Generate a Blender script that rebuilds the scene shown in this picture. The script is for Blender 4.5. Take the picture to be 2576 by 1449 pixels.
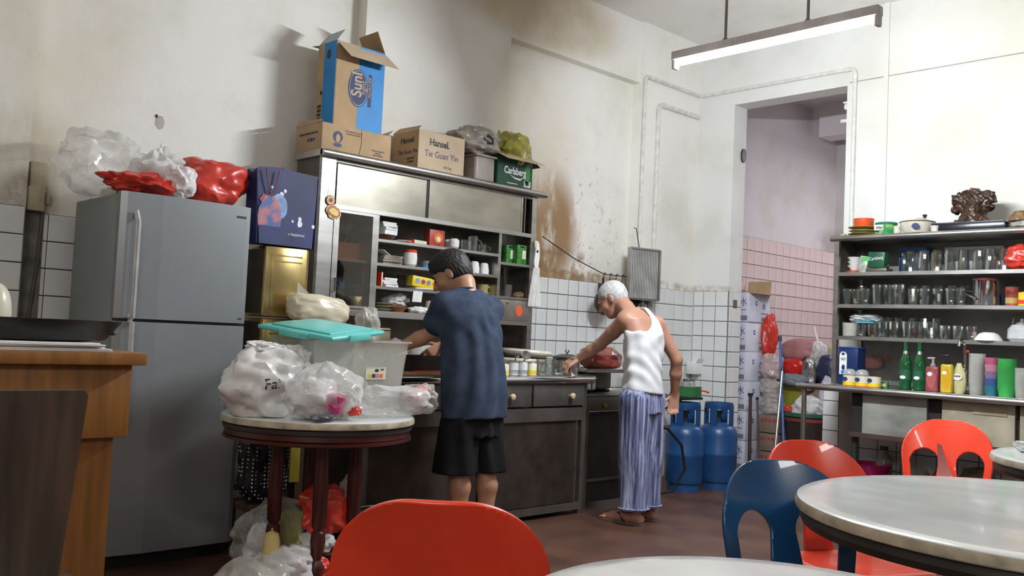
import bpy, bmesh, math, random
import numpy as np
from mathutils import Vector, Matrix, noise as mnoise
random.seed(7)
for o in list(bpy.data.objects): bpy.data.objects.remove(o)
SC = bpy.context.scene
COL = SC.collection
PI = math.pi
# ------------------------------------------------------------------ camera
CAM = Vector((0, 0, 1.15)); YAW, PITCH, ROLL, FPX = 0.80725589, 0.05154015, 0.04590377, 2334.98
_f = Vector((-math.sin(YAW)*math.cos(PITCH), math.cos(YAW)*math.cos(PITCH), math.sin(PITCH)))
_r0 = Vector((math.cos(YAW), math.sin(YAW), 0)); _u0 = _r0.cross(_f)
_r = _r0*math.cos(ROLL)+_u0*math.sin(ROLL); _u = -_r0*math.sin(ROLL)+_u0*math.cos(ROLL)
cam = bpy.data.objects.new('camera', bpy.data.cameras.new('camera')); COL.objects.link(cam)
cam.data.sensor_width = 36; cam.data.lens = 36*FPX/2576; cam.data.clip_start = .05
cam.matrix_world = Matrix(((_r.x, _u.x, -_f.x, CAM.x), (_r.y, _u.y, -_f.y, CAM.y), (_r.z, _u.z, -_f.z, CAM.z), (0, 0, 0, 1)))
SC.camera = cam
SC.view_settings.view_transform = 'Standard'; SC.view_settings.look = 'None'; SC.view_settings.gamma = 1
SC.view_settings.use_curve_mapping = False
SC.view_settings.exposure = 0.0
# ------------------------------------------------------------------ world and room light
W = bpy.data.worlds.new('world'); SC.world = W; W.use_nodes = True
W.node_tree.nodes['Background'].inputs[0].default_value = (.93, .96, 1, 1)
W.node_tree.nodes['Background'].inputs[1].default_value = .17
def area(name, loc, rot, sx, sy, power, col=(1, .97, .92)):
    l = bpy.data.lights.new(name, 'AREA'); l.shape = 'RECTANGLE'; l.size = sx; l.size_y = sy; l.energy = power; l.color = col
    o = bpy.data.objects.new(name, l); COL.objects.link(o); o.location = loc; o.rotation_euler = rot; return o
# unseen area lights added as fill around the camera and over the back room
area('room_fill', (-1.7, -.6, 3.3), (0, 0, .4), 1.4, .25, 26, (1, .95, .88))
area('room_fill', (1.6, 2.2, 3.3), (0, 0, 1.2), 1.4, .25, 45)
area('room_fill', (1.2, -2.2, 3.0), (.5, 0, .3), 2.0, .8, 72, (1, .96, .9))
area('yard_fill', (-3.2, 9.25, 3.3), (0, 0, 0), 1.2, .6, 40, (.95, .93, 1))

def ray(x, y): return _r*((x-1288)/FPX) - _u*((y-724.5)/FPX) + _f
def pX(x, y, v): d = ray(x, y); return CAM + d*((v-CAM.x)/d.x)
def pY(x, y, v): d = ray(x, y); return CAM + d*((v-CAM.y)/d.y)
def pZ(x, y, v): d = ray(x, y); return CAM + d*((v-CAM.z)/d.z)
# ------------------------------------------------------------------ materials
MATS = {}
def mat(name, col, rough=.5, metal=0.0, var=.12, scale=8, bump=0.0, bscale=40, emit=0, trans=0, alpha=None, spec=.5, stretch=None, col2=None, sharp=None, coat=0):
    """procedural principled material: noise-mottled base colour, noise roughness, optional bump"""
    if name in MATS: return MATS[name]
    m = bpy.data.materials.new(name); m.use_nodes = True; nt = m.node_tree; N = nt.nodes; L = nt.links
    b = N['Principled BSDF']
    tc = N.new('ShaderNodeTexCoord'); mp = N.new('ShaderNodeMapping'); L.new(tc.outputs['Object'], mp.inputs[0])
    if stretch: mp.inputs['Scale'].default_value = stretch
    nz = N.new('ShaderNodeTexNoise'); nz.inputs['Scale'].default_value = scale; nz.inputs['Detail'].default_value = 5
    L.new(mp.outputs[0], nz.inputs['Vector'])
    rp = N.new('ShaderNodeValToRGB'); L.new(nz.outputs['Fac'], rp.inputs[0])
    c2 = col2 if col2 else tuple(max(0, c*(1-var*2.2)) for c in col)
    c1 = col if col2 else tuple(min(1, c*(1+var*.6)) for c in col)
    a, bb = sharp if sharp else (.3, .7)
    rp.color_ramp.elements[0].position = a; rp.color_ramp.elements[1].position = bb
    rp.color_ramp.elements[0].color = (*c2, 1); rp.color_ramp.elements[1].color = (*c1, 1)
    L.new(rp.outputs[0], b.inputs['Base Color'])
    b.inputs['Roughness'].default_value = rough; b.inputs['Metallic'].default_value = metal
    b.inputs['Specular IOR Level'].default_value = spec
    b.inputs['Coat Weight'].default_value = coat
    if bump:
        n2 = N.new('ShaderNodeTexNoise'); n2.inputs['Scale'].default_value = bscale; n2.inputs['Detail'].default_value = 4
        L.new(mp.outputs[0], n2.inputs['Vector'])
        if bump < 0: n2.noise_type = 'RIDGED_MULTIFRACTAL'; n2.inputs['Detail'].default_value = 2
        bp = N.new('ShaderNodeBump'); bp.inputs['Strength'].default_value = abs(bump); bp.inputs['Distance'].default_value = .01
        L.new(n2.outputs['Fac'], bp.inputs['Height']); L.new(bp.outputs[0], b.inputs['Normal'])
    if emit:
        b.inputs['Emission Color'].default_value = (*col, 1); b.inputs['Emission Strength'].default_value = emit
    if alpha is not None: b.inputs['Alpha'].default_value = alpha
    MATS[name] = m; return m
def film(name, col, lo, hi, rough=.2, scale=9, tint=(.97, .97, .97), crease=.55):
    """thin plastic or glass: noise-driven mix of see-through and glossy sheet"""
    if name in MATS: return MATS[name]
    m = bpy.data.materials.new(name); m.use_nodes = True; nt = m.node_tree; N = nt.nodes; L = nt.links
    b = N['Principled BSDF']; b.inputs['Base Color'].default_value = (*col, 1); b.inputs['Roughness'].default_value = rough
    tr = N.new('ShaderNodeBsdfTransparent'); tr.inputs[0].default_value = (*tint, 1)
    lw = N.new('ShaderNodeLayerWeight'); lw.inputs[0].default_value = .35
    tc = N.new('ShaderNodeTexCoord'); nz = N.new('ShaderNodeTexNoise'); nz.inputs['Scale'].default_value = scale; nz.inputs['Detail'].default_value = 4
    L.new(tc.outputs['Object'], nz.inputs['Vector'])
    ad = N.new('ShaderNodeMath'); ad.operation = 'MULTIPLY_ADD'; ad.inputs[1].default_value = .5; L.new(lw.outputs['Facing'], ad.inputs[0]); L.new(nz.outputs['Fac'], ad.inputs[2])
    mr = N.new('ShaderNodeMapRange'); mr.inputs[1].default_value = .3; mr.inputs[2].default_value = 1.1; mr.inputs[3].default_value = lo; mr.inputs[4].default_value = hi
    L.new(ad.outputs[0], mr.inputs[0])
    if crease:
        rd = N.new('ShaderNodeTexNoise'); rd.noise_type = 'RIDGED_MULTIFRACTAL'; rd.inputs['Scale'].default_value = 8; rd.inputs['Detail'].default_value = 2; rd.inputs['Distortion'].default_value = .6
        L.new(tc.outputs['Object'], rd.inputs['Vector']); bp = N.new('ShaderNodeBump'); bp.inputs['Strength'].default_value = crease; bp.inputs['Distance'].default_value = .012
        L.new(rd.outputs['Fac'], bp.inputs['Height']); L.new(bp.outputs[0], b.inputs['Normal'])
    mx = N.new('ShaderNodeMixShader'); L.new(mr.outputs[0], mx.inputs[0]); L.new(tr.outputs[0], mx.inputs[1]); L.new(b.outputs[0], mx.inputs[2])
    L.new(mx.outputs[0], N['Material Output'].inputs[0]); MATS[name] = m; return m
def glass(name, tint=(.93, .95, .94), gcol=(.95, .97, .96), rim=.95):
    if name in MATS: return MATS[name]
    m = bpy.data.materials.new(name); m.use_nodes = True; nt = m.node_tree; N = nt.nodes; L = nt.links
    N.remove(N['Principled BSDF'])
    tr = N.new('ShaderNodeBsdfTransparent'); tr.inputs[0].default_value = (*tint, 1)
    gl = N.new('ShaderNodeBsdfGlossy'); gl.inputs[0].default_value = (*gcol, 1); gl.inputs['Roughness'].default_value = .04
    lw = N.new('ShaderNodeLayerWeight'); lw.inputs[0].default_value = .3
    mr = N.new('ShaderNodeMapRange'); mr.inputs[3].default_value = .13; mr.inputs[4].default_value = rim; L.new(lw.outputs['Facing'], mr.inputs[0])
    mx = N.new('ShaderNodeMixShader'); L.new(mr.outputs[0], mx.inputs[0]); L.new(tr.outputs[0], mx.inputs[1]); L.new(gl.outputs[0], mx.inputs[2])
    L.new(mx.outputs[0], N['Material Output'].inputs[0]); MATS[name] = m; return m
# ------------------------------------------------------------------ mesh helpers
class G:
    """collects shapes into one mesh"""
    def __init__(s): s.v = []; s.f = []; s.m = []
    def raw(s, v, f, m=0):
        k = len(s.v); s.v += [tuple(p) for p in v]; s.f += [tuple(i+k for i in q) for q in f]; s.m += [m]*len(f); return s
    def box(s, c, d, m=0, rot=None, taper=1.0):
        hx, hy, hz = d[0]/2, d[1]/2, d[2]/2
        vs = [Vector((sx*hx*(taper if sz > 0 else 1), sy*hy*(taper if sz > 0 else 1), sz*hz)) for sz in (-1, 1) for sx, sy in ((-1, -1), (1, -1), (1, 1), (-1, 1))]
        if rot is not None: vs = [rot @ p for p in vs]
        return s.raw([p+Vector(c) for p in vs], [(0, 3, 2, 1), (4, 5, 6, 7), (0, 1, 5, 4), (1, 2, 6, 5), (2, 3, 7, 6), (3, 0, 4, 7)], m)
    def b2(s, lo, hi, m=0): return s.box([(a+b)/2 for a, b in zip(lo, hi)], [abs(b-a) for a, b in zip(lo, hi)], m)
    def rbox(s, c, d, r=.01, m=0, rot=None, seg=2):
        bm = bmesh.new(); bmesh.ops.create_cube(bm, size=1)
        for v in bm.verts: v.co = Vector((v.co.x*d[0], v.co.y*d[1], v.co.z*d[2]))
        bmesh.ops.bevel(bm, geom=bm.edges[:], offset=r, segments=seg, profile=.5, affect='EDGES')
        bm.verts.index_update(); vs = [v.co.copy() for v in bm.verts]; fs = [[v.index for v in f.verts] for f in bm.faces]; bm.free()
        if rot is not None: vs = [rot @ p for p in vs]
        return s.raw([p+Vector(c) for p in vs], fs, m)
    def lathe(s, prof, c=(0, 0, 0), n=20, m=0, axis=None, cap=True, sx=1, sy=1):
        R = axis.to_track_quat('Z', 'Y').to_matrix() if axis is not None else Matrix.Identity(3)
        vs = []; fs = []; C = Vector(c)
        for rr, z in prof:
            for i in range(n):
                a = 2*PI*i/n; vs.append(C + R @ Vector((rr*math.cos(a)*sx, rr*math.sin(a)*sy, z)))
        for k in range(len(prof)-1):
            for i in range(n):
                j = (i+1) % n; fs.append((k*n+i, k*n+j, (k+1)*n+j, (k+1)*n+i))
        if cap:
            fs.append(tuple(reversed(range(n)))); e = (len(prof)-1)*n; fs.append(tuple(range(e, e+n)))
        return s.raw(vs, fs, m)
    def tube(s, pts, r, n=8, m=0, closed=False, radii=None, flat=1.0):
        P = [Vector(p) for p in pts]; k = len(P); vs = []; fs = []; up = Vector((0, 0, 1)); prev = None
        for i, p in enumerate(P):
            t = (P[(i+1) % k]-P[i-1]) if closed else (P[min(i+1, k-1)]-P[max(i-1, 0)])
            t.normalize()
            if prev is None:
                a = up if abs(t.z) < .9 else Vector((1, 0, 0)); x = t.cross(a).normalized()
            else: x = (prev - t*prev.dot(t)).normalized()
            prev = x; y = t.cross(x); q = radii[i] if radii else r
            for j in range(n):
                an = 2*PI*j/n; vs.append(p + x*(q*math.cos(an)) + y*(q*flat*math.sin(an)))
        for i in range(k if closed else k-1):
            for j in range(n):
                a, b = i*n+j, i*n+(j+1) % n; c, d = ((i+1) % k)*n+(j+1) % n, ((i+1) % k)*n+j; fs.append((a, b, c, d))
        if not closed: fs.append(tuple(reversed(range(n)))); fs.append(tuple(range((k-1)*n, k*n)))
        return s.raw(vs, fs, m)
    def prism(s, poly, o, ux, uy, th, m=0):
        """polygon (2d) on plane o+ux*a+uy*b, thickness th along ux x uy"""
        o, ux, uy = Vector(o), Vector(ux), Vector(uy); nn = ux.cross(uy).normalized()*th; n = len(poly)
        vs = [o+ux*a+uy*b for a, b in poly]+[o+ux*a+uy*b+nn for a, b in poly]
        fs = [tuple(reversed(range(n))), tuple(range(n, 2*n))]+[(i, (i+1) % n, n+(i+1) % n, n+i) for i in range(n)]
        return s.raw(vs, fs, m)
    def mesh(s, name, mats, smooth=35):
        me = bpy.data.meshes.new(name); me.from_pydata(s.v, [], s.f)
        for q in (mats if isinstance(mats, (list, tuple)) else [mats]): me.materials.append(q)
        me.polygons.foreach_set('material_index', s.m)
        bm = bmesh.new(); bm.from_mesh(me); bmesh.ops.recalc_face_normals(bm, faces=bm.faces[:]); bm.to_mesh(me); bm.free()
        if smooth:
            me.polygons.foreach_set('use_smooth', [True]*len(me.polygons)); me.set_sharp_from_angle(angle=math.radians(smooth))
        me.update(); return me
    def obj(s, name, mats, parent=None, loc=(0, 0, 0), rz=0, smooth=35): return link(name, s.mesh(name, mats, smooth), parent, loc, rz)
def link(name, me, parent=None, loc=(0, 0, 0), rz=0, rot=None):
    o = bpy.data.objects.new(name, me); COL.objects.link(o); o.parent = parent; o.location = loc
    o.rotation_euler = rot if rot else (0, 0, rz); return o
def tag(o, label=None, cat=None, group=None, kind=None):
    if label: o['label'] = label
    if cat: o['category'] = cat
    if group: o['group'] = group
    if kind: o['kind'] = kind
    return o
def thing(name, label, cat, loc=(0, 0, 0), rz=0, group=None):
    return tag(link(name, None, None, loc, rz), label, cat, group)
def copy_tree(o, parent=None):
    c = o.copy(); COL.objects.link(c); c.parent = parent
    for ch in list(o.children): copy_tree(ch, c)
    return c
def struct(g, name, mats, parent=None, smooth=0):
    o = g.obj(name, mats, parent, smooth=smooth)
    if parent is None: o['kind'] = 'structure'
    return o
FRONT = Matrix(((0, 0, 1), (1, 0, 0), (0, 1, 0)))   # text on a face that looks along +x
SIDE = Matrix(((1, 0, 0), (0, 0, -1), (0, 1, 0)))   # text on a face that looks along -y
def text(s, size, m, loc, R, parent=None, name='lettering', sx=1.0, depth=.0006, spin=0, align='CENTER', bold=0):
    cu = bpy.data.curves.new(name, 'FONT'); cu.body = s; cu.size = size; cu.align_x = align; cu.align_y = 'CENTER'; cu.extrude = depth; cu.offset = bold
    cu.resolution_u = 3
    t = bpy.data.objects.new(name, cu); COL.objects.link(t)
    me = bpy.data.meshes.new_from_object(t.evaluated_get(bpy.context.evaluated_depsgraph_get()))
    bpy.data.objects.remove(t); bpy.data.curves.remove(cu)
    M4 = Matrix.Translation(Vector(loc)) @ R.to_4x4() @ Matrix.Rotation(spin, 4, 'Z') @ Matrix.Diagonal((sx, 1, 1, 1))
    me.transform(M4); me.materials.clear(); me.materials.append(m)
    return link(name, me, parent)
def drape(o, target, lift=.0012):
    """lays flat lettering onto the bulging surface below it (along local x)"""
    from mathutils.bvhtree import BVHTree
    me = target.data; bv = BVHTree.FromPolygons([v.co for v in me.vertices], [p.vertices for p in me.polygons])
    for v in o.data.vertices:
        h = bv.ray_cast(Vector((1, v.co.y, v.co.z)), Vector((-1, 0, 0)))
        if h[0] is not None: v.co.x = h[0].x+lift
def patch(name, poly, loc, R, m, parent, th=.0008):
    g = G(); g.prism(poly, loc, R @ Vector((1, 0, 0)), R @ Vector((0, 1, 0)), th); return g.obj(name, m, parent, smooth=0)
def ell(a, b, n=20, cx=0, cy=0): return [(cx+a*math.cos(2*PI*i/n), cy+b*math.sin(2*PI*i/n)) for i in range(n)]
def rect(x0, y0, x1, y1): return [(x0, y0), (x1, y0), (x1, y1), (x0, y1)]
def fbm(p, oct=3):
    a = 0; w = 1; p = Vector(p)
    for _ in range(oct): a += w*mnoise.noise(p); p = p*2.1; w *= .5
    return a
def bag_mesh(rx, ry, rz, seed, tie=.0, crumple=.16, nu=54, nv=38, freq=3.2, sag=.0, top=0.0, pw=.8, lean=(0, 0)):
    """crumpled film sack: creases at three scales; bottom sits on z=0; tie>0 gathers the top"""
    g = G(); vs = []; fs = []; sd = Vector((seed*3.17, seed*1.31, seed*.77)); rnd = random.Random(seed)
    LV = [(n, m, [[rnd.uniform(-1, 1) for _ in range(n)] for _ in range(m+2)]) for n, m in ((9, 6), (17, 11))]
    def lin(lv, s, t):
        n, m, A = lv; s = (s % 1)*n; t = max(0, min(.999, t))*m; i, j = int(s), int(t); u, v = s-i, t-j; i %= n; k = (i+1) % n
        a00, a10, a01, a11 = A[j][i], A[j][k], A[j+1][i], A[j+1][k]
        return a00+(a10-a00)*u+(a01-a00)*v if u+v < 1 else a11+(a01-a11)*(1-u)+(a10-a11)*(1-v)
    for j in range(nv+1):
        for i in range(nu):
            t = j/nv; ph = -PI/2 + PI*t; a = 2*PI*(i+(j % 2)*.5)/nu
            cp = max(math.cos(ph), 0)**pw; sp = math.copysign(abs(math.sin(ph))**.85, math.sin(ph))
            d = Vector((cp*math.cos(a), cp*math.sin(a), sp)); n1 = fbm(d*freq*.45+sd, 2)
            w = mnoise.noise(d*1.7+sd)*.10; q2 = mnoise.noise(d*1.7-sd)*.10; e = math.cos(ph)**.5 if math.cos(ph) > 0 else 0
            k = 1 + crumple*(.70*n1+e*(.55*lin(LV[0], a/(2*PI)+w, t+q2)+.36*lin(LV[1], a/(2*PI)-w, t-q2)+.05*rnd.uniform(-1, 1))-.10)
            x, y, z = d.x*rx*k, d.y*ry*k, (d.z*k+1)*rz
            if tie and t > .62:
                q = (t-.62)/.38; sh = max(.12, 1-q*tie*1.25); x *= sh; y *= sh; z += rz*top*q*q
            zz = max(z-.07*rz, 0)
            vs.append((x+lean[0]*zz, y+lean[1]*zz, zz))
    for j in range(nv):
        for i in range(nu):
            k = (i+1) % nu; A, B, C, D = j*nu+i, j*nu+k, (j+1)*nu+k, (j+1)*nu+i
            fs += [(A, B, D), (B, C, D)] if (j % 2 == 0) else [(A, B, C), (A, C, D)]
    fs.append(tuple(reversed(range(nu)))); fs.append(tuple(range(nv*nu, nv*nu+nu)))
    g.raw(vs, fs)
    return g
def sheet2d(sdf, u0, u1, v0, v1, h, fmap):
    """flat shape given by a signed distance, cells clipped along the outline, mapped into space"""
    nu = int((u1-u0)/h)+1; nv = int((v1-v0)/h)+1; g = G(); idx = {}; vs = []; fs = []
    D = {(i, j): sdf(u0+i*h, v0+j*h) for i in range(nu+1) for j in range(nv+1)}
    def put(key, u, v):
        if key not in idx: idx[key] = len(vs); vs.append(fmap(u, v))
        return idx[key]
    for i in range(nu):
        for j in range(nv):
            c = [(i, j), (i+1, j), (i+1, j+1), (i, j+1)]; poly = []
            if all(D[q] > 0 for q in c): continue
            for k in range(4):
                p, q = c[k], c[(k+1) % 4]
                if D[p] <= 0: poly.append(put(p, u0+p[0]*h, v0+p[1]*h))
                if (D[p] <= 0) != (D[q] <= 0):
                    t = min(.97, max(.03, D[p]/(D[p]-D[q]))); poly.append(put((min(p, q), max(p, q)), u0+(p[0]+(q[0]-p[0])*t)*h, v0+(p[1]+(q[1]-p[1])*t)*h))
            if len(poly) > 2: fs.append(tuple(poly))
    return g.raw(vs, fs)
def solidify(o, th, off=0):
    md = o.modifiers.new('thickness', 'SOLIDIFY'); md.thickness = th; md.offset = off; return o
# ------------------------------------------------------------------ signed distance modelling (bodies, organic shapes)
class SDF:
    def __init__(s, lo, hi, h):
        s.h = h; s.o = np.array(lo, float); n = np.ceil((np.array(hi)-s.o)/h).astype(int)+1
        s.f = np.full(n, .5, np.float32); s.n = n
    def _reg(s, lo, hi):
        a = np.maximum(np.floor((np.array(lo)-s.o)/s.h).astype(int), 0); b = np.minimum(np.ceil((np.array(hi)-s.o)/s.h).astype(int)+1, s.n)
        if (b <= a).any(): return None
        ax = [s.o[i]+s.h*np.arange(a[i], b[i]) for i in range(3)]
        return tuple(slice(a[i], b[i]) for i in range(3)), np.meshgrid(*ax, indexing='ij')
    def _mix(s, sl, d, k, sub=False):
        a = s.f[sl]
        if sub: a = -a
        if k > 0:
            hh = np.clip(.5+.5*(a-d)/k, 0, 1); r = a*(1-hh)+d*hh-k*hh*(1-hh)
        else: r = np.minimum(a, d)
        s.f[sl] = -r if sub else r
    def cone(s, a, b, ra, rb, k=.02, sub=False, flat=None):
        a = np.array(a, float); b = np.array(b, float); m = max(ra, rb)+k+4*s.h
        q = s._reg(np.minimum(a, b)-m, np.maximum(a, b)+m)
        if q is None: return s
        sl, (X, Y, Z) = q; d = b-a; L2 = float(d@d)+1e-12
        t = np.clip(((X-a[0])*d[0]+(Y-a[1])*d[1]+(Z-a[2])*d[2])/L2, 0, 1)
        s._mix(sl, np.sqrt((X-a[0]-t*d[0])**2+(Y-a[1]-t*d[1])**2+(Z-a[2]-t*d[2])**2)-(ra+(rb-ra)*t), k, sub); return s
    def chain(s, pts, rad, k=.02):
        for i in range(len(pts)-1): s.cone(pts[i], pts[i+1], rad[i], rad[i+1], k)
        return s
    def ell(s, c, rad, k=.02, R=None, sub=False):
        c = np.array(c, float); rad = np.array(rad, float); m = rad.max()+k+4*s.h
        q = s._reg(c-m, c+m)
        if q is None: return s
        sl, (X, Y, Z) = q; p = [X-c[0], Y-c[1], Z-c[2]]
        if R is not None:
            A = np.array(R); p = [A[0, i]*p[0]+A[1, i]*p[1]+A[2, i]*p[2] for i in range(3)]
        k0 = np.sqrt(sum((p[i]/rad[i])**2 for i in range(3))); k1 = np.sqrt(sum((p[i]/rad[i]**2)**2 for i in range(3)))+1e-9
        s._mix(sl, k0*(k0-1)/k1, k, sub); return s
    def slab(s, pts, k=.02):
        """stack of ellipses: pts = [(cx,cy,z,rx,ry,rot)] interpolated along z"""
        pts = sorted(pts, key=lambda q: q[2]); A = np.array([list(q)+[0]*(6-len(q)) for q in pts])
        m = A[:, 3:5].max()+.08
        sl, (X, Y, Z) = s._reg((A[:, 0].min()-m, A[:, 1].min()-m, A[0, 2]-.03), (A[:, 0].max()+m, A[:, 1].max()+m, A[-1, 2]+.03))
        cx, cy, rx, ry, ro = [np.interp(Z, A[:, 2], A[:, i]) for i in (0, 1, 3, 4, 5)]
        c, sn = np.cos(ro), np.sin(ro); px = (X-cx)*c+(Y-cy)*sn; py = -(X-cx)*sn+(Y-cy)*c
        q = np.sqrt((px/rx)**2+(py/ry)**2)+1e-6; d = (q-1)*np.minimum(rx, ry)
        d = np.maximum(d, np.maximum(A[0, 2]-Z, Z-A[-1, 2])); s._mix(sl, d.astype(np.float32), k); return s
    def cut(s, p, n):
        ax = [s.o[i]+s.h*np.arange(s.n[i]) for i in range(3)]; X, Y, Z = np.meshgrid(*ax, indexing='ij')
        n = np.array(n, float); n /= np.linalg.norm(n)
        s.f = np.maximum(s.f, (X-p[0])*n[0]+(Y-p[1])*n[1]+(Z-p[2])*n[2]); return s
    def disp(s, fn):
        ax = [s.o[i]+s.h*np.arange(s.n[i]) for i in range(3)]; X, Y, Z = np.meshgrid(*ax, indexing='ij'); s.f = s.f+fn(X, Y, Z); return s
    def g(s, smooth=1):
        f = s.f; f = np.pad(f, 1, constant_values=.5); o = s.o-s.h; n = f.shape; ins = f < 0
        cs = [(i, j, k) for i in (0, 1) for j in (0, 1) for k in (0, 1)]
        sl = lambda A, c: A[c[0]:n[0]-1+c[0], c[1]:n[1]-1+c[1], c[2]:n[2]-1+c[2]]
        cnt = sum(sl(ins, c).astype(np.int8) for c in cs); act = (cnt > 0) & (cnt < 8)
        I = np.argwhere(act); idx = np.full(act.shape, -1, np.int64); idx[act] = np.arange(len(I))
        pos = np.zeros((len(I), 3)); num = np.zeros(len(I))
        for c in cs:
            for ax in range(3):
                if c[ax]: continue
                d = list(c); d[ax] = 1
                fa = f[I[:, 0]+c[0], I[:, 1]+c[1], I[:, 2]+c[2]].astype(float); fb = f[I[:, 0]+d[0], I[:, 1]+d[1], I[:, 2]+d[2]].astype(float)
                cr = (fa < 0) != (fb < 0); t = np.where(cr, fa/np.where(cr, fa-fb, 1), 0)
                pp = np.tile(np.array(c, float), (len(I), 1)); pp[:, ax] = t
                pos[cr] += pp[cr]; num[cr] += 1
        V = (I+pos/num[:, None])*s.h+o; F = []
        for ax in range(3):
            a, b = [(1, 2), (2, 0), (0, 1)][ax]
            s0 = [slice(1, n[q]-1) for q in range(3)]; s0[ax] = slice(0, n[ax]-1); s1 = list(s0); s1[ax] = slice(1, n[ax])
            E = np.argwhere(ins[tuple(s0)] != ins[tuple(s1)]); E[:, a] += 1; E[:, b] += 1
            fl = ins[E[:, 0], E[:, 1], E[:, 2]]
            def cell(da, db):
                q = E.copy(); q[:, a] -= da; q[:, b] -= db; return idx[q[:, 0], q[:, 1], q[:, 2]]
            Q = np.stack([cell(1, 1), cell(0, 1), cell(0, 0), cell(1, 0)], 1); Q[~fl] = Q[~fl][:, ::-1]; F.append(Q)
        F = np.concatenate(F)
        for _ in range(smooth):
            acc = np.zeros_like(V); w = np.zeros(len(V))
            for q in range(4):
                np.add.at(acc, F[:, q], V[F[:, (q+1) % 4]]+V[F[:, (q-1) % 4]]); np.add.at(w, F[:, q], 2)
            V = V*.5+.5*acc/np.maximum(w, 1)[:, None]
        return V, F
    def obj(s, name, m, parent=None, smooth=1, loc=(0, 0, 0)):
        V, F = s.g(smooth); me = bpy.data.meshes.new(name)
        me.from_pydata(V.tolist(), [], F.tolist()); me.materials.append(m); me.polygons.foreach_set('use_smooth', [True]*len(me.polygons))
        me.update(); return link(name, me, parent, loc)
# ------------------------------------------------------------------ shared materials
def paint(name, base, stains, rough=.55, bump=.12):
    m = bpy.data.materials.new(name); m.use_nodes = True; nt = m.node_tree; N = nt.nodes; L = nt.links; b = N['Principled BSDF']
    tc = N.new('ShaderNodeTexCoord')
    def noise(sc, det=5, rg=.6, st=None):
        n = N.new('ShaderNodeTexNoise'); n.inputs['Scale'].default_value = sc; n.inputs['Detail'].default_value = det; n.inputs['Roughness'].default_value = rg
        if st:
            mp = N.new('ShaderNodeMapping'); mp.inputs['Scale'].default_value = st; L.new(tc.outputs['Object'], mp.inputs[0]); L.new(mp.outputs[0], n.inputs['Vector'])
        else: L.new(tc.outputs['Object'], n.inputs['Vector'])
        return n
    def rng(src, a, b_, c=0, d=1, smooth=True):
        r = N.new('ShaderNodeMapRange'); r.interpolation_type = 'SMOOTHSTEP' if smooth else 'LINEAR'
        for i, v in enumerate((a, b_, c, d)): r.inputs[i+1].default_value = v
        L.new(src, r.inputs[0]); return r.outputs[0]
    def mul(a, b_):
        q = N.new('ShaderNodeMath'); q.operation = 'MULTIPLY'; L.new(a, q.inputs[0])
        if isinstance(b_, float): q.inputs[1].default_value = b_
        else: L.new(b_, q.inputs[1])
        return q.outputs[0]
    mx = N.new('ShaderNodeMixRGB'); mx.inputs[1].default_value = (*base, 1); mx.inputs[2].default_value = (*[c*.86 for c in base[:2]], base[2]*.8, 1)
    L.new(rng(noise(1.6).outputs['Fac'], .42, .75), mx.inputs[0]); cur = mx.outputs[0]
    for c, sc, col, st, nsc, lo, hi, stretch in stains:
        mp = N.new('ShaderNodeMapping'); mp.vector_type = 'TEXTURE'; mp.inputs['Location'].default_value = c; mp.inputs['Scale'].default_value = sc
        L.new(tc.outputs['Object'], mp.inputs[0]); ln = N.new('ShaderNodeVectorMath'); ln.operation = 'LENGTH'; L.new(mp.outputs[0], ln.inputs[0])
        q = mul(mul(rng(ln.outputs['Value'], .45, 1.0, 1, 0), rng(noise(nsc, 6, .65, stretch).outputs['Fac'], lo, hi)), float(st))
        m2 = N.new('ShaderNodeMixRGB'); L.new(q, m2.inputs[0]); L.new(cur, m2.inputs[1]); m2.inputs[2].default_value = (*col, 1); cur = m2.outputs[0]
    L.new(cur, b.inputs['Base Color']); b.inputs['Roughness'].default_value = rough
    bp = N.new('ShaderNodeBump'); bp.inputs['Strength'].default_value = bump; bp.inputs['Distance'].default_value = .02; L.new(noise(14, 6).outputs['Fac'], bp.inputs['Height']); L.new(bp.outputs[0], b.inputs['Normal'])
    return m
BR = (.30, .17, .065); BLK = (.06, .05, .04); GRM = (.42, .36, .24)
STN = [((-4.95, 5.16, 2.0), (.5, .42, .62), BR, .97, 5, .32, .54, (1, 1, .35)), ((-4.95, 5.3, 1.74), (.5, .50, .17), (.24, .13, .05), .9, 6, .40, .58, None),
       ((-4.95, 4.9, 3.65), (.5, 1.1, .42), (.50, .37, .20), .75, 1.2, .15, .65, None), ((-4.95, 4.9, 2.75), (.5, .7, .8), (.70, .60, .44), .65, 1.3, .2, .7, None),
       ((-4.95, 4.2, 3.9), (.5, 1.4, .6), (.60, .48, .30), .6, 1.0, .2, .7, None),
       ((-4.95, 5.75, 2.0), (.4, .50, .65), BLK, .85, 34, .61, .67, (1, 1.6, .8)), ((-4.95, 5.55, 2.1), (.4, .6, .75), (.42, .34, .23), .6, 11, .57, .67, None),
       ((-4.95, 5.5, 1.64), (.4, 1.0, .08), BR, .9, 6, .3, .6, None), ((-4.95, 6.5, 1.64), (.4, .6, .06), (.45, .38, .28), .85, 9, .4, .6, None),
       ((-4.95, 1.35, 1.85), (.4, .4, .5), GRM, .7, 2.2, .3, .7, (1, 1, .4)), ((-4.95, 1.42, 1.7), (.4, .18, .2), (.2, .15, .09), .8, 6, .38, .6, None),
       ((-4.95, 1.5, 3.0), (.4, .55, 1.6), (.68, .58, .40), .45, 1.4, .2, .7, None)]
M_WL = paint('wall_paint_left', (.85, .83, .775), STN)
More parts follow.
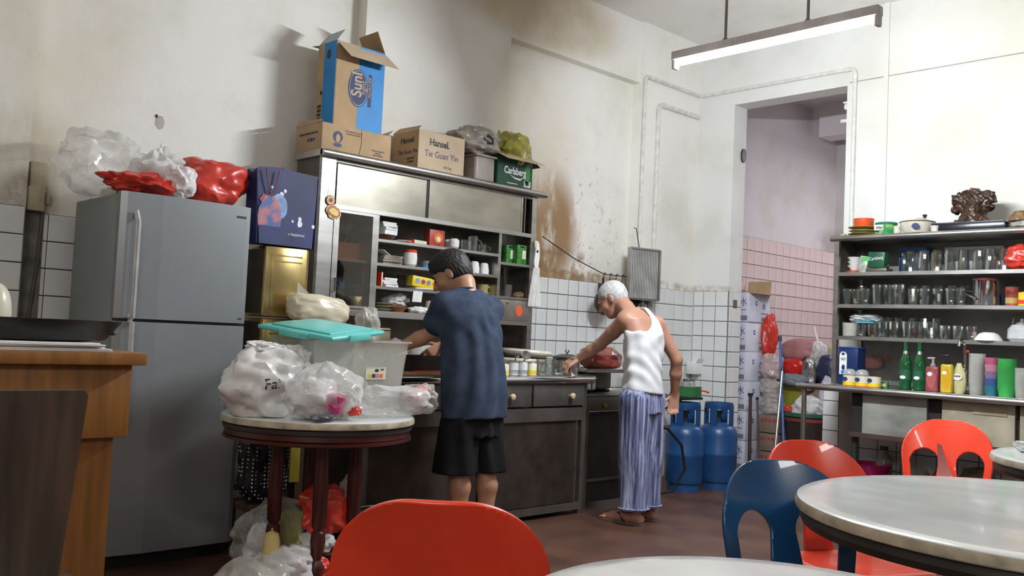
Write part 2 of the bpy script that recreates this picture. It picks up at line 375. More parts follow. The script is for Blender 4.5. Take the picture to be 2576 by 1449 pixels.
M_WB = paint('wall_paint_back', (.76, .755, .735), [((-2.0, 6.95, 3.2), (1.8, .4, 1.3), (.68, .62, .46), .6, 1.0, .2, .7, None), ((-4.9, 6.95, 1.64), (.6, .4, .05), (.45, .38, .28), .8, 9, .4, .6, None)])
M_WR = paint('wall_paint_yard', (.66, .62, .63), [((-5, 9.7, 2.3), (.6, .5, .25), (.35, .28, .25), .6, 4, .3, .6, None)])
M_CE = paint('ceiling_paint', (.82, .80, .76), [((-4.9, 4.6, 3.87), (1.2, 1.2, .4), (.5, .4, .26), .7, 1.5, .2, .7, None)])
M_FL = mat('floor_red_cement', (.115, .052, .034), .42, var=.25, scale=3, bump=.06, bscale=25)
M_TW = mat('white_glazed_tile', (.76, .77, .76), .12, var=.04, scale=2)
M_TP = mat('pink_glazed_tile', (.72, .585, .56), .14, var=.05, scale=2)
M_GR = mat('tile_grout', (.06, .05, .045), .8, var=.2)
M_GP = mat('pink_grout', (.20, .15, .14), .8, var=.2)
STEEL = mat('brushed_steel', (.50, .485, .46), .34, .95, var=.16, scale=5, stretch=(1, .25, 3), bump=.03, bscale=60)
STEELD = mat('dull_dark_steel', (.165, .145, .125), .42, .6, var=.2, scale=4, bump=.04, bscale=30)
STEELM = mat('worn_sheet_steel', (.36, .335, .275), .36, .75, var=.14, scale=3, stretch=(1, 1, 2.5), bump=.05, bscale=6)
STEELP = mat('polished_steel', (.68, .68, .68), .14, 1.0, var=.06)
CHROME = mat('chrome', (.8, .8, .8), .06, 1.0, var=.02)
BLACK = mat('black_plastic', (.012, .012, .013), .4, var=.2)
DARK = mat('sooty_dark', (.02, .017, .015), .7, var=.3)
WHITE = mat('white_plastic', (.80, .80, .78), .35, var=.04)
CERAM = mat('white_ceramic', (.82, .82, .80), .12, var=.03)
CREAM = mat('cream_enamel', (.75, .70, .55), .3, var=.08)
CARD = mat('brown_cardboard', (.48, .33, .185), .8, var=.09, scale=6, bump=.05, bscale=60)
CARDL = mat('pale_cardboard', (.56, .43, .30), .8, var=.08, scale=6)
INKB = mat('navy_print', (.02, .035, .12), .6, var=.1)
INKD = mat('dark_print', (.035, .03, .028), .6, var=.1)
PAPER = mat('white_paper', (.80, .80, .79), .7, var=.05, scale=12)
RED = mat('red_plastic', (.86, .062, .024), .28, var=.08, scale=5, coat=.3)
REDP = mat('red_bag_plastic', (.66, .05, .03), .3, var=.15, scale=7, bump=-.5, bscale=8)
BLUE = mat('blue_print', (.01, .24, .62), .55, var=.06)
NAVY = mat('navy_paper', (.010, .020, .11), .6, var=.25, scale=7)
GREEN = mat('green_print', (.006, .055, .028), .4, var=.2, scale=5)
GREENB = mat('bright_green', (.05, .42, .09), .4, var=.15)
YEL = mat('yellow_print', (.82, .62, .03), .4, var=.1)
ORANGE = mat('orange_plastic', (.80, .19, .03), .35, var=.08)
PINK = mat('pink_plastic', (.78, .22, .30), .4, var=.1)
TURQ = mat('turquoise_plastic', (.13, .56, .52), .38, var=.05)
MAG = mat('magenta_plastic', (.52, .02, .16), .35, var=.1)
CYLB = mat('blue_cylinder_paint', (.015, .075, .22), .35, var=.15, scale=6)
BLUEC = mat('blue_chair_plastic', (.012, .075, .20), .3, var=.25, scale=3, coat=.3)
WOOD = mat('orange_wood_laminate', (.30, .125, .028), .38, var=.17, scale=5, stretch=(6, 6, .5))
WOODD = mat('dark_brown_wood', (.085, .042, .022), .5, var=.25, scale=5, stretch=(5, 5, .5))
WOODR = mat('dark_red_wood', (.075, .014, .010), .35, var=.2, scale=4)
LWOOD = mat('light_wood', (.50, .30, .15), .5, var=.15, scale=5, stretch=(4, .6, 4))
GOLD = mat('brassy_tinplate', (.62, .46, .19), .26, .9, var=.15, scale=4)
TINB = mat('brown_tin_side', (.06, .035, .02), .5, .2, var=.3)
MARB = mat('pale_marble', (.71, .72, .70), .16, var=.07, scale=3, stretch=(1, 2.5, 1), coat=.2)
MARE = mat('worn_marble_edge', (.56, .49, .35), .4, var=.25, scale=14)
RUBB = mat('dark_table_band', (.028, .024, .021), .45, var=.2)
GLS = glass('clear_glass')
GLSG = mat('green_bottle_glass', (.01, .10, .03), .07, var=.15, coat=.6)
FILM = film('clear_plastic_film', (.84, .84, .80), .07, .58, .16)
FILMW = film('white_film', (.86, .86, .86), .45, .95, .28)
FILMG = film('smoky_film', (.62, .60, .54), .25, .85, .22)
FROST = film('frosted_plastic', (.66, .66, .60), .22, .52, .3, 3, crease=0)
PIPE = mat('white_painted_pipe', (.74, .73, .69), .45, var=.1, scale=20)
# ------------------------------------------------------------------ setting
XW, YB, ZC = -5.0, 6.95, 3.87
DL, DR, DT = -4.53, -3.49, 3.27
g = G(); g.b2((-6, -5, -.1), (4.5, 10, 0)); floor = struct(g, 'floor', M_FL)
g = G(); g.b2((-6, -5, ZC), (4.5, 7.15, ZC+.12)); struct(g, 'ceiling', M_CE)
g = G(); g.b2((-5.2, -5, 0), (XW, 7.15, ZC)); wl = struct(g, 'wall_left', M_WL)
g = G(); g.b2((XW, -5, 0), (-4.9, 1.39, ZC)); t1 = struct(g, 'trim_1', M_WL)
g = G(); g.b2((XW, 3.3, 0), (-4.9, 4.57, ZC)); struct(g, 'trim_2', M_WL)
g = G(); g.b2((XW, 6.11, 0), (-4.9, YB, ZC)); t3 = struct(g, 'trim_3', M_WL)
g = G(); g.b2((XW, 4.57, 3.37), (-4.93, 6.11, ZC)); g.b2((XW, 4.57, 3.34), (-4.915, 6.11, 3.37)); struct(g, 'trim_4', M_WL)
g = G()
g.b2((-5.2, YB, 0), (DL, 7.15, ZC)); g.b2((DL, YB, DT), (DR, 7.15, ZC)); g.b2((DR, YB, 0), (4.5, 7.15, ZC)); wb = struct(g, 'wall_back', M_WB)
# vertical cover strip and hairline ridge right of the doorway
a = pY(2235, 20, YB); g = G(); g.b2((a.x-.018, YB-.014, 1.9), (a.x+.018, YB, ZC)); struct(g, 'trim_5', M_WB)
g = G(); g.b2((a.x-.3, YB-.004, pY(2240, 190, YB).z-.004), (2.5, YB, pY(2240, 190, YB).z+.002)); struct(g, 'trim_6', mat('crack_line', (.36, .32, .26), .8))
# back room behind the doorway
ZY = pY(2060, 262, 9.0).z
g = G(); g.b2((-5.2, 7.15, 0), (-5.0, 10, ZY)); wy = struct(g, 'wall_yard_left', M_WR)
g = G(); g.b2((-5.2, 9.75, 0), (-1.5, 9.95, ZY)); we = struct(g, 'wall_yard_end', M_WR)
g = G(); g.b2((-1.7, 7.15, 0), (-1.5, 9.95, ZY)); struct(g, 'wall_yard_right', M_WR)
g = G(); g.b2((-5.2, 7.15, ZY), (-1.5, 9.95, ZY+.1)); struct(g, 'ceiling_yard', M_WR)
q = pY(2060, 345, 9.0); g = G(); g.b2((q.x, 9.0, q.z), (-1.7, 9.25, ZY)); struct(g, 'trim_7', M_WR)
# tiles, each a bevelled slab on a sunk grout bed
def tile_mesh(name, w, h, ax, m):
    g = G(); t = .008; e = .004; a, b = w/2-.0028, h/2-.0028
    P = [(-a, -b, 0), (a, -b, 0), (a, b, 0), (-a, b, 0), (-a, -b, t-e*.6), (a, -b, t-e*.6), (a, b, t-e*.6), (-a, b, t-e*.6), (-a+e, -b+e, t), (a-e, -b+e, t), (a-e, b-e, t), (-a+e, b-e, t)]
    mp = {'x': lambda p: (p[2], p[0], p[1]), 'y': lambda p: (p[0], -p[2], p[1])}[ax]
    F = [(0, 1, 5, 4), (1, 2, 6, 5), (2, 3, 7, 6), (3, 0, 4, 7), (4, 5, 9, 8), (5, 6, 10, 9), (6, 7, 11, 10), (7, 4, 8, 11), (8, 9, 10, 11)]
    g.raw([mp(p) for p in P], F); return g.mesh(name, m, 0)
def tiles(parent, ax, at, u0, u1, z0, z1, pu, pz, m, gm, skip=lambda u, z: False):
    """rows hang from z1 downward; columns start at u1 and run back to u0"""
    me = tile_mesh('tile', pu, pz, ax, m); nu = int((u1-u0)/pu+.05); nz = int((z1-z0)/pz+.05); cut = {}
    g = G(); lo, hi = u0, u1
    if ax == 'x': g.b2((at, lo, z1-nz*pz), (at+.003, hi, z1))
    else: g.b2((lo, at-.003, z1-nz*pz), (hi, at, z1))
    g.obj('grout_bed', gm, parent, smooth=0)
    for j in range(nz):
        for i in range(nu+1):
            a1 = u1-i*pu; a0 = max(a1-pu, u0); w = a1-a0
            if w < .025: continue
            q = me if w > pu-.004 else cut.setdefault(round(w, 3), tile_mesh('tile', w, pz, ax, m))
            u = (a0+a1)/2; z = z1-(j+.5)*pz
            if skip(u, z): continue
            d = random.uniform(-.001, .001); rt = (random.uniform(-.006, .006), random.uniform(-.006, .006), random.uniform(-.006, .006))
            link('tile', q, parent, (at+.001+d, u, z) if ax == 'x' else (u, at-.001+d, z), rot=rt)
tiles(t1, 'x', -4.9, .85, 1.388, .85, 1.67, .139, .137, M_TW, M_GR)
tiles(wl, 'x', XW, 1.392, 1.80, .85, 1.655, .137, .137, M_TW, M_GR)
tiles(wl, 'x', XW, 4.575, 6.108, .55, 1.615, .118, .122, M_TW, M_GR, lambda u, z: z > 1.5 and u > 5.75)
tiles(t3, 'x', -4.9, 6.11, 6.945, .12, 1.62, .139, .132, M_TW, M_GR)
tiles(wb, 'y', YB, -4.89, DL, .12, 1.625, .128, .132, M_TW, M_GR)
tiles(wb, 'x', DL, 6.955, 7.145, .12, 1.625, .128, .132, M_TW, M_GR)
tiles(wy, 'x', -5.0, 7.6, 9.745, .50, 2.24, .137, .137, M_TP, M_GP)
tiles(we, 'y', 9.75, -4.99, -3.9, .50, 2.24, .137, .137, M_TP, M_GP)
tiles(wb, 'y', YB, DR, -2.0, .12, .56, .146, .146, M_TW, M_GR)
# peeled paint patches and the small brown plate at the jamb, fixed to the wall
def blob2(n, rx, ry, seed): return [(rx*math.cos(2*PI*i/n)*(1+.25*mnoise.noise(Vector((i*.9, seed, 0)))), ry*math.sin(2*PI*i/n)*(1+.3*mnoise.noise(Vector((i*.8, seed+5, 0))))) for i in range(n)]
p = pX(402, 308, XW+.001); patch('peeled_patch', blob2(18, .026, .038, 1), p, FRONT, mat('bare_plaster', (.62, .57, .52), .8), wl)
p = pX(394, 292, XW+.003); patch('peeled_patch', blob2(10, .007, .010, 2), p, FRONT, DARK, wl)
# conduits (painted pipes)
def pipe(label, pts, r=.016, extra=()):
    o = thing('conduit_pipe', label, 'pipe', pts[0]); P = [Vector(q)-Vector(pts[0]) for q in pts]; Q = [P[0]]
    for i in range(1, len(P)-1):
        a, b = (P[i-1]-P[i]).normalized(), (P[i+1]-P[i]).normalized(); d = .045
        for t in (0, .25, .5, .75, 1): Q.append(P[i]+a*d*(1-t)**2+b*d*t*t)
    Q.append(P[-1]); g = G(); g.tube(Q, r, 10); g.obj('pipe_run', PIPE, o)
    for i in range(1, len(P)-1):
        for e in (P[i-1], P[i+1]):
            d = (e-P[i]).normalized(); g = G(); g.tube([P[i]+d*.05, P[i]+d*.085], r*1.25, 10); g.obj('coupling', PIPE, o)
    for e in extra:
        e = Vector(e)-Vector(pts[0]); g = G(); g.rbox(e, (.05, .02, .05), .004); g.obj('clip', PIPE, o)
    return o
xa = -4.9+.016; ya = YB-.016
A = pX(1605, 600, xa); B = pX(1628, 192, xa); C = pX(1765, 246, xa); Dp = pY(2152, 172, ya); E_ = pY(2131, 580, ya)
pipe('taller white painted conduit rising left of the corner to the outer bend', [(xa, (A.y+B.y)/2, 1.2), (xa, (A.y+B.y)/2, B.z), (xa, ya-.02, (C.z+B.z)/2)])
pipe('white painted conduit running over the doorway head and down its right side', [(xa+.02, ya, (C.z+B.z)/2), (Dp.x, ya, Dp.z), (Dp.x, ya, 2.03)])
A = pX(1658, 262, xa); B = pX(1765, 291, xa)
pipe('shorter white conduit bent at the top between the tall conduit and the corner', [(xa, A.y, 1.45), (xa, A.y, A.z), (xa, ya-.02, A.z)], .02)
# small pipe stub and valve at the doorway's upper right
o = thing('pipe_stub', 'short white pipe stub with old tap at upper right of doorway', 'pipe', (DR, 7.0, 3.0)); g = G()
g.tube([(.0, 0, 0), (-.07, 0, 0)], .016, 10); g.obj('stub', PIPE, o); g = G(); g.lathe([(.012, 0), (.02, .02), (.012, .05)], (-.03, 0, .09), 10); g.box((-.03, 0, .15), (.05, .012, .012)); g.obj('tap_body', PIPE, o)
o = G().prism(ell(.035, .062), (0, 0, 0), (0, 1, 0), (0, 0, 1), .014).obj('round_fitting', BLACK, None, pX(1869, 392, DL+.001)); tag(o, 'black oval fitting on the inner face of the left door jamb', 'fitting')
o = G().rbox((0, 0, 0), (.012, .05, .07), .003).obj('switch_plate', mat('brown_plate', (.16, .12, .08), .5), None, (DL+.012, 7.04, 1.52)); tag(o, 'small brown plate on the tiled left door jamb', 'plate')
# fluorescent lamp
def lamp():
    Y = 4.3; a = pY(1695, 160, Y); b = pY(2215, 52, Y); c = (a+b)/2; Ln = abs(b.x-a.x); z = c.z
    o = thing('fluorescent_lamp', 'hanging fluorescent batten with one bare glowing tube on two rods', 'lamp', (c.x, Y, z))
    TUBE = mat('glowing_tube', (.90, .95, 1.0), .3, emit=880)
    g = G(); g.rbox((0, 0, .045), (Ln, .06, .05), .006); g.obj('batten', mat('batten_paint', (.74, .68, .66), .5), o)
    for s in (-1, 1): g = G(); g.rbox((s*(Ln/2-.012), 0, -.002), (.022, .045, .06), .005); g.obj('tube_holder', mat('holder', (.68, .62, .6), .5), o)
    g = G(); g.tube([(-Ln/2+.025, 0, 0), (Ln/2-.025, 0, 0)], .0135, 12); g.obj('tube', TUBE, o)
    for px_ in (1826, 2032):
        q = pY(px_, 70, Y); g = G(); g.tube([(q.x-c.x, 0, .07), (q.x-c.x, 0, ZC-z)], .008, 8); g.obj('hanging_rod', mat('rod_paint', (.28, .23, .21), .5), o)
        g = G(); g.lathe([(.02, 0), (.012, .015)], (q.x-c.x, 0, .07), 10); g.obj('rod_cup', mat('rod_paint', (.28, .23, .21), .5), o)
lamp()
# socket box with cable at far left
o = thing('junction_box', 'grimy cream junction box with a hanging cable at the left wall corner', 'socket', (XW, 1.47, 1.72))
CRG = mat('grimy_cream_plastic', (.50, .44, .30), .5, var=.2)
g = G(); g.rbox((.03, -.02, .12), (.05, .075, .13), .008); g.obj('upper_box', CRG, o)
g = G(); g.rbox((.035, -.025, .0), (.06, .085, .12), .008); g.obj('lower_box', CRG, o)
g = G(); g.rbox((.03, .035, 0.01), (.03, .02, .06), .005); g.obj('switch_rocker', CRG, o)
g = G(); g.tube([(.02, .02, -.06), (.02, .015, -.3), (.02, -.02, -.7), (.02, -.03, -.85)], .008, 8); g.obj('cable', mat('grey_cable', (.10, .09, .07), .6), o)
g = G(); g.b2((.0, -.06, -.9), (.012, .035, -.06)); g.obj('backing_strip', mat('dirty_strip', (.22, .20, .16), .7, var=.3), o)
# ------------------------------------------------------------------ small-thing helpers
def lat(name, label, cat, loc, prof, m, n=18, group=None, parent=None, sx=1, sy=1):
    o = G().lathe(prof, n=n, sx=sx, sy=sy).obj(name, m, parent, loc)
    if parent is None: tag(o, label, cat, group)
    return o
def hollow(r0, r1, h, t=.003): return [(r0*.6, 0), (r0, .002), (r1, h), (r1-t, h), (r0-t, t+.002), (0.0005, t+.002)]
def mug(label, loc, r, h, m, ang, group=None, up=True):
    o = thing('mug', label, 'mug', loc, 0, group); G().lathe(hollow(r*.85, r, h), n=20).obj('cup_body', m, o)
    P = [(r*.9, 0, h*.8)]+[(r+.03*math.sin(t*PI), 0, h*(.8-.6*t)) for t in (.2, .4, .6, .8)]+[(r*.88, 0, h*.2)]
    G().tube(P, .005, 8).obj('handle', m, o); o.rotation_euler[2] = ang; return o
def can(label, loc, r, h, body, band, group=None, name='can', lidm=None):
    o = lat(name, label, 'can', loc, [(r*.9, 0), (r, .003), (r, h-.003), (r*.94, h)], body, 20, group)
    G().lathe([(r+.0006, 0), (r+.0006, h*.3)], (0, 0, h*.12), 20, cap=False).obj('label_band', band, o)
    G().lathe([(r*.97, 0), (r*1.03, .002), (r*.97, .005)], (0, 0, h-.005), 20).obj('rim', lidm or STEELP, o); return o
def bar_text(parent, R, o, lines, h, m):
    """rows of illegible small print as short dashes"""
    for k, w in enumerate(lines):
        x = -w/2
        while x < w/2:
            q = random.uniform(.3, .8)*h*2; patch('small_print', rect(x, -k*h*1.7, min(x+q, w/2), -k*h*1.7+h), o, R, m, parent); x += q+h*.5
def soft(o):
    o.data.polygons.foreach_set('use_smooth', [True]*len(o.data.polygons)); o.data.set_sharp_from_angle(angle=math.radians(34))
def plain_bag(name, label, cat, loc, rad, seed, m, rz=0, group=None, **kw):
    o = bag_mesh(*rad, seed, **kw).obj(name, m, None, loc, rz, smooth=0); soft(o); return tag(o, label, cat, group)
# ------------------------------------------------------------------ refrigerator
def fridge():
    x1, x0 = -4.30, -4.93; y0, y1 = 1.622, 2.268; H = 1.735; zs = 1.142
    o = thing('refrigerator', 'tall silver grey two-door refrigerator beside the wooden counter', 'refrigerator', (x1, (y0+y1)/2, 0)); w = y1-y0
    FR = mat('silver_fridge_paint', (.30, .315, .325), .34, .4, var=.04, scale=2); FS = mat('fridge_side', (.27, .30, .30), .45, .1, var=.08, scale=2)
    g = G(); g.rbox(((x0-x1)/2-.02, 0, .05+(H-.05)/2), (x1-x0-.06, w-.01, H-.06), .012); g.obj('body', FS, o)
    def door(z0, z1):
        pr = []; n = 24                                     # gently bowed front with a raised strip at the handle side
        for i in range(n+1):
            t = i/n; y = -w/2+w*t; s = .016-.075*(.29-t) if t < .29 else .016-.010*((t-.29)/.71)**2
            if t < .02 or t > .98: s -= .012
            pr.append((s, y))
        poly = [(-.055, -w/2)]+pr+[(-.055, w/2)]
        g = G(); g.prism(poly, (0, 0, z0), (1, 0, 0), (0, 1, 0), z1-z0); return g.obj('door', FR, o, smooth=1.2)
    d1 = door(zs+.008, H); d2 = door(.07, zs-.006)
    yh = -w/2+.066
    for d, a, b in ((d1, zs+.012, zs+.50), (d2, zs-.5, zs-.012)):
        P = [(.008, yh, a if d is d2 else b), (.04, yh, (a+.05) if d is d2 else b-.05)]; E = [(.04, yh, b if d is d2 else a), (.012, yh, b if d is d2 else a)]
        g = G(); g.tube(P+E, .012, 10, flat=1.5); g.obj('handle', mat('handle_silver', (.75, .75, .74), .25, .6), d)
    patch('badge', rect(-.03, -.006, .03, .006), (.0085, w/2-.06, H-.055), FRONT, INKD, d1)
    patch('badge', rect(-.012, -.004, .012, .004), (.0075, w/2-.035, zs+.03), FRONT, INKD, d1)
    g = G(); g.b2((-.5, -w/2+.02, 0), (-.05, w/2-.02, .07)); g.obj('plinth', BLACK, o)
    G().b2((-.55, -w/2+.01, zs-.006), (-.004, w/2-.005, zs+.008)).obj('gasket', BLACK, o)
fridge()
ZF = 1.735+.004
p = pX(262, 520, -4.62); plain_bag('plastic_bag', 'big crinkled clear bag hanging over the left of the refrigerator top', 'plastic bag', (-4.66, p.y-.01, ZF-.012), (.20, .20, .165), 3, FILM, crumple=.34, freq=4.2, pw=.7)
b = plain_bag('plastic_bag', 'white translucent bag of crumpled bags in the middle of the refrigerator top', 'plastic bag', (-4.52, pX(400, 480, -4.52).y, ZF+.035), (.10, .13, .115), 5, FILMW, tie=.6, top=.2, crumple=.34, freq=4)
b = plain_bag('plastic_bag', 'small white plastic bag flopping over the red bag on the refrigerator', 'plastic bag', (-4.37, pX(455, 470, -4.37).y, ZF+.0), (.055, .075, .085), 8, FILMW, crumple=.36, freq=4)
b = plain_bag('plastic_bag', 'large red plastic bag at the right of the refrigerator top', 'plastic bag', (-4.50, pX(522, 510, -4.50).y, ZF), (.15, .185, .125), 11, REDP, crumple=.22, pw=.7)
b = plain_bag('plastic_bag', 'flat red plastic bag at the front left of the refrigerator top', 'plastic bag', (-4.42, pX(340, 480, -4.42).y+.01, ZF), (.11, .15, .055), 13, REDP, crumple=.45, freq=4)
g = G()
for k in range(2): g.prism([(-.03, 0), (.03, 0), (.02, .09), (-.005, .12)], (0, .03*k, 0), (.2, .97, .1), (-.2, -.25, .95), .003)
tag(g.obj('red_bag_handle', REDP, None, (-4.58, pX(450, 430, -4.58).y-.03, ZF+.115)), 'red bag handles standing up behind the white bag on the refrigerator', 'bag handle')
o = thing('carton', 'small cream carton under the clear bag on the refrigerator', 'box', (-4.70, 1.80, ZF)); G().rbox((0, 0, .03), (.2, .2, .05), .004).obj('box_body', CREAM, o); G().b2((-.1, -.02, .0555), (.1, .02, .0565)).obj('tape', FILMW, o)
# ------------------------------------------------------------------ stacked tins and gift bag beside the cabinet
def tin(label, loc):
    o = thing('oil_tin', label, 'tin', loc, 0, 'stacked square tins'); w, h = .255, .375
    G().rbox((0, 0, h/2), (w, w, h-.004), .012).obj('tin_body', [GOLD], o)
    G().rbox((w/2+.001, 0, h*.5), (.004, w*.72, h*.78), .002).obj('pressed_panel', GOLD, o)
    for z in (h-.05, h-.08): G().tube([(w/2+.003, -w*.34, z), (w/2+.003, w*.34, z)], .004, 6).obj('rib', GOLD, o)
    for s in (-1, 1): G().tube([(w/2-.004, s*(w/2-.004), .01), (w/2-.004, s*(w/2-.004), h-.01)], .006, 8).obj('corner_seam', GOLD, o)
    G().b2((-w/2+.01, -w/2-.002, .02), (w/2-.02, -w/2+.002, h-.02)).obj('side_label', TINB, o)
    return o
ty = (pX(655, 610, -4.36).y+pX(785, 625, -4.36).y)/2+.01
tin('upper brassy square tin under the navy gift bag', (-4.49, ty, 1.19)); tin('lower brassy square tin behind the turquoise lid', (-4.49, ty, .81))
o = thing('stand', 'dark wooden stand under the brassy square tins', 'stand', (-4.50, ty, 0)); G().rbox((0, 0, .79), (.34, .32, .04), .005).obj('stand_top', WOODD, o)
for sx in (-1, 1):
    for sy in (-1, 1): G().box((sx*.14, sy*.13, .385), (.045, .045, .77)).obj('leg', WOODD, o)
for sy in (-1, 1): G().box((0, sy*.13, .3), (.26, .03, .04)).obj('stretcher', WOODD, o)
G().rbox((.175, .09, .52), (.012, .06, .38), .003).obj('yellow_strip', mat('mustard_board', (.38, .29, .02), .6), o)
# navy gift bag
o = thing('gift_bag', 'navy blue paper gift bag with winter print standing on the tins', 'bag', (-4.42, ty-.015, 1.569), .05); w, d, h = .375, .12, .41
g = G(); pl = [(-w/2+.02, 0), (w/2-.03, 0), (w/2, h*.97), (w*.1, h*.985), (-w*.2, h), (-w/2, h*.96)]
g.prism([(a, b) for a, b in pl], (d/2, 0, 0), (0, 1, 0), (-.05, 0, 1), .003); g.obj('front_panel', NAVY, o)
g = G(); g.prism(pl, (-d/2, 0, 0), (0, 1, 0), (.02, 0, 1), .003); g.obj('back_panel', NAVY, o)
for s in (-1, 1): G().prism([(-d/2, 0), (d/2, 0), (d/2*.8, h*.95), (0, h*.9), (-d/2*.8, h*.95)], (0, s*(w/2-.012), 0), (1, 0, 0), (0, s*.035, 1), .003).obj('side_panel', NAVY, o)
G().b2((-d/2, -w/2+.02, 0), (d/2, w/2-.03, .004)).obj('base', NAVY, o)
MIX = mat('winter_print', (.45, .16, .16), .5, var=.1, scale=16, col2=(.05, .10, .3), sharp=(.4, .6))
SNOW = mat('snow_print', (.75, .78, .85), .5, var=.05); PALE = mat('pale_blue_print', (.25, .40, .72), .5, var=.3, scale=20)
fp = lambda a, b: (d/2+.0045-.05*b, a, b)
for poly, m in ((blob2(16, .07, .12, 3), MIX), ):
    patch('print_motif', poly, fp(-.11, .14), FRONT, m, o)
patch('print_motif', blob2(14, .05, .07, 7), (d/2+.0055-.05*.2, -.055, .2), FRONT, PALE, o)
patch('print_motif', blob2(12, .035, .03, 9), (d/2+.006-.05*.2, -.135, .23), FRONT, mat('dark_red_print', (.35, .03, .04), .5), o)
for a, b, r in ((.075, .125, .016), (.075, .15, .011), (-.04, .27, .012), (-.02, .29, .009), (.16, .12, .010), (.03, .135, .007), (-.1, .3, .008)): patch('print_motif', blob2(10, r, r*1.1, a*50), fp(a, b), FRONT, SNOW, o)
text('o happiness', .022, SNOW, fp(.055, .065), FRONT, o)
for q in (d/2+.002, -d/2):
    P = [(q, -.13+.02*math.cos(t*PI*2), h-.03-.13*math.sin(t*PI)) if q > 0 else (q, -.06+.05*t, h-.02+.05*math.sin(t*PI)) for t in [i/10 for i in range(11)]]
    P = [(q+.004, -.15+.08*i/10, h-.02-.13*math.sin(i/10*PI)) for i in range(11)] if q > 0 else [(q, -.02+.09*i/10, h-.03+.05*math.sin(i/10*PI)) for i in range(11)]
    G().tube(P, .0035, 6).obj('handle', mat('maroon_cord', (.22, .02, .03), .6), o)
# ------------------------------------------------------------------ wall cabinet
XF, XB = -4.60, -4.885
CZ = [1.70, 1.555, 1.415, 1.265]
def cabinet():
    o = thing('wall_cabinet', 'steel kitchen cabinet with sliding doors and open shelves above the counter', 'cabinet', (XB, 3.7, .905)); O = Vector((XB, 3.7, .905))
    def B(name, lo, hi, m=STEEL, par=o, r=0):
        g = G(); c = [(a+b)/2-q for a, b, q in zip(lo, hi, O)]; d = [abs(b-a) for a, b in zip(lo, hi)]
        if r: g.rbox(c, d, r)
        else: g.box(c, d)
        return g.obj(name, m, par)
    t = B('top', (XB, 2.83, 2.135), (-4.575, 4.66, 2.172)); G().tube([Vector((-4.575, 2.83, 2.153))-O, Vector((-4.575, 4.67, 2.153))-O], .0215, 12).obj('rolled_edge', STEEL, t)
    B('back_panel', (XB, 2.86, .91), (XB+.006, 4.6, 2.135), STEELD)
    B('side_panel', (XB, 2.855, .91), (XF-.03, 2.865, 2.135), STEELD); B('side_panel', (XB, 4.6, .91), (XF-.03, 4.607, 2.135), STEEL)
    B('post', (XF-.03, 2.85, .907), (XF, 2.945, 2.135)); B('post', (XF-.03, 4.565, .907), (XF, 4.61, 2.135))
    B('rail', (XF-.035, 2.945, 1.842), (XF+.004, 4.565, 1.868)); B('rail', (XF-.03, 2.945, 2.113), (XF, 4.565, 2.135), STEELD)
    d = B('sliding_door', (XF-.022, 2.965, 1.868), (XF-.014, 3.665, 2.113), STEELM); B('door_edge', (XF-.024, 3.63, 1.868), (XF-.010, 3.645, 2.113), BLACK, d)
    d = B('sliding_door', (XF-.012, 3.645, 1.868), (XF-.004, 4.475, 2.113), STEELM); B('door_edge', (XF-.013, 4.462, 1.87), (XF-.001, 4.475, 2.111), STEEL, d)
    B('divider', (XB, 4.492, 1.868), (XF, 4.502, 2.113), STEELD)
    B('divider', (XB, 3.24, 1.235), (XF, 3.27, 1.85)); B('divider', (XB, 4.262, 1.235), (XF, 4.287, 1.85))
    for z in CZ[:3]: B('shelf', (XB, 3.27, z-.018), (XF, 4.262, z))
    B('shelf', (XB, 2.945, CZ[3]-.04), (XF+.003, 4.565, CZ[3]))
    B('shelf', (XB, 4.287, 1.632), (XF, 4.565, 1.65)); B('shelf', (XB, 4.287, 1.40), (XF, 4.565, 1.418))
    B('shelf', (XB, 2.945, 1.545), (XF-.02, 3.24, 1.56))
    dr = B('drawer', (XB+.02, 4.29, 1.252), (XF+.006, 4.563, 1.396), mat('drawer_steel', (.30, .26, .235), .4, .6, var=.12), r=.004)
    G().lathe([(.010, 0), (.008, .008), (0.001, .009)], Vector((XF+.006, 4.36, 1.375))-O, 12, axis=Vector((1, 0, 0))).obj('lock', CHROME, dr)
    q = patch('sticker', ell(.033, .038), Vector((XF+.0065, 4.475, 1.325))-O, FRONT, mat('orange_red_sticker', (.80, .13, .04), .5), dr)
    # glazed door at the left
    fr = B('glass_door', (XF-.008, 2.948, 1.27), (XF+.004, 2.985, 1.84)); B('door_stile', (XF-.008, 3.222, 1.27), (XF+.004, 3.238, 1.84), STEEL, fr); B('door_rail', (XF-.008, 2.985, 1.825), (XF+.004, 3.222, 1.84), STEEL, fr); B('door_rail', (XF-.008, 2.985, 1.27), (XF+.004, 3.222, 1.285), STEEL, fr)
    B('pane', (XF-.004, 2.985, 1.285), (XF-.001, 3.222, 1.825), glass('cabinet_glass', (.72, .70, .66), (.8, .78, .74), .5), fr)
    h = B('pull', (XF+.004, 2.962, 1.36), (XF+.02, 2.972, 1.44), STEELP, fr)
cabinet()
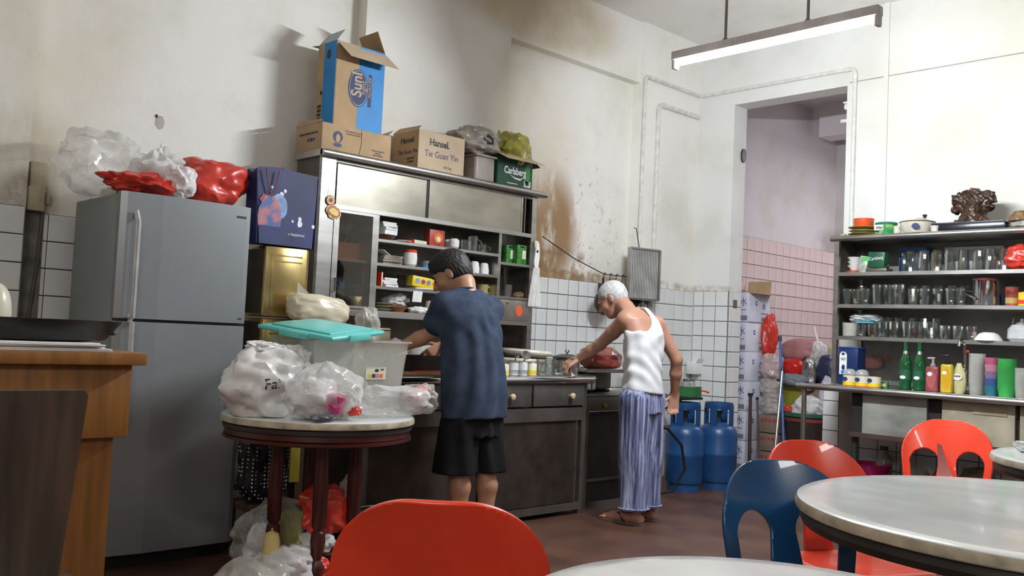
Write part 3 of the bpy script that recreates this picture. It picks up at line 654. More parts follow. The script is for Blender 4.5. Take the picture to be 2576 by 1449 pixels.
# base unit and worktop
def base_unit():
    o = thing('base_cabinet', 'dark steel base cabinet with drawers under the kitchen worktop', 'cabinet', (-4.5, 3.79, 0)); O = Vector((-4.5, 3.79, 0)); X = -4.125
    def B(name, lo, hi, m=STEELD, par=o, r=0):
        c = [(a+b)/2-q for a, b, q in zip(lo, hi, O)]; d = [abs(b-a) for a, b in zip(lo, hi)]; g = G()
        (g.rbox(c, d, r) if r else g.box(c, d)); return g.obj(name, m, par)
    B('carcass', (-4.86, 2.9, .09), (X-.05, 4.68, .855), STEELD)
    for y in (2.9, 4.645): B('leg', (X-.04, y, 0), (X, y+.04, .857)); B('leg', (-4.86, y, 0), (-4.82, y+.04, .1))
    B('rail', (X-.04, 2.94, .615), (X, 4.645, .70)); B('rail', (X-.04, 2.94, .03), (X, 4.645, .075)); B('rail', (X-.03, 2.94, .845), (X, 4.645, .857))
    ys = [2.945, 3.20, 3.69, 4.165, 4.655]; kn = [None, None, None, None]
    for i in range(4):
        d = B('drawer', (X-.03, ys[i]+.008, .712), (X+.008, ys[i+1]-.008, .848), mat('drawer_front', (.15, .14, .13), .36, .55, var=.15), r=.004)
        ky = [3.07, 3.45, pX(1281, 1000, X).y, pX(1432, 990, X).y][i]; kz = .778
        G().lathe([(.007, 0), (.007, .012), (.019, .02), (.019, .032), (.01, .037), (.0008, .038)], Vector((X+.008, ky, kz))-O, 16, axis=Vector((1, 0, 0))).obj('knob', mat('bone_knob', (.68, .56, .32), .35), d)
        G().lathe([(.008, 0), (.0075, .003), (.0008, .0035)], Vector((X+.008, ky-.09, kz-.01))-O, 12, axis=Vector((1, 0, 0))).obj('lock', mat('rusty_lock', (.11, .06, .04), .6, .3), d)
    for a, b, k in ((2.95, 3.80, 0), (3.76, 4.60, .012)): B('sliding_panel', (X-.035+k, a, .08), (X-.027+k, b, .612), mat('brown_steel_panel', (.075, .058, .046), .40, .5, var=.2))
    B('guide', (X-.02, 4.60, .08), (X-.005, 4.612, .612), STEEL)
base_unit()
o = thing('worktop', 'long steel kitchen worktop with rolled front edge', 'worktop', (-4.5, 3.79, .86)); G().rbox((0.01, 0, .021), (.76, 1.87, .038), .006).obj('top_sheet', STEEL, o); G().tube([(.39, -.935, .02), (.39, .935, .02)], .0225, 12).obj('rolled_edge', STEELP, o)
ZT = .9012
# ------------------------------------------------------------------ on top of the cabinet
ZK = 2.1735
a = pX(814, 371, -4.62); b = pX(980, 400, -4.62); h1 = .165
o = thing('carton', 'low brown carton lying flat under the blue box on the cabinet', 'box', (-4.765, (a.y+b.y)/2-.005, ZK)); w = b.y-a.y+.02
G().rbox((0, 0, h1/2), (.29, w, h1-.002), .003).obj('box_body', CARD, o)
G().prism([(-.145, 0), (.145, .0), (.13, .03), (-.12, .05)], (0, -w/2, h1), (1, 0, 0), (0, .15, .6), .002).obj('flap', CARD, o)
bar_text(o, FRONT, (.1456, -.03, h1*.8), (.12, .1), .009, mat('brown_print', (.2, .13, .08), .7)); bar_text(o, FRONT, (.1456, w*.31, .05), (.09, .04, .07), .008, INKD)
G().tube([(.146, w*.05, h1), (.1465, w*.06, h1*.5), (.146, w*.03, .01)], .0012, 5).obj('crease', TINB, o)
q = (.1456, -w*.28, h1*.45); patch('emblem', ell(.034, .034, 16, 0, .018), q, FRONT, INKB, o); patch('emblem', blob2(10, .016, .024, 4), (q[0]+.0008, q[1], q[2]+.01), FRONT, CARD, o); patch('emblem', ell(.03, .012, 12, 0, -.03), q, FRONT, INKB, o)
bar_text(o, SIDE, (0, -w/2-.0005, h1*.62), (.2,), .013, INKB); bar_text(o, SIDE, (0.03, -w/2-.0005, h1*.36), (.08,), .02, INKB)
# tall blue and brown box, open at the top
a = pX(838, 303, -4.66); b = pX(959, 330, -4.66); z0 = ZK+h1; zt = pX(843, 98, -4.66).z; hh = zt-z0; w = b.y-a.y; dd = .20
o = thing('carton', 'tall open blue and brown carton standing on the low carton', 'box', (-4.66-dd/2, (a.y+b.y)/2, z0))
t = .004
G().b2((dd/2-t, -w/2, 0), (dd/2, w/2, hh)).obj('front_wall', CARD, o); G().b2((-dd/2, -w/2, 0), (-dd/2+t, w/2, hh)).obj('back_wall', CARD, o)
for s in (-1, 1): G().b2((-dd/2, s*w/2-t/2, 0), (dd/2, s*w/2+t/2, hh)).obj('side_wall', CARD, o)
G().b2((-dd/2, -w/2, 0), (dd/2, w/2, t)).obj('box_base', CARD, o)
G().b2((dd/2, -.01, .001), (dd/2+.0008, w/2, hh)).obj('blue_stripe', BLUE, o)
G().b2((-.03, -w/2-t/2-.0008, .001), (dd/2, -w/2-t/2, hh)).obj('blue_stripe', BLUE, o)
def flap(name, hinge, along, out, ln, m, par, tp=.0):
    G().prism([(0, 0), (1, 0), (1-tp, ln), (tp, ln)], hinge, along, Vector(out).normalized(), .003).obj(name, m, par)
flap('flap', (dd/2, -w/2+.01, hh-.01), (0, w, 0), (.62, .10, -.55), .15, CARDL, o)
flap('flap', (-dd/2, w/2, hh), (dd, 0, 0), (.0, -.45, .9), .14, CARD, o)
flap('flap', (-dd/2, -w/2, hh), (0, w*.8, 0), (-.2, 0, .03), .08, CARD, o)
flap('flap', (-dd/2+.0, -w/2, hh), (dd, 0, 0), (.0, .6, .8), .10, mat('blue_flap_edge', (.35, .40, .45), .6), o, .08)
c = (dd/2+.0012, -.01, hh*.5); patch('logo', ell(.072, .115, 24), c, FRONT, INKB, o); patch('logo_ring', ell(.066, .108, 24), (c[0]+.0008, c[1], c[2]), FRONT, mat('logo_rim', (.35, .38, .5), .6), o); patch('logo_field', ell(.062, .103, 24), (c[0]+.0016, c[1], c[2]), FRONT, INKB, o)
text('Sunl', .105, CARDL, (c[0]+.0026, c[1]-.012, c[2]+.02), FRONT, o, spin=PI/2, sx=.85, bold=.002); text('light', .05, CARDL, (c[0]+.0026, c[1]+.035, c[2]+.01), FRONT, o, spin=PI/2)
text('POWDER', .03, CARDL, (c[0]+.001, c[1]+.083, c[2]+.02), FRONT, o, spin=PI/2); patch('print_block', rect(-.012, -.1, .012, .1), (dd/2+.0008, c[1]+.083, c[2]), FRONT, INKB, o)
SB = -w/2-t/2-.0009
patch('print_mark', ell(.022, .03), (0.02, SB, hh*.86), SIDE, INKD, o); patch('print_mark', ell(.012, .014), (-.045, SB, hh*.42), SIDE, INKD, o)
for k in range(5): patch('print_mark', rect(-.02, k*.026, .02, k*.026+.018), (-.06, SB, .02), SIDE, INKD, o)
# tea carton
a = pX(1050, 412, -4.60); b = pX(1166, 436, -4.60); w = b.y-a.y; h2 = pX(1050, 322, -4.60).z-ZK; dd = .27
o = thing('carton', 'brown tea carton lettered Tie Guan Yin on the cabinet', 'box', (-4.60-dd/2, (a.y+b.y)/2, ZK)); G().rbox((0, 0, h2/2), (dd, w, h2), .003).obj('box_body', CARD, o)
G().b2((dd/2, -w/2+.002, .002), (dd/2+.0008, w/2-.002, h2-.002)).obj('front_face', CARDL, o)
for s in (-1, 1): G().prism([(-dd/2, 0), (dd/2, 0), (dd/2-.01, .05), (-dd/2+.02, .07)], (0, s*w/2, h2), (1, 0, 0), (0, -s*.55, .5), .002).obj('flap', CARD, o)
q = dd/2+.0009
text('Hansel.', .062, INKD, (q, -.02, h2*.72), FRONT, o, bold=.002, sx=.9); text('Tie Guan Yin', .058, INKB, (q, .0, h2*.42), FRONT, o, sx=.9); text('100 bag', .024, INKD, (q, .05, h2*.14), FRONT, o)
text('Hansel', .05, INKD, (.02, -w/2-.0008, h2*.75), SIDE, o, bold=.001); text('Tie Guan Yin', .038, INKB, (.03, -w/2-.0008, h2*.45), SIDE, o); bar_text(o, SIDE, (.06, -w/2-.0008, h2*.25), (.08, .06), .012, INKD)
# grey tub with a crumpled bag on it
a = pX(1203, 445, -4.68); o = thing('plastic_tub', 'grey translucent plastic tub on the cabinet between two cartons', 'tub', (-4.70, a.y, ZK)); GT = mat('grey_tub_plastic', (.40, .36, .31), .35, var=.15)
g = G(); g.rbox((0, 0, .085), (.18, .18, .17), .02, seg=3); g.obj('tub_body', GT, o); G().rbox((0, 0, .172), (.20, .195, .016), .006).obj('tub_rim', GT, o)
b = plain_bag('plastic_bag', 'crumpled smoky grey bag heaped on the grey tub', 'plastic bag', (-4.70, a.y-.03, ZK+.182), (.14, .19, .095), 21, mat('smoky_bag', (.36, .33, .28), .25, var=.25, scale=9), crumple=.30, freq=3.5)
G().tube([(.05, .01+.03*math.cos(t), .165+.035*math.sin(t)) for t in [PI*i/8 for i in range(9)]], .006, 6).obj('bag_loop', FILMW, b)
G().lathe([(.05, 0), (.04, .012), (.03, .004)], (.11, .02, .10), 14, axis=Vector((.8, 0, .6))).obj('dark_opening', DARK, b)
# green beer carton
a = pX(1250, 458, -4.60); b = pX(1337, 472, -4.60); w = b.y-a.y; h3 = pX(1250, 382, -4.6).z-ZK; dd = .24
o = thing('carton', 'dark green beer carton lettered Carlsberg at the right of the cabinet top', 'box', (-4.60-dd/2, (a.y+b.y)/2, ZK))
G().b2((dd/2-.004, -w/2, 0), (dd/2, w/2, h3)).obj('front_wall', GREEN, o); G().b2((-dd/2, -w/2, 0), (-dd/2+.004, w/2, h3)).obj('back_wall', GREEN, o)
for s in (-1, 1): G().b2((-dd/2, s*w/2-.002, 0), (dd/2, s*w/2+.002, h3)).obj('side_wall', GREEN, o)
G().b2((-dd/2, -w/2, 0), (dd/2, w/2, .004)).obj('box_base', GREEN, o)
flap('flap', (dd/2, -w/2-.005, h3+.0), (0, w+.01, 0), (.62, .12, -.30), .105, CARDL, o, -.02); flap('flap', (-dd/2, w/2, h3), (dd, 0, 0), (0, .8, -.45), .09, mat('dark_flap', (.05, .05, .04), .7), o)
flap('flap', (-dd/2, -w/2, h3), (dd, 0, 0), (0, -.35, .9), .05, CARDL, o)
text('Carlsberg', .068, PAPER, (dd/2+.001, -.0, h3*.50), FRONT, o, bold=.0015, sx=.78); patch('swash', [(-.07, .0), (-.02, -.012), (.03, -.016), (.075, .004), (.03, -.028), (-.02, -.022)], (dd/2+.0005, .02, h3*.37), FRONT, PAPER, o)
patch('barcode', rect(-.032, -.02, .032, .02), (dd/2+.0005, w/2-.045, .035), FRONT, PAPER, o)
for k in range(9): patch('barcode_line', rect(-.026+k*.006, -.012, -.0235+k*.006, .014), (dd/2+.0015, w/2-.045, .035), FRONT, INKD, o)
patch('green_glow_print', blob2(14, .03, .08, 3), (dd/2+.0005, w/2-.05, h3*.5), FRONT, mat('mid_green_print', (.03, .22, .06), .4), o); bar_text(o, FRONT, (dd/2+.0008, -.02, .02), (.1,), .006, PAPER)
YB_ = mat('yellow_foil_bag', (.52, .46, .06), .22, var=.35, scale=14, col2=(.20, .19, .06))
b = plain_bag('plastic_bag', 'crumpled yellow green bag heaped in the beer carton', 'plastic bag', (-4.72, (pX(1290, 350, -4.7)).y, ZK+h3-.06), (.12, .15, .13), 27, YB_, crumple=.34, freq=4)
G().prism([(-.025, 0), (.03, 0), (.012, .11), (-.004, .12)], (.02, -.13, .12), (0, 1, 0), (0, -.1, 1), .01).obj('bag_ear', YB_, b)
# ------------------------------------------------------------------ things hung on the cabinet
p = pX(838, 520, XF+.006); o = thing('hanging_ornament', 'yellow gourd shaped paper ornament stuck to the cabinet post', 'ornament', p)
OR1 = mat('ornament_rim', (.75, .62, .30), .5); OR2 = mat('ornament_face', (.52, .12, .04), .5); OR3 = mat('ornament_gold', (.80, .60, .14), .4)
ft = FRONT @ Matrix.Rotation(-.35, 3, 'Z')
for poly, k, m in ((blob2(20, .052, .040, 3), 0, OR1), (blob2(18, .045, .033, 3), .002, OR2), (blob2(9, .034, .022, 8), .004, OR3)): patch('lower_lobe', poly, (k, .005, -.03), ft, m, o, .002)
for r, k, m in ((.030, 0, OR2), (.025, .002, OR1), (.015, .004, OR2), (.007, .006, BLACK)): patch('upper_lobe', ell(r, r), (k, -.02, .035), ft, m, o, .002)
G().tube([(.002, -.03, .06), (.0, -.035, .10)], .0015, 5).obj('string', OR1, o)
p = pX(1350, 640, XF+.02); o = thing('bag_dispenser', 'white clip with clear plastic bags hanging from the cabinet right post', 'bag clip', p)
G().prism([(-.02, -.09), (.012, -.10), (.024, -.02), (.02, .05), (.012, .085), (-.012, .085), (-.016, .02), (-.028, -.05)], (0, 0, 0), (0, 1, 0), (0, 0, 1), .008).obj('clip', WHITE, o)
G().lathe([(.011, 0), (.008, .003), (.001, .0035)], (.008, .0, .02), 12, axis=Vector((1, 0, 0))).obj('clip_hole', DARK, o)
G().rbox((-.004, -.004, .07), (.012, .03, .05), .003).obj('hook_plate', CREAM, o)
g = sheet2d(lambda u, v: max(abs(u)-(.03+.035*v/.28), abs(v-.14)-.14), -.08, .08, -.005, .29, .012, lambda u, v: (.006+.012*math.sin(u*90+v*9)*(v/.28), u-.01*v/.28, -.09-v)); solidify(g.obj('bag_film', film('bag_film', (.80, .79, .76), .45, .9, .25), o), .001)
# ------------------------------------------------------------------ shelf contents
def shelf_pos(px, py, z, X=-4.68): q = pX(px, py, X); return (X, q.y, z+.0008)
SP = shelf_pos
def slab_stack(name, label, cat, loc, n, w, d, h, m, group=None):
    o = thing(name, label, cat, loc, 0, group)
    for k in range(n): G().box((random.uniform(-.008, .008), random.uniform(-.01, .01), h*(k+.5)), (d, w, h*.9), rot=Matrix.Rotation(random.uniform(-.15, .15), 3, 'Z')).obj('sheet', m, o)
    return o
z = CZ[0]
slab_stack('paper_stack', 'uneven stack of white papers at the left of the top cabinet shelf', 'paper', (-4.70, SP(970, 600, z)[1], z+.035), 5, .10, .14, .016, PAPER)
o = lat('dish', 'brown dish under the paper stack on the top cabinet shelf', 'dish', SP(965, 600, z, -4.70), [(.04, 0), (.075, .03), (.072, .032), (.035, .006)], mat('brown_dish', (.16, .07, .03), .3), 20)
slab_stack('paper_stack', 'flat white papers lying beside the brown dish', 'paper', SP(1005, 604, z, -4.65), 2, .10, .12, .004, mat('lilac_paper', (.68, .64, .70), .6))
o = thing('notepad', 'cream notepad with red edge on the top cabinet shelf', 'notepad', SP(1045, 606, z, -4.66), .2); G().rbox((0, 0, .012), (.09, .12, .022), .003).obj('pages', CREAM, o); G().b2((-.045, -.064, 0), (.045, -.059, .024)).obj('spine', RED, o)
o = thing('snack_box', 'red box with orange print on the top cabinet shelf', 'box', SP(1092, 608, z, -4.68)); RB = mat('red_box', (.42, .05, .035), .45, var=.2); G().rbox((0, 0, .055), (.06, .125, .108), .003).obj('box_body', RB, o)
patch('print', ell(.036, .034), (.031, 0.01, .058), FRONT, ORANGE, o); patch('print', blob2(12, .018, .018, 3), (.032, .01, .05), FRONT, CREAM, o)
for px, X in ((1142, -4.66), (1128, -4.74)): lat('cup', 'white ceramic cup beside the red box' if px > 1135 else 'pale cup half hidden behind the white cup beside the red box', 'cup', SP(px, 615, z, X), [(.02, 0), (.034, .015), (.036, .055), (.025, .068), (.001, .07)], CERAM, 18)
mug('clear glass mug lying left of the tall glass on the top cabinet shelf', SP(1170, 618, z, -4.70), .036, .075, GLS, 2.2)
mug('tall clear glass mug standing on the top cabinet shelf', SP(1189, 620, z, -4.64), .033, .10, GLS, .6)
mug('short clear glass mug at the right end of the top cabinet shelf', SP(1213, 624, z, -4.66), .033, .055, GLS, .4)
z = CZ[1]
slab_stack('tray_stack', 'shallow stacked trays at the left of the second cabinet shelf', 'tray', SP(972, 660, z, -4.70), 4, .14, .14, .014, mat('dull_tray', (.32, .28, .22), .4, var=.3))
o = slab_stack('envelope', 'white envelope leaning on the stacked trays', 'paper', (-4.68, SP(968, 640, z)[1], z+.06), 1, .12, .06, .004, PAPER); o.rotation_euler = (-.35, 0, .3)
lat('tin_lid', 'dark purple round tin beside the white jar', 'tin', SP(1000, 662, z, -4.67), [(.035, 0), (.037, .03), (.02, .034), (.001, .035)], mat('plum_tin', (.10, .03, .05), .4), 18)
o = lat('jar', 'round white jar with red lid on the second cabinet shelf', 'jar', SP(1031, 664, z, -4.655), [(.03, 0), (.042, .012), (.046, .05), (.042, .085), (.035, .09), (.001, .09)], CERAM, 24); G().lathe([(.041, .088), (.042, .102), (.036, .106), (.001, .107)], n=24).obj('lid', RED, o)
o = lat('small_pot', 'small grey pot with blue base right of the white jar', 'pot', SP(1072, 664, z, -4.65), [(.025, 0), (.033, .02), (.03, .045), (.001, .046)], mat('grey_pot', (.2, .2, .22), .3), 18); G().lathe([(.036, .0), (.034, .018)], n=18, cap=False).obj('blue_base', BLUE, o)
for i, px in enumerate((1193, 1217)): lat('cup', 'white ceramic cup turned upside down, the larger one behind the man\'s neck' if i == 0 else 'white ceramic cup turned upside down, the smaller one near the divider', 'cup', SP(px, 684, z, -4.65-.03*i), [(.034, 0), (.035, .03), (.028, .072), (.018, .08), (.001, .081)], CERAM, 20)
z = CZ[2]
o = thing('book', 'red spined book standing at the left of the third cabinet shelf', 'book', SP(948, 715, z, -4.66)); G().b2((-.05, -.006, 0), (.05, .006, .085)).obj('cover', RED, o); G().b2((-.048, -.004, .002), (.052, .004, .083)).obj('pages', PAPER, o)
slab_stack('packet_stack', 'white and blue packets stacked on the third cabinet shelf', 'packet', SP(973, 717, z, -4.67), 4, .10, .10, .014, PAPER)
o = thing('picture_frame', 'small dark frame leaning at the back of the third cabinet shelf', 'frame', SP(1008, 715, z, -4.82)); G().b2((0, -.03, 0), (.006, .03, .09)).obj('frame_board', DARK, o); G().b2((.006, -.024, .006), (.007, .024, .084)).obj('print', mat('dull_print', (.15, .13, .1), .5), o)
o = thing('tea_box', 'yellow tea box with red oval mark lying on the third cabinet shelf', 'box', SP(1062, 722, z, -4.655), -.12); G().rbox((0, 0, .045), (.07, .19, .066), .003, rot=Matrix.Rotation(-.10, 3, 'X')).obj('box_body', YEL, o)
for a_, m in ((-.055, PALE), (-.015, mat('red_oval', (.5, .04, .02), .5)), (.025, PALE), (.07, ORANGE)): patch('print', ell(.015, .015), (.0362, a_, .048-a_*.1), FRONT, m, o)
G().rbox((.01, .0, .006), (.09, .16, .010), .003).obj('tray_below', CREAM, o)
mug('glass mug with yellow drink powder behind the man on the third cabinet shelf', SP(1215, 712, z, -4.70), .04, .075, film('yellow_cup', (.55, .45, .2), .5, .9), 1.0)
g = sheet2d(lambda u, v: max(abs(u)-.034, abs(v-.035)-.035), -.04, .04, -.005, .075, .008, lambda u, v: (.0+.004*math.sin(u*60), u-.1*v, -v*1.0)); o = solidify(g.obj('receipt', PAPER, None, (XF+.008, pX(1050, 728, XF).y, CZ[2]-.012)), .0008); tag(o, 'white slip of paper hanging from the third cabinet shelf', 'paper')
z = CZ[3]
o = thing('plate_stack', 'small stack of plates at the left of the bottom cabinet shelf', 'plate', SP(963, 778, z, -4.66))
for k in range(3): G().lathe([(.03, .018*k), (.06, .018*k+.012), (.058, .018*k+.014), (.0008, .018*k+.004)], n=20).obj('plate', mat('beige_plate', (.45, .40, .28), .3, var=.2), o)
plain_bag('plastic_bag', 'white plastic bag bulging over a brown bowl on the bottom cabinet shelf', 'plastic bag', SP(995, 770, z+.028, -4.70), (.07, .085, .045), 33, FILMW, crumple=.35)
lat('bowl', 'orange brown bowl under the white bag on the bottom cabinet shelf', 'bowl', SP(1000, 780, z, -4.66), [(.035, 0), (.062, .03), (.058, .03), (.03, .008), (.001, .007)], mat('brown_bowl', (.36, .13, .03), .35), 20)
plain_bag('paper_packet', 'white paper packet lying on the bottom cabinet shelf', 'packet', SP(1052, 780, z, -4.65), (.05, .075, .022), 35, PAPER, crumple=.25)
can('white and yellow milk can on the bottom cabinet shelf', SP(1083, 783, z, -4.64), .034, .085, CREAM, YEL, name='milk_can')
lat('cup', 'maroon cup behind the white packet on the bottom cabinet shelf', 'cup', SP(1030, 770, z, -4.80), hollow(.03, .035, .05), mat('maroon_cup', (.12, .02, .02), .3), 16)
# right column
for px, w_, X, hh_, lb in ((1275, .07, -4.70, .13, 'slanting green packet at the left of the right cabinet column'), (1305, .09, -4.65, .135, 'green box with pale label in the right cabinet column')):
    o = thing('green_packet', lb, 'packet', SP(px, 662, 1.65, X)); G().rbox((0, 0, hh_/2), (.06, w_, hh_), .006).obj('pack_body', mat('pack_green', (.05, .26, .04), .4, var=.3, scale=18), o); patch('pack_label', rect(-.004, -.03, .03, .03), (.031, 0.005, hh_*.5), FRONT, CREAM, o); patch('pack_label', rect(-.02, -.006, .02, .006), (.031, 0, hh_*.9), FRONT, BLACK, o)
lat('jar', 'dim glass jar on the lower shelf of the right cabinet column', 'jar', SP(1275, 745, 1.418, -4.75), hollow(.035, .035, .09), mat('dim_jar', (.12, .11, .10), .2), 16)
plain_bag('bread_roll', 'brown crumpled packet on the lower shelf of the right cabinet column', 'packet', SP(1307, 748, 1.418, -4.68), (.04, .055, .022), 37, mat('brown_packet', (.2, .12, .06), .5), crumple=.3)
# behind the glass door
z = 1.56; y = pX(870, 640, -4.74).y; o = thing('basket', 'pink plastic basket of utensils behind the glass cabinet door', 'basket', (-4.75, y-.005, z+.001)); PB = mat('pink_basket', (.60, .20, .13), .4, var=.1)
g = G()
for s in (-1, 1): g.box((0, s*.105, .05), (.16, .004, .10)); g.box((s*.08, 0, .05), (.004, .21, .10))
g.box((0, 0, .003), (.16, .21, .006)); g.obj('basket_body', PB, o)
for k in range(5): G().tube([(-.03+.015*k, -.06+.03*k, .02), (-.02+.01*k, -.02+.05*k, .17)], .004, 6).obj('utensil', [LWOOD, YEL, STEELP, LWOOD, RED][k], o)
plain_bag('plastic_bag', 'clear crumpled bag behind the glass cabinet door', 'plastic bag', (-4.77, y+.02, z+.16), (.05, .07, .045), 39, FILMG)
z = CZ[3]
for k, (px, X, r, h, m, lb) in enumerate(((845, -4.70, .05, .11, mat('jar_amber', (.16, .12, .07), .2), 'amber jar low behind the glass cabinet door'), (895, -4.72, .045, .15, mat('jar_green', (.06, .16, .10), .3), 'green lidded jar behind the glass cabinet door'))):
    o = lat('jar', lb, 'jar', (X, pX(px, 760, X).y, z+.001), [(r*.9, 0), (r, .005), (r, h*.8), (r*.7, h*.9), (.001, h*.9)], m, 18); G().lathe([(r*.78, h*.88), (r*.78, h), (.001, h*1.01)], n=18).obj('lid', TURQ if k else STEELP, o)
lat('tub', 'cream yellow tub behind the glass cabinet door', 'tub', (-4.65, pX(888, 780, -4.65).y, z+.001), hollow(.04, .055, .075), mat('cream_tub', (.62, .52, .28), .4), 18)
plain_bag('plastic_bag', 'bright blue crumpled bag behind the glass cabinet door', 'plastic bag', (-4.74, pX(852, 700, -4.74).y, z+.115), (.04, .045, .035), 41, BLUE, crumple=.3)
o = thing('broom_handle', 'red stick standing behind the glass cabinet door edge', 'stick', (-4.66, 3.215, z+.001)); G().tube([(0, 0, 0), (0, 0, .30)], .006, 8).obj('stick', RED, o); G().lathe([(.009, .30), (.006, .33), (.001, .331)], n=10).obj('tip', RED, o)
# ------------------------------------------------------------------ wooden service counter at the left
XC = -3.0; YE = pX(368, 890, XC).y
o = thing('wooden_counter', 'orange brown wooden service counter at the left edge', 'counter', (XC, YE, 0))
G().rbox((-.3, -.75, 1.02), (.62, 1.5, .04), .003).obj('counter_top', WOOD, o)
q = pX(345, 1100, XC-.02); G().rbox((-.31, -.78, (1.0+q.z)/2), (.56, 1.5, 1.0-q.z-.002), .003).obj('upper_front', WOOD, o)
G().b2((-.56, -1.5, 0), (-.06, -.065, q.z)).obj('lower_carcass', WOOD, o)
ZW = 1.0405
o = thing('tray', 'black plastic tray with scalloped rim on the wooden counter', 'tray', (XC-.235, YE-.28, ZW+.03)); n = 64
g = G(); R0 = []
for k, (rr, zz) in enumerate(((.20, 0), (.215, .004), (.255, .056), (.262, .066), (.25, .056), (.21, .008), (.001, .006))):
    R0.append((rr, zz))
vs = []; fs = []
for rr, zz in R0:
    for i in range(n):
        a = 2*PI*i/n; w_ = (1+.015*math.sin(a*32)) if rr > .24 else 1; vs.append((rr*w_*math.cos(a)*.85, rr*w_*math.sin(a)*1.05, zz+(.008*math.sin(a*32) if rr > .24 else 0)))
for k in range(len(R0)-1):
    for i in range(n): fs.append((k*n+i, k*n+(i+1) % n, (k+1)*n+(i+1) % n, (k+1)*n+i))
fs.append(tuple(reversed(range(n)))); g.raw(vs, fs); g.obj('tray_body', BLACK, o)
plain_bag('dark_cloth', 'dark crumpled cloth heaped inside the black tray', 'cloth', (XC-.235, YE-.28, ZW+.04), (.17, .22, .016), 43, DARK, crumple=.3, freq=6)
o = thing('paper_stack', 'white papers under the black tray on the wooden counter', 'paper', (XC-.17, YE-.385, ZW))
for k in range(6): G().box((random.uniform(-.01, .01), random.uniform(-.015, .015), .0022+.0045*k), (.29, .60-.02*k, .004), rot=Matrix.Rotation(random.uniform(-.03, .03), 3, 'Z')).obj('sheet', PAPER, o)
o = thing('snack_packet', 'small brown packet standing behind the black tray', 'packet', (XC-.44, YE+.02-.12, ZW)); G().rbox((0, 0, .035), (.05, .07, .068), .006).obj('pack_body', mat('tan_pack', (.32, .2, .08), .4, var=.4, scale=30), o); patch('pack_label', rect(-.02, -.02, .02, .01), (.0255, 0, .035), FRONT, DARK, o)
o = plain_bag('ceramic_jar', 'cream rounded jar cut off by the left frame edge', 'jar', (XC-.52, pX(-22, 800, XC-.52).y, ZW), (.06, .06, .11), 44, CREAM, crumple=.02)
# dark wooden chair against the counter
XH = XC+.34; q = pX(220, 980, XH)
o = thing('wooden_chair', 'dark brown wooden chair with solid panel back at the left', 'chair', (XH, q.y-.21, 0)); zt = q.z; w = .42; BRW = mat('grey_brown_wood', (.075, .052, .036), .45, var=.25, scale=4, stretch=(5, 5, .5))
g = G(); g.prism([(-w/2+.03, 0), (w/2-.045, 0), (w/2, zt-.36), (w/2-.012, zt-.345), (-w/2+.012, zt-.345), (-w/2, zt-.36)], (-.04, 0, .345), (0, 1, 0), (.05, 0, 1), .022); g.obj('back_panel', BRW, o)
G().rbox((.17, 0, .43), (.42, .42, .03), .01).obj('seat', BRW, o)
for sx, sy in ((-.02, -.17), (-.02, .16), (.34, -.17), (.34, .17)): G().box((sx, sy, .21), (.035, .035, .42)).obj('leg', BRW, o)
# ------------------------------------------------------------------ round marble tables
def round_table(label, c, r, h=.75, apron=True, legs='turned'):
    o = thing('round_table', label, 'table', (c[0], c[1], 0))
    t = G().lathe([(r-.02, h-.037), (r-.004, h-.033), (r, h-.018), (r-.003, h-.004), (r-.012, h), (r-.05, h+.0005), (.001, h+.0005)], n=72, m=0).obj('marble_top', MARB, o)
    G().lathe([(r-.016, h-.036), (r+.0008, h-.030), (r+.002, h-.016), (r-.001, h-.006)], n=72, cap=False).obj('worn_edge', MARE, t)
    if apron:
        a = G().lathe([(r-.03, h-.095), (r-.018, h-.085), (r-.022, h-.037), (r-.06, h-.037)], n=64).obj('apron', WOODR, o)
        G().lathe([(r-.032, h-.11), (r-.012, h-.104), (r-.012, h-.092), (r-.03, h-.088)], n=64, cap=False).obj('apron_moulding', WOODR, a)
        G().lathe([(r-.018, h-.062), (r-.010, h-.058), (r-.010, h-.040), (r-.02, h-.037)], n=64, cap=False).obj('top_band', RUBB, a)
    else:
        a = G().lathe([(r-.045, h-.076), (r-.018, h-.073), (r-.010, h-.055), (r-.014, h-.037), (r-.06, h-.037)], n=64).obj('under_band', RUBB, o)
    if legs == 'turned':
        for k in range(4):
            an = PI/4+k*PI/2+.35; x, y = (r-.26)*math.cos(an), (r-.26)*math.sin(an)
            G().lathe([(.012, 0), (.022, .02), (.018, .05), (.03, .08), (.03, .10), (.018, .12), (.026, .15), (.034, .20), (.03, .24), (.02, .25), (.032, .27), (.034, .45), (.028, .62), (.032, h-.03)], (x, y, 0), 14).obj('leg', WOODR, o)
        for k in range(2):
            an = PI/4+k*PI/2+.35; d = Vector((math.cos(an), math.sin(an), 0))*(r-.26); g = G(); g.tube([d+Vector((0, 0, .1)), -d+Vector((0, 0, .1))], .016, 8); g.obj('stretcher', WOODR, o)
    else:
        G().lathe([(.05, .08), (.04, .12), (.035, .4), (.05, .6), (.09, h-.03)], n=16).obj('pedestal', RUBB, o)
        for k in range(4):
            an = k*PI/2+.3; G().tube([(.03*math.cos(an), .03*math.sin(an), .14), (.18*math.cos(an), .18*math.sin(an), .09), (.26*math.cos(an), .26*math.sin(an), .015)], .02, 8).obj('foot', RUBB, o)
    return o
round_table('round marble topped table with dark red apron holding white plastic bags', (-3.735, 2.375), .44)
round_table('round marble table at the right with a dark band under its edge', (-.744, 2.755), .68, apron=False, legs='ped')
round_table('round marble table cut off by the bottom frame edge', (-.735, 1.27), .385, apron=False, legs='ped')
round_table('round marble table at the far right holding newspapers', (-.88, 4.5), .62, apron=False, legs='ped')
o = thing('newspaper', 'folded newspapers on the far right round table', 'newspaper', (-1.30, 4.60, .7515), .4)
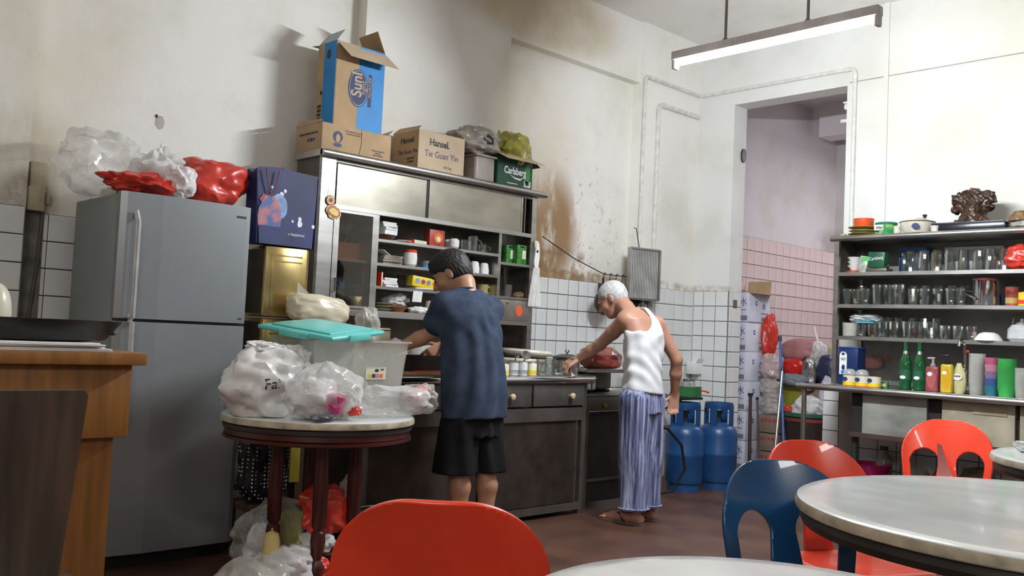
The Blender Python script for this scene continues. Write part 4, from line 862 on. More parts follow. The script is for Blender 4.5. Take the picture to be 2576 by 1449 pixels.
for k in range(4): G().rbox((.01*k, -.012*k, .004+.007*k), (.30, .36-.015*k, .006), .002, rot=Matrix.Rotation(.06*k, 3, 'Z')).obj('fold', mat('newsprint', (.48, .47, .45), .8, var=.3, scale=30), o)
# ------------------------------------------------------------------ moulded plastic chairs
def chair(label, top, ang, m, H=.82, Wd=.46, arch=.60):
    """top: point (x,y) below the middle of the backrest's upper edge; faces along ang"""
    o = thing('plastic_chair', label, 'chair'); hw = Wd/2; sh = .44; bh = H-sh
    def sd(u, v):
        au = abs(u); r = hw-.045
        # outer outline: rounded shoulders, waisted stems
        wv = hw - .045*max(0, 1-v/bh)
        qx, qy = au-(wv-r), v-(bh-r)
        outer = math.hypot(max(qx, 0), max(qy, 0))+min(max(qx, qy), 0)-r if v > bh-r else au-wv
        outer = max(outer, -v)
        # arched opening each side of the central splat
        cx, hr, ht = .110, .068, bh*arch
        if v > ht-hr: hole = math.hypot(au-cx, v-(ht-hr))-hr
        else: hole = abs(au-cx)-(hr-.018*(1-v/(ht-hr)))
        return max(outer, -hole)
    def fm(u, v):
        x = -.20 - .20*v - .05*(v/bh)**2 + .38*u*u/hw*(.45+.55*v/bh)
        return (x, u, sh-.01+v)
    bk = solidify(sheet2d(sd, -hw-.02, hw+.02, -.0, bh+.02, .007, fm).obj('backrest', m, o, smooth=60), .011)
    def ss(u, v): qx, qy = abs(u)-.15, abs(v)-.13; return math.hypot(max(qx, 0), max(qy, 0))+min(max(qx, qy), 0)-.065
    def fs_(u, v):
        e = max(0, ss(u, v)+.03)/.03; return (v, u, sh-.012*(1-(u/.2)**2)*(1-(v/.2)**2)-.022*e*e)
    st = solidify(sheet2d(ss, -.23, .23, -.21, .21, .0125, fs_).obj('seat', m, o, smooth=60), .006)
    for sx in (-1, 1):
        for sy in (-1, 1):
            P = [(sx*.165, sy*.175, sh-.015), (sx*.19, sy*.2, .22), (sx*.205, sy*.215, 0)]
            G().tube(P, .02, 8, radii=[.034, .024, .018], flat=.6).obj('leg', m, o)
    G().tube([(-.175, -.18, .40), (-.175, .18, .40)], .012, 8).obj('rear_rail', m, o)
    off = Matrix.Rotation(ang, 3, 'Z') @ Vector((-.20-.20*bh-.06, 0, 0))
    o.location = (top[0]-off.x, top[1]-off.y, 0); o.rotation_euler[2] = ang; return o
q = pZ(1105, 1252, .83); chair('red plastic chair in the foreground with its back to us', (q.x, q.y), math.atan2(.69, -.72)+.0, RED, H=.83, Wd=.50, arch=.48)
q = pZ(1935, 1148, .80); chair('blue plastic chair beside the right round table', (q.x, q.y), -.5, BLUEC, Wd=.51, H=.80)
q = pZ(2010, 1100, .82); chair('red plastic chair half hidden behind the blue chair', (q.x, q.y), -.45, RED, Wd=.49)
q = pZ(2390, 1052, .82); c3 = chair('red plastic chair under the sink with glossy rounded back facing us', (q.x, q.y), math.atan2(-.9, .25), RED, Wd=.48)
q = pZ(2385, 1190, .62); o = thing('plastic_strip', 'dark red pointed plastic strip leaning against the far red chair', 'strip', (c3.location.x-.03, c3.location.y+.08, .452)); DR_ = mat('dark_red_plastic', (.30, .02, .015), .2, coat=.4)
G().prism([(-.02, 0), (.10, 0), (.02, .13), (-.03, .24), (-.055, .245), (-.04, .16)], (0, 0, 0), (.85, .3, 0), (.0, .25, 1), .006).obj('strip', DR_, o); G().rbox((.03, 0, -.006), (.14, .06, .014), .003).obj('strip_foot', DR_, o)
# ------------------------------------------------------------------ on the left round table
ZB = .7518
o = thing('storage_box', 'frosted plastic storage box with colour sticker under the turquoise lid', 'box', (-3.845, 2.545, ZB), .0)
def tub(bx, by, tx, ty, h, th=.004):
    v = []; f = []
    for (x, y, z) in ((bx, by, 0), (tx, ty, h), (tx-th, ty-th, h), (bx-th, by-th, th)):
        v += [(-x/2 if z is None else -x, -y, z), (x, -y, z), (x, y, z), (-x, y, z)]
    for k in range(3):
        for i in range(4): f.append((k*4+i, k*4+(i+1) % 4, (k+1)*4+(i+1) % 4, (k+1)*4+i))
    f += [(3, 2, 1, 0), (12, 13, 14, 15)]; return G().raw(v, f)
bo = tub(.16, .235, .185, .27, .345).obj('box_body', FROST, o)
g = G()
for s in (-1, 1): g.box((s*.19, 0, .341), (.02, .56, .008)); g.box((0, s*.278, .341), (.38, .02, .008))
g.obj('rim', FROST, o)
st = patch('sticker', rect(-.058, -.03, .058, .03), (.1745, .09, .19), FRONT, CREAM, o)
for k, m in enumerate((YEL, INKB, PINK, ORANGE)): patch('sticker_square', rect(-.009, -.009, .009, .009), (.1757, .055+.022*k, .177), FRONT, m, st)
patch('sticker_mark', ell(.012, .007), (.1757, .095, .203), FRONT, GREEN, st); bar_text(st, FRONT, (.1757, .128, .203), (.02,), .008, INKD)
plain_bag('food_bag', 'cream coloured wrapped food inside the frosted storage box', 'bag', (-3.85, 2.54, ZB+.006), (.11, .17, .09), 47, mat('cream_wrap', (.62, .56, .42), .6), crumple=.25)
# turquoise lid, askew
l = thing('box_cover', 'turquoise plastic box lid lying askew on the storage box', 'lid')
Nn, Ll, Rr = Vector((-3.5, 2.268, 1.080)), Vector((-3.9, 2.119, 1.126)), Vector((-3.6, 2.644, 1.116))
ex = (Nn-Ll).normalized(); ey = (Rr-Nn); ey = (ey-ex*ey.dot(ex)).normalized(); ez = ex.cross(ey); cc = Nn+(Ll-Nn)*.5+ey*.205
l.matrix_world = Matrix(((ex.x, ey.x, ez.x, cc.x), (ex.y, ey.y, ez.y, cc.y), (ex.z, ey.z, ez.z, cc.z), (0, 0, 0, 1)))
G().rbox((0, 0, .016), (.43, .41, .022), .01, seg=3).obj('lid_plate', TURQ, l); G().rbox((0, 0, .03), (.34, .32, .012), .006).obj('raised_centre', TURQ, l)
for s in (-1, 1): G().rbox((s*.217, .0, .010), (.014, .16, .03), .004).obj('clip', TURQ, l)
for s in (-1, 1): G().rbox((0, s*.207, .010), (.16, .012, .028), .004).obj('end_lip', TURQ, l)
# white bags
q = pX(662, 1030, -3.62)
b = plain_bag('shopping_bag', 'white carrier bag lettered Fair at the left of the round table', 'shopping bag', (-3.72, q.y+.055, ZB), (.16, .185, .155), 51, mat('white_bag_plastic', (.74, .73, .72), .3, var=.05, bump=-.6, bscale=7), crumple=.26, pw=.62, freq=3)
for k, (x_, y_, z_, rr) in enumerate(((.03, .10, .245, (.05, .075, .035)), (-.02, -.02, .265, (.06, .07, .03)), (.06, .13, .20, (.035, .05, .05)))):
    h_ = bag_mesh(*rr, 200+k, crumple=.5, pw=.7).obj('handle_flap', MATS['white_bag_plastic'], b, (x_, y_, z_), smooth=0); soft(h_)
pt = pX(684, 967, -3.57)-b.location; tx = text('Fai', .066, INKD, (.175, pt.y, pt.z), FRONT, b, spin=.12, sx=.9); drape(tx, b)
b = plain_bag('plastic_bag', 'clear bag stuffed with white and pink packets at the front of the round table', 'plastic bag', (-3.46, pX(815, 1040, -3.46).y, ZB), (.11, .175, .125), 53, film('bag_clear_white', (.84, .83, .82), .15, .70, .14), crumple=.22, pw=1.0, tie=.3)
def content(lb, loc, rad, seed, m, cat='packet'): return plain_bag('packet', lb, cat, loc, rad, seed, m, crumple=.3)
bx, by = b.location.x, b.location.y
content('white tissue packet inside the front clear bag', (bx, by-.04, ZB+.01), (.07, .10, .09), 55, PAPER); content('magenta packet inside the front clear bag', (bx+.05, by+.01, ZB+.03), (.05, .06, .045), 56, mat('magenta_pack', (.62, .06, .22), .4)); content('pale packet at right inside the front clear bag', (bx, by+.10, ZB+.01), (.06, .06, .06), 57, PAPER)
content('dark grey packet at the bottom of the front clear bag', (bx+.075, by-.05, ZB+.004), (.03, .06, .014), 58, mat('grey_pack', (.10, .11, .12), .4)); content('small red packet inside the front clear bag', (bx+.06, by+.115, ZB+.02), (.03, .03, .02), 59, REDP)
b = plain_bag('plastic_bag', 'flat clear bag of white things at the right of the round table', 'plastic bag', (-3.50, pX(990, 1035, -3.5).y, ZB), (.10, .20, .075), 61, film('bag_clear_white', (.84, .83, .82), .4, .92), crumple=.25, pw=.6)
plain_bag('plastic_bag', 'clear bag with coral red packets overhanging the table edge', 'plastic bag', (-3.60, pX(1048, 1030, -3.6).y+.01, ZB), (.08, .095, .075), 63, FILM, crumple=.3)
content('coral red packet at the right table edge', (-3.60, pX(1052, 1000, -3.6).y, ZB+.04), (.05, .06, .05), 65, mat('coral_pack', (.74, .12, .10), .4, var=.3))
# bread and clear bag on a cream box on the worktop end
o = thing('cream_box', 'cream box with dark lid line standing under the bread bag', 'box', (-4.27, 2.955, ZT)); G().rbox((0, 0, .13), (.22, .24, .26), .008).obj('box_body', mat('beige_box', (.45, .38, .26), .5), o); G().b2((-.111, -.121, .245), (.111, .121, .25)).obj('lid_line', DARK, o)
ybr = pX(800, 800, -4.22).y
b = tag(bag_mesh(.10, .185, .080, 67, crumple=.10, pw=.4).obj('bread_bag', mat('bread_in_film', (.70, .62, .46), .3, var=.1, coat=.5), None, (-4.24, ybr, ZT+.262), .0, smooth=0), 'wrapped loaf of sliced bread in clear film behind the turquoise lid', 'bread')
g = G(); g.prism([(-.14, 0), (-.02, 0), (-.08, .05), (-.15, .095)], (.02, -.0, .11), (0, 1, 0), (.05, 0, 1), .003); g.obj('film_end', FILM, b); b.rotation_euler = (-.06, 0, 0.0); soft(b)
plain_bag('plastic_bag', 'rounded clear bag standing right of the bread loaf', 'plastic bag', (-4.20, pX(912, 835, -4.2).y+.03, ZT+.09), (.08, .075, .145), 69, FILMG, crumple=.22, pw=.6)
o = thing('cream_box', 'low pale box under the rounded clear bag', 'box', (-4.21, pX(912, 835, -4.2).y+.03, ZT)); G().rbox((0, 0, .044), (.16, .12, .088), .006).obj('box_body', CREAM, o); G().b2((-.081, -.061, .07), (.081, .061, .074)).obj('lid_line', DARK, o)
# ------------------------------------------------------------------ under the left round table
DOT = bpy.data.materials.new('polka_dot_plastic'); DOT.use_nodes = True; N = DOT.node_tree.nodes; L = DOT.node_tree.links
tc = N.new('ShaderNodeTexCoord'); vo = N.new('ShaderNodeTexVoronoi'); vo.inputs['Scale'].default_value = 52; vo.inputs['Randomness'].default_value = .12; L.new(tc.outputs['Object'], vo.inputs['Vector'])
rp = N.new('ShaderNodeValToRGB'); rp.color_ramp.elements[0].position = .24; rp.color_ramp.elements[0].color = (.7, .7, .7, 1); rp.color_ramp.elements[1].position = .29; rp.color_ramp.elements[1].color = (.008, .008, .014, 1); L.new(vo.outputs['Distance'], rp.inputs[0]); L.new(rp.outputs[0], N['Principled BSDF'].inputs['Base Color']); N['Principled BSDF'].inputs['Roughness'].default_value = .25
q = pX(668, 1250, -4.06); plain_bag('polka_dot_bag', 'black bag with white polka dots hanging under the table beside the refrigerator', 'bag', (-4.24, q.y+.085, .27), (.085, .14, .19), 71, DOT, crumple=.14, pw=.45, freq=2)
o = thing('stool', 'low dark stool under the polka dot bag', 'stool', (-4.30, q.y+.12, 0)); G().rbox((0, 0, .245), (.24, .3, .03), .006).obj('stool_top', WOODD, o)
for sx in (-1, 1):
    for sy in (-1, 1): G().box((sx*.09, sy*.12, .115), (.03, .03, .23)).obj('leg', WOODD, o)
fx, fy = -4.02, pX(682, 1400, -4.02).y
plain_bag('plastic_bag', 'clear bag of groceries on the floor below the polka dot bag', 'plastic bag', (fx, fy, 0.001), (.14, .20, .155), 73, FILM, crumple=.28, tie=.35, top=.2)
content('white bottle end inside the floor grocery bag', (fx+.03, fy-.06, .02), (.06, .08, .10), 74, PAPER); content('yellow packet inside the floor grocery bag', (fx+.02, fy+.09, .02), (.055, .08, .12), 75, mat('soft_yellow', (.62, .58, .10), .4)); content('blue packet inside the floor grocery bag', (fx+.06, fy-.05, .222), (.03, .04, .022), 76, mat('deep_blue', (.02, .05, .35), .4))
o = thing('gourd', 'pale yellow gourd standing in front of the grocery bag', 'gourd', (-3.64, pX(683, 1365, -3.64).y, .115)); G().lathe([(.008, 0), (.038, .01), (.044, .04), (.037, .075), (.036, .1), (.03, .13), (.01, .14), (.001, .141)], n=18).obj('fruit', mat('gourd_skin', (.70, .55, .24), .25), o); G().lathe([(.006, .138), (.004, .155)], n=8).obj('stem', LWOOD, o)
plain_bag('plastic_bag', 'grey smoky bag on the floor nearest the refrigerator corner', 'plastic bag', (-3.50, 1.96, 0.001), (.15, .17, .10), 77, FILMG, crumple=.22, tie=.3)
lat('bottle', 'pale bottle neck poking out of the smoky floor bag', 'bottle', (-3.47, 1.98, .001), [(.03, 0), (.035, .01), (.035, .12), (.012, .17), (.012, .20), (.001, .201)], mat('pale_bottle', (.55, .52, .40), .3), 14)
plain_bag('plastic_bag', 'white bag on the floor behind the smoky bag', 'plastic bag', (-3.60, 2.18, .001), (.10, .12, .10), 79, FILMW, crumple=.3)
plain_bag('plastic_bag', 'red plastic bag hanging between the table legs', 'plastic bag', (-3.72, pX(815, 1310, -3.72).y, .20), (.07, .115, .115), 81, REDP, crumple=.28, pw=.6)
plain_bag('plastic_bag', 'pale crumpled bag under the red bag between the table legs', 'plastic bag', (-3.70, pX(800, 1345, -3.7).y, .12), (.07, .08, .045), 82, FILMW, crumple=.3)
plain_bag('plastic_bag', 'small red bag on the floor by the turned table leg', 'plastic bag', (-3.62, pX(795, 1400, -3.62).y, .001), (.06, .065, .065), 83, REDP, crumple=.28)
plain_bag('plastic_bag', 'clear film bag sticking up beside the hanging red bag', 'plastic bag', (-3.74, pX(872, 1290, -3.74).y, .20), (.04, .05, .13), 85, FILMG, crumple=.3)
o = thing('basket', 'black openwork basket on the floor behind the foreground red chair', 'basket', (-3.88, 2.88, 0)); g = G()
for k in range(5): g.tube([((.13+.012*k)*math.cos(t)*1.0, (.20+.012*k)*math.sin(t), .02+.05*k) for t in [2*PI*i/28 for i in range(28)]], .006, 6, closed=True)
for i in range(18): a = 2*PI*i/18; g.tube([(.13*math.cos(a), .20*math.sin(a), .02), (.18*math.cos(a), .25*math.sin(a), .22)], .006, 6)
g.obj('basket_weave', BLACK, o); G().lathe([(.19, .215), (.19, .228), (.175, .228), (.175, .215)], n=28, cap=False, sy=1.35).obj('basket_rim', BLACK, o)
plain_bag('dark_cloth', 'dark cloth heaped in the black basket', 'cloth', (-3.88, 2.88, .03), (.12, .19, .11), 87, DARK, crumple=.25)
# ------------------------------------------------------------------ on the worktop
def WT(px, py, X): q = pX(px, py, X); return (X, q.y, ZT)
ENA = mat('chipped_enamel', (.66, .62, .52), .3, var=.12, scale=15)
def basin(label, loc, r, h, m, rim=.012, sx=1, sy=1, n=32, tiltx=0, tilty=0):
    o = thing('enamel_basin', label, 'basin', loc); G().lathe([(r*.72, 0), (r*.8, .004), (r, h), (r-.004, h), (r*.78, .008), (.001, .008)], n=n, sx=sx, sy=sy).obj('basin_wall', m, o)
    G().tube([((r)*math.cos(2*PI*i/n)*sx, r*math.sin(2*PI*i/n)*sy, h) for i in range(n)], rim, 8, closed=True).obj('rolled_rim', m, o); o.rotation_euler = (tiltx, tilty, 0); return o
q = WT(1312, 890, -4.52); basin('chipped cream enamel basin on the worktop right of the man in blue', (-4.52, q[1], ZT), .16, .09, ENA, .014)
basin('second cream enamel basin resting on top of the first one', (-4.50, q[1]+.02, ZT+.107), .165, .035, ENA, .016, tiltx=-.06)
LBL = mat('can_print_white', (.66, .67, .66), .35, var=.1, scale=14)
LBG = mat('can_print_grey', (.42, .43, .46), .35, var=.25, scale=40)
def spoon(label, loc, top, m=STEELP, bowl=True, r=.022):
    o = thing('ladle', label, 'ladle', loc); t = Vector(top); G().tube([(0, 0, .005), t], .004, 6).obj('shaft', m, o)
    if bowl: G().lathe([(.001, 0), (r*.7, .004), (r, .014), (r*.9, .015), (.001, .006)], t, 14, axis=Vector((1, -.1, .35)), sx=1.35).obj('bowl', m, o)
    return o
can('white printed can at the left of the row of milk cans on the worktop', WT(1290, 935, -4.24), .038, .085, LBL, LBG, name='milk_can')
can('narrow white printed can in the middle of the milk cans', WT(1315, 940, -4.20), .030, .088, LBL, LBG, name='milk_can')
can('cream and yellow milk can beside the leaning glass on the worktop', WT(1337, 935, -4.23), .033, .083, CREAM, YEL, name='milk_can')
can('cream can partly hidden by the man in blue on the worktop', WT(1268, 938, -4.20), .030, .075, CREAM, YEL, name='milk_can')
spoon('dark steel ladle standing in the narrow printed can', (-4.20, WT(1316, 940, -4.2)[1], ZT+.002), (.005, .003, .125), STEELD, r=.030)
spoon('steel spoon leaning out of the left printed can', (-4.24, WT(1290, 940, -4.24)[1], ZT+.002), (.0, .02, .115), STEELP, r=.012)
spoon('black handled ladle sticking out behind the milk cans', (-4.40, WT(1360, 935, -4.40)[1]-.0, ZT+.002), (-.01, -.05, .16), DARK, False)
for px, X, r, h, a, lb in ((1362, -4.24, .038, .105, .3, 'glass beer mug leaning beside the yellow milk can'), (1400, -4.26, .046, .10, .5, 'wide glass mug in the middle of the worktop end'), (1384, -4.385, .042, .11, .9, 'glass mug standing behind the leaning beer mug'), (1427, -4.30, .040, .09, .4, 'glass mug nearest the old man on the worktop')):
    m_ = mug(lb, WT(px, 935, X), r, h, GLS, a); G().lathe([(r*1.0, h-.004), (r*1.03, h-.002), (r*1.0, h)], n=20, cap=False).obj('lip', glass('glass_lip', (.8, .82, .8), (.95, .95, .95), .9), m_)
o = thing('steel_mug', 'stack of steel mugs by the old man\'s hand', 'mug', WT(1441, 930, -4.24))
for k in range(3): G().lathe([(.034, .0+.025*k), (.036, .07+.025*k), (.033, .07+.025*k), (.031, .01+.025*k)], n=20, cap=False).obj('cup_body', CHROME, o)
G().tube([(.034, 0.0, .10), (.06, .0, .09), (.06, 0, .05), (.034, 0, .04)], .004, 6).obj('handle', CHROME, o)
o = thing('cooking_pot', 'dark lidded pot behind the glass mugs on the worktop', 'pot', WT(1425, 925, -4.60)); G().lathe([(.09, 0), (.10, .01), (.10, .10), (.105, .105), (.10, .11)], n=28).obj('pot_body', STEELD, o); G().lathe([(.107, .108), (.10, .118), (.04, .135), (.001, .136)], n=28).obj('lid', STEELD, o); G().lathe([(.008, .13), (.008, .145), (.02, .15), (.018, .165), (.001, .168)], n=14).obj('knob', STEELP, o)
for s in (-1, 1): G().tube([(0, s*.1, .09), (0, s*.14, .095), (.02, s*.16, .095)], .008, 6).obj('handle', BLACK, o)
# left of the man in blue
o = thing('cutting_board', 'light wooden chopping board at the worktop front edge', 'board', (-4.22, pX(1065, 938, -4.2).y-.02, ZT)); G().rbox((0, 0, .012), (.22, .34, .022), .006).obj('board', LWOOD, o); G().lathe([(.012, 0), (.012, .0015)], (.06, -.13, .0225), 14).obj('hanging_hole', DARK, o)
o = thing('serving_tray', 'dark brown box tray held near the man\'s hands', 'tray', (-4.25, pX(1050, 920, -4.25).y, ZT+.0235)); g = G()
for s in (-1, 1): g.box((s*.085, 0, .045), (.006, .20, .09)); g.box((0, s*.10, .045), (.17, .006, .09))
g.box((0, 0, .003), (.17, .20, .006)); g.obj('tray_walls', mat('brown_black_tray', (.025, .016, .013), .4), o); G().b2((.0885, -.1, .0), (.0895, .1, .006)).obj('red_edge', RED, o)
can('small yellow and red can beside the brown tray', WT(1087, 925, -4.20), .024, .075, YEL, RED, name='spice_can')
lat('bowl', 'white bowl at the back of the worktop under the cabinet', 'bowl', (-4.48, pX(1075, 880, -4.48).y, ZT), hollow(.05, .09, .07), CERAM, 24)
lat('bowl', 'pale grey pot at the back of the worktop under the bottom shelf', 'bowl', (-4.68, pX(1050, 850, -4.68).y, ZT), [(.07, 0), (.10, .02), (.10, .17), (.09, .19), (.001, .20)], mat('grey_white', (.42, .42, .40), .4), 24)
plain_bag('plastic_bag', 'crumpled pinkish bag at the back of the worktop', 'plastic bag', (-4.60, pX(985, 840, -4.6).y, ZT), (.10, .12, .10), 91, film('pink_film', (.55, .40, .40), .5, .9), crumple=.3)
# ------------------------------------------------------------------ stove corner
o = thing('gas_stove', 'low dark steel cooking stove beside the worktop', 'stove', (-4.52, 5.12, 0)); YS = .74
G().rbox((0, 0, .71), (.66, YS, .10), .008).obj('stove_top', STEELD, o); G().rbox((0.0, 0, .765), (.66, YS, .012), .004).obj('tray', STEELD, o)
for sx in (-1, 1):
    for sy in (-1, 1): G().box((sx*.30, sy*.33, .33), (.03, .03, .66)).obj('leg', STEELD, o)
G().b2((.29, -.34, .04), (.30, .34, .655)).obj('front_shade_sheet', DARK, o); G().b2((-.31, -.345, .04), (.30, -.335, .655)).obj('side_sheet', DARK, o); G().b2((-.31, -.34, .18), (.31, .34, .20)).obj('lower_shelf', STEELD, o); G().b2((-.32, -.34, .2), (-.30, .34, .66)).obj('back_sheet', DARK, o)  # front and side sheets added to keep the space under the stove dark
for y_ in (-.18, .18):
    G().lathe([(.09, 0), (.10, .01), (.03, .02), (.001, .021)], (-.05, y_, .772), 18).obj('burner', DARK, o); G().lathe([(.018, 0), (.016, .02), (.001, .021)], (.33, y_, .70), 14, axis=Vector((1, 0, 0))).obj('tap_knob', mat('brass', (.5, .36, .12), .3, .9), o)
def pot(label, loc, r, h, m, lid=None, handles=True):
    o = thing('cooking_pot', label, 'pot', loc); G().lathe([(r*.92, 0), (r, .01), (r, h), (r*1.04, h+.004), (r*.98, h+.004), (r*.96, .012), (.001, .012)], n=28).obj('pot_body', m, o)
    if lid: G().lathe([(r*1.05, h+.002), (r, h+.012), (r*.4, h+.03), (.001, h+.031)], n=28).obj('lid', lid, o)
    if handles:
        for s in (-1, 1): G().tube([(0, s*r, h*.8), (0, s*(r+.035), h*.82), (.03, s*(r+.04), h*.82), (.04, s*r*.93, h*.8)], .006, 6).obj('handle', m, o)
    return o
pot('steel stock pot on the stove at the worktop end', (-4.42, 4.93, .795), .12, .10, STEELP); pot('large dull pot on the stove in front of the old man', (-4.55, 5.20, .795), .15, .12, STEELD)
o = thing('steam_tray', 'flat steel tray across the stove pots', 'tray', (-4.42, 5.02, .921)); G().rbox((0, 0, .006), (.34, .40, .012), .004).obj('tray_plate', STEEL, o)
for s in (-1, 1): G().box((s*.168, 0, .018), (.006, .40, .016)).obj('tray_lip', STEEL, o)
plain_bag('meat_bag', 'glossy pinkish red bag of food in front of the old man', 'bag', (-4.36, 5.07, .937), (.13, .19, .085), 93, mat('red_meat_bag', (.30, .06, .045), .22, var=.4, scale=9, coat=.6), crumple=.16)
# hanging rail of utensils
p0 = pX(1365, 595, -4.7); p1 = pX(1520, 690, -4.88); p2 = pX(1650, 705, -4.88)
o = thing('utensil_line', 'dark wire running from the cabinet to the wall hooks', 'wire', p0); G().tube([(0, 0, 0), (p1-p0)*.5+Vector((0, 0, -.02)), p1-p0, p2-p0], .004, 6).obj('wire', DARK, o); G().lathe([(.012, 0), (.012, .02)], p2-p0, 8).obj('wall_anchor', DARK, o)
random.seed(11)
UT = ['sooty ladle hung on the wire behind the old man', 'blackened wok turner hung on the wire', 'dark strainer hung on the wire', 'short hook tool hung on the wire', 'sooty fork hung on the wire', 'dark skimmer hung on the wire', 'blackened tongs hung on the wire', 'sooty spoon hung nearest the steel grille']
for k in range(8):
    t = k/7; c = p1+(p2-p1)*t*.8; ln = random.uniform(.10, .2)
    o = thing('utensil', UT[k], 'utensil', c+Vector((.006, 0, 0)))
    G().tube([(.0, .012*math.cos(a_)-.0, .012*math.sin(a_)) for a_ in [PI*1.2*i/6 for i in range(7)]]+[(.01, -.03, -.04), (.015, -.03+random.uniform(-.02, .02), -ln)], .0035, 6).obj('hook_shaft', DARK, o)
    G().lathe([(.002, 0), (.025, .006), (.03, .012), (.001, .008)], (.015, -.03, -ln-.02), 12, axis=Vector((1, 0, .1)), sx=1.3).obj('head', DARK, o)
for lb, px, py, X, r in (('round blackened frying pan hung behind the old man\'s head', 1512, 760, -4.86, .105), ('sooty wok lid hung right of the old man\'s head', 1590, 750, -4.86, .075)):
    c = pX(px, py, X); o = thing('frying_pan', lb, 'pan', c); G().lathe([(r*.8, 0), (r, .035), (r*.96, .035), (r*.78, .006), (.001, .006)], n=24, axis=Vector((1, 0, 0))).obj('pan_body', mat('burnt_iron', (.035, .018, .012), .5, .3, var=.4), o); G().tube([(.015, 0, r*.95), (.012, .0, r+.09)], .009, 8).obj('handle', DARK, o)
for lb, px, py, l_ in (('white handled spatula hung low right of the old man\'s head', 1612, 790, .14), ('steel turner hung under the grille', 1628, 800, .12)):
    c = pX(px, py, -4.87); o = thing('spatula', lb, 'spatula', c); G().tube([(0, 0, -.02), (0, 0, l_)], .006, 6).obj('handle', STEELD, o); G().rbox((0, 0, -.05), (.008, .05, .07), .003).obj('blade', STEELP, o)
# steel grille panel hung on the column
A = pX(1592, 622, -4.80); w = .32; hgt = .42
o = thing('grease_filter', 'steel ribbed filter panel hung by a wire on the column', 'grille', (-4.80, A.y+w/2, A.z-hgt/2+.0)); o.rotation_euler = (math.radians(0), 0, math.radians(-12))
for s in (-1, 1): G().box((0, s*(w/2), 0), (.035, .014, hgt)).obj('frame_side', mat('filter_frame', (.40, .40, .38), .35, .5), o); G().box((0, 0, s*hgt/2), (.035, w, .014)).obj('frame_rail', STEEL, o)
for k in range(17): G().box((.0, -w/2+.022+k*.0172, 0), (.012, .009, hgt-.02)).obj('bar', mat('filter_bar', (.56, .56, .54), .35, .3), o)
G().tube([(.0, -.06, hgt/2), (0, -w/2+.06, hgt/2+.16), (-.03, -w/2+.06, hgt/2+.17)], .004, 6).obj('hanging_wire', DARK, o)
G().box((-.014, 0, 0), (.003, w, hgt)).obj('back_mesh', mat('mesh_grey', (.5, .5, .48), .5, .2), o)
# plank, hose, shelf with jars and the gas cylinders
q = pZ(1700, 1243, 0); o = thing('plank', 'tall dark charred plank standing right of the stove', 'plank', (-4.58, 5.76, 0)); zt = pX(1705, 852, -4.50).z; G().rbox((0.06, 0, zt/2), (.08, .045, zt), .004).obj('board', mat('charred_wood', (.022, .016, .013), .6, var=.3), o); G().rbox((.06, 0, .02), (.12, .07, .04), .004).obj('foot', DARK, o)
o = thing('gas_hose', 'black rubber hose looping from the stove to the cylinders', 'hose', (-4.16, 5.62, 0)); G().tube([(-.1, -.2, .55), (.0, .02, .52), (.05, .13, .4), (.06, .17, .22), (.0, .1, .05), (-.12, -.05, .02), (-.3, -.1, .02)], .011, 8).obj('hose', BLACK, o); G().lathe([(.016, 0), (.016, .05)], (-.1, -.2, .55), 10).obj('hose_clamp', STEEL, o)
def cylinder(label, x, y):
    o = thing('gas_cylinder', label, 'gas cylinder', (x, y, 0), random.uniform(0, 1), 'blue gas cylinders'); r = .152
    G().lathe([(r*.7, .05), (r*.93, .065), (r, .11), (r, .27), (r+.002, .275), (r+.002, .29), (r, .295), (r, .43), (r*.93, .48), (r*.7, .515), (r*.3, .53), (.001, .532)], n=32).obj('tank', CYLB, o)
    G().lathe([(r*.85, 0), (r*.85, .07), (r*.82, .07), (r*.82, 0)], n=28).obj('foot_ring', CYLB, o)
    for k in range(4):
        a = PI/4+k*PI/2; G().box((r*.70*math.cos(a), r*.70*math.sin(a), .585), (.018, .055, .17), rot=Matrix.Rotation(a, 3, 'Z')).obj('guard_post', CYLB, o)
    G().lathe([(r*.73, .64), (r*.76, .66), (r*.74, .69), (r*.66, .69), (r*.66, .64)], n=28, cap=False).obj('guard_ring', CYLB, o)
    G().lathe([(.022, .52), (.018, .60), (.03, .605), (.03, .625), (.001, .63)], n=14).obj('valve', mat('valve_black', (.03, .03, .035), .4), o); return o
cylinder('blue gas cylinder nearest the stove, half hidden by the plank', -4.36, 6.14); cylinder('blue gas cylinder right of the other one by the tiled wall', -4.27, 6.47)
o = thing('wall_shelf', 'small black metal shelf above the gas cylinders', 'shelf', (-4.62, 6.22, .715)); G().rbox((0, 0, .0), (.52, .30, .02), .003).obj('shelf_plate', BLACK, o)
for s in (-1, 1): G().tube([(-.25, s*.12, -.2), (.1, s*.12, -.01)], .008, 6).obj('bracket', BLACK, o)
ZS = .7265; q = pX(1745, 975, -4.42)
o = thing('green_crate', 'small green box with jars above the gas cylinders', 'box', (-4.46, q.y-.02, ZS)); GB = mat('leaf_green', (.03, .20, .06), .4, var=.2); g = G()
for s in (-1, 1): g.box((s*.07, 0, .04), (.006, .17, .08)); g.box((0, s*.085, .04), (.14, .006, .08))
g.box((0, 0, .003), (.14, .17, .006)); g.obj('crate_body', GB, o); G().tube([(.07, .08, .05), (.09, .12, .045), (.09, .16, .035)], .008, 6).obj('red_tap', RED, o)
for k, (dy, lb) in enumerate(((-.045, 'left small glass jar standing in the green box'), (.04, 'right small glass jar with steel lid in the green box'))):
    j = lat('jar', lb, 'jar', (-4.46, q.y-.02+dy, ZS+.007), [(.03, 0), (.034, .005), (.034, .10), (.028, .115), (.001, .116)], mat('cloudy_jar', (.42, .42, .36), .2, var=.3), 16); G().lathe([(.03, .113), (.03, .135), (.001, .136)], n=16).obj('lid', STEELP, j)
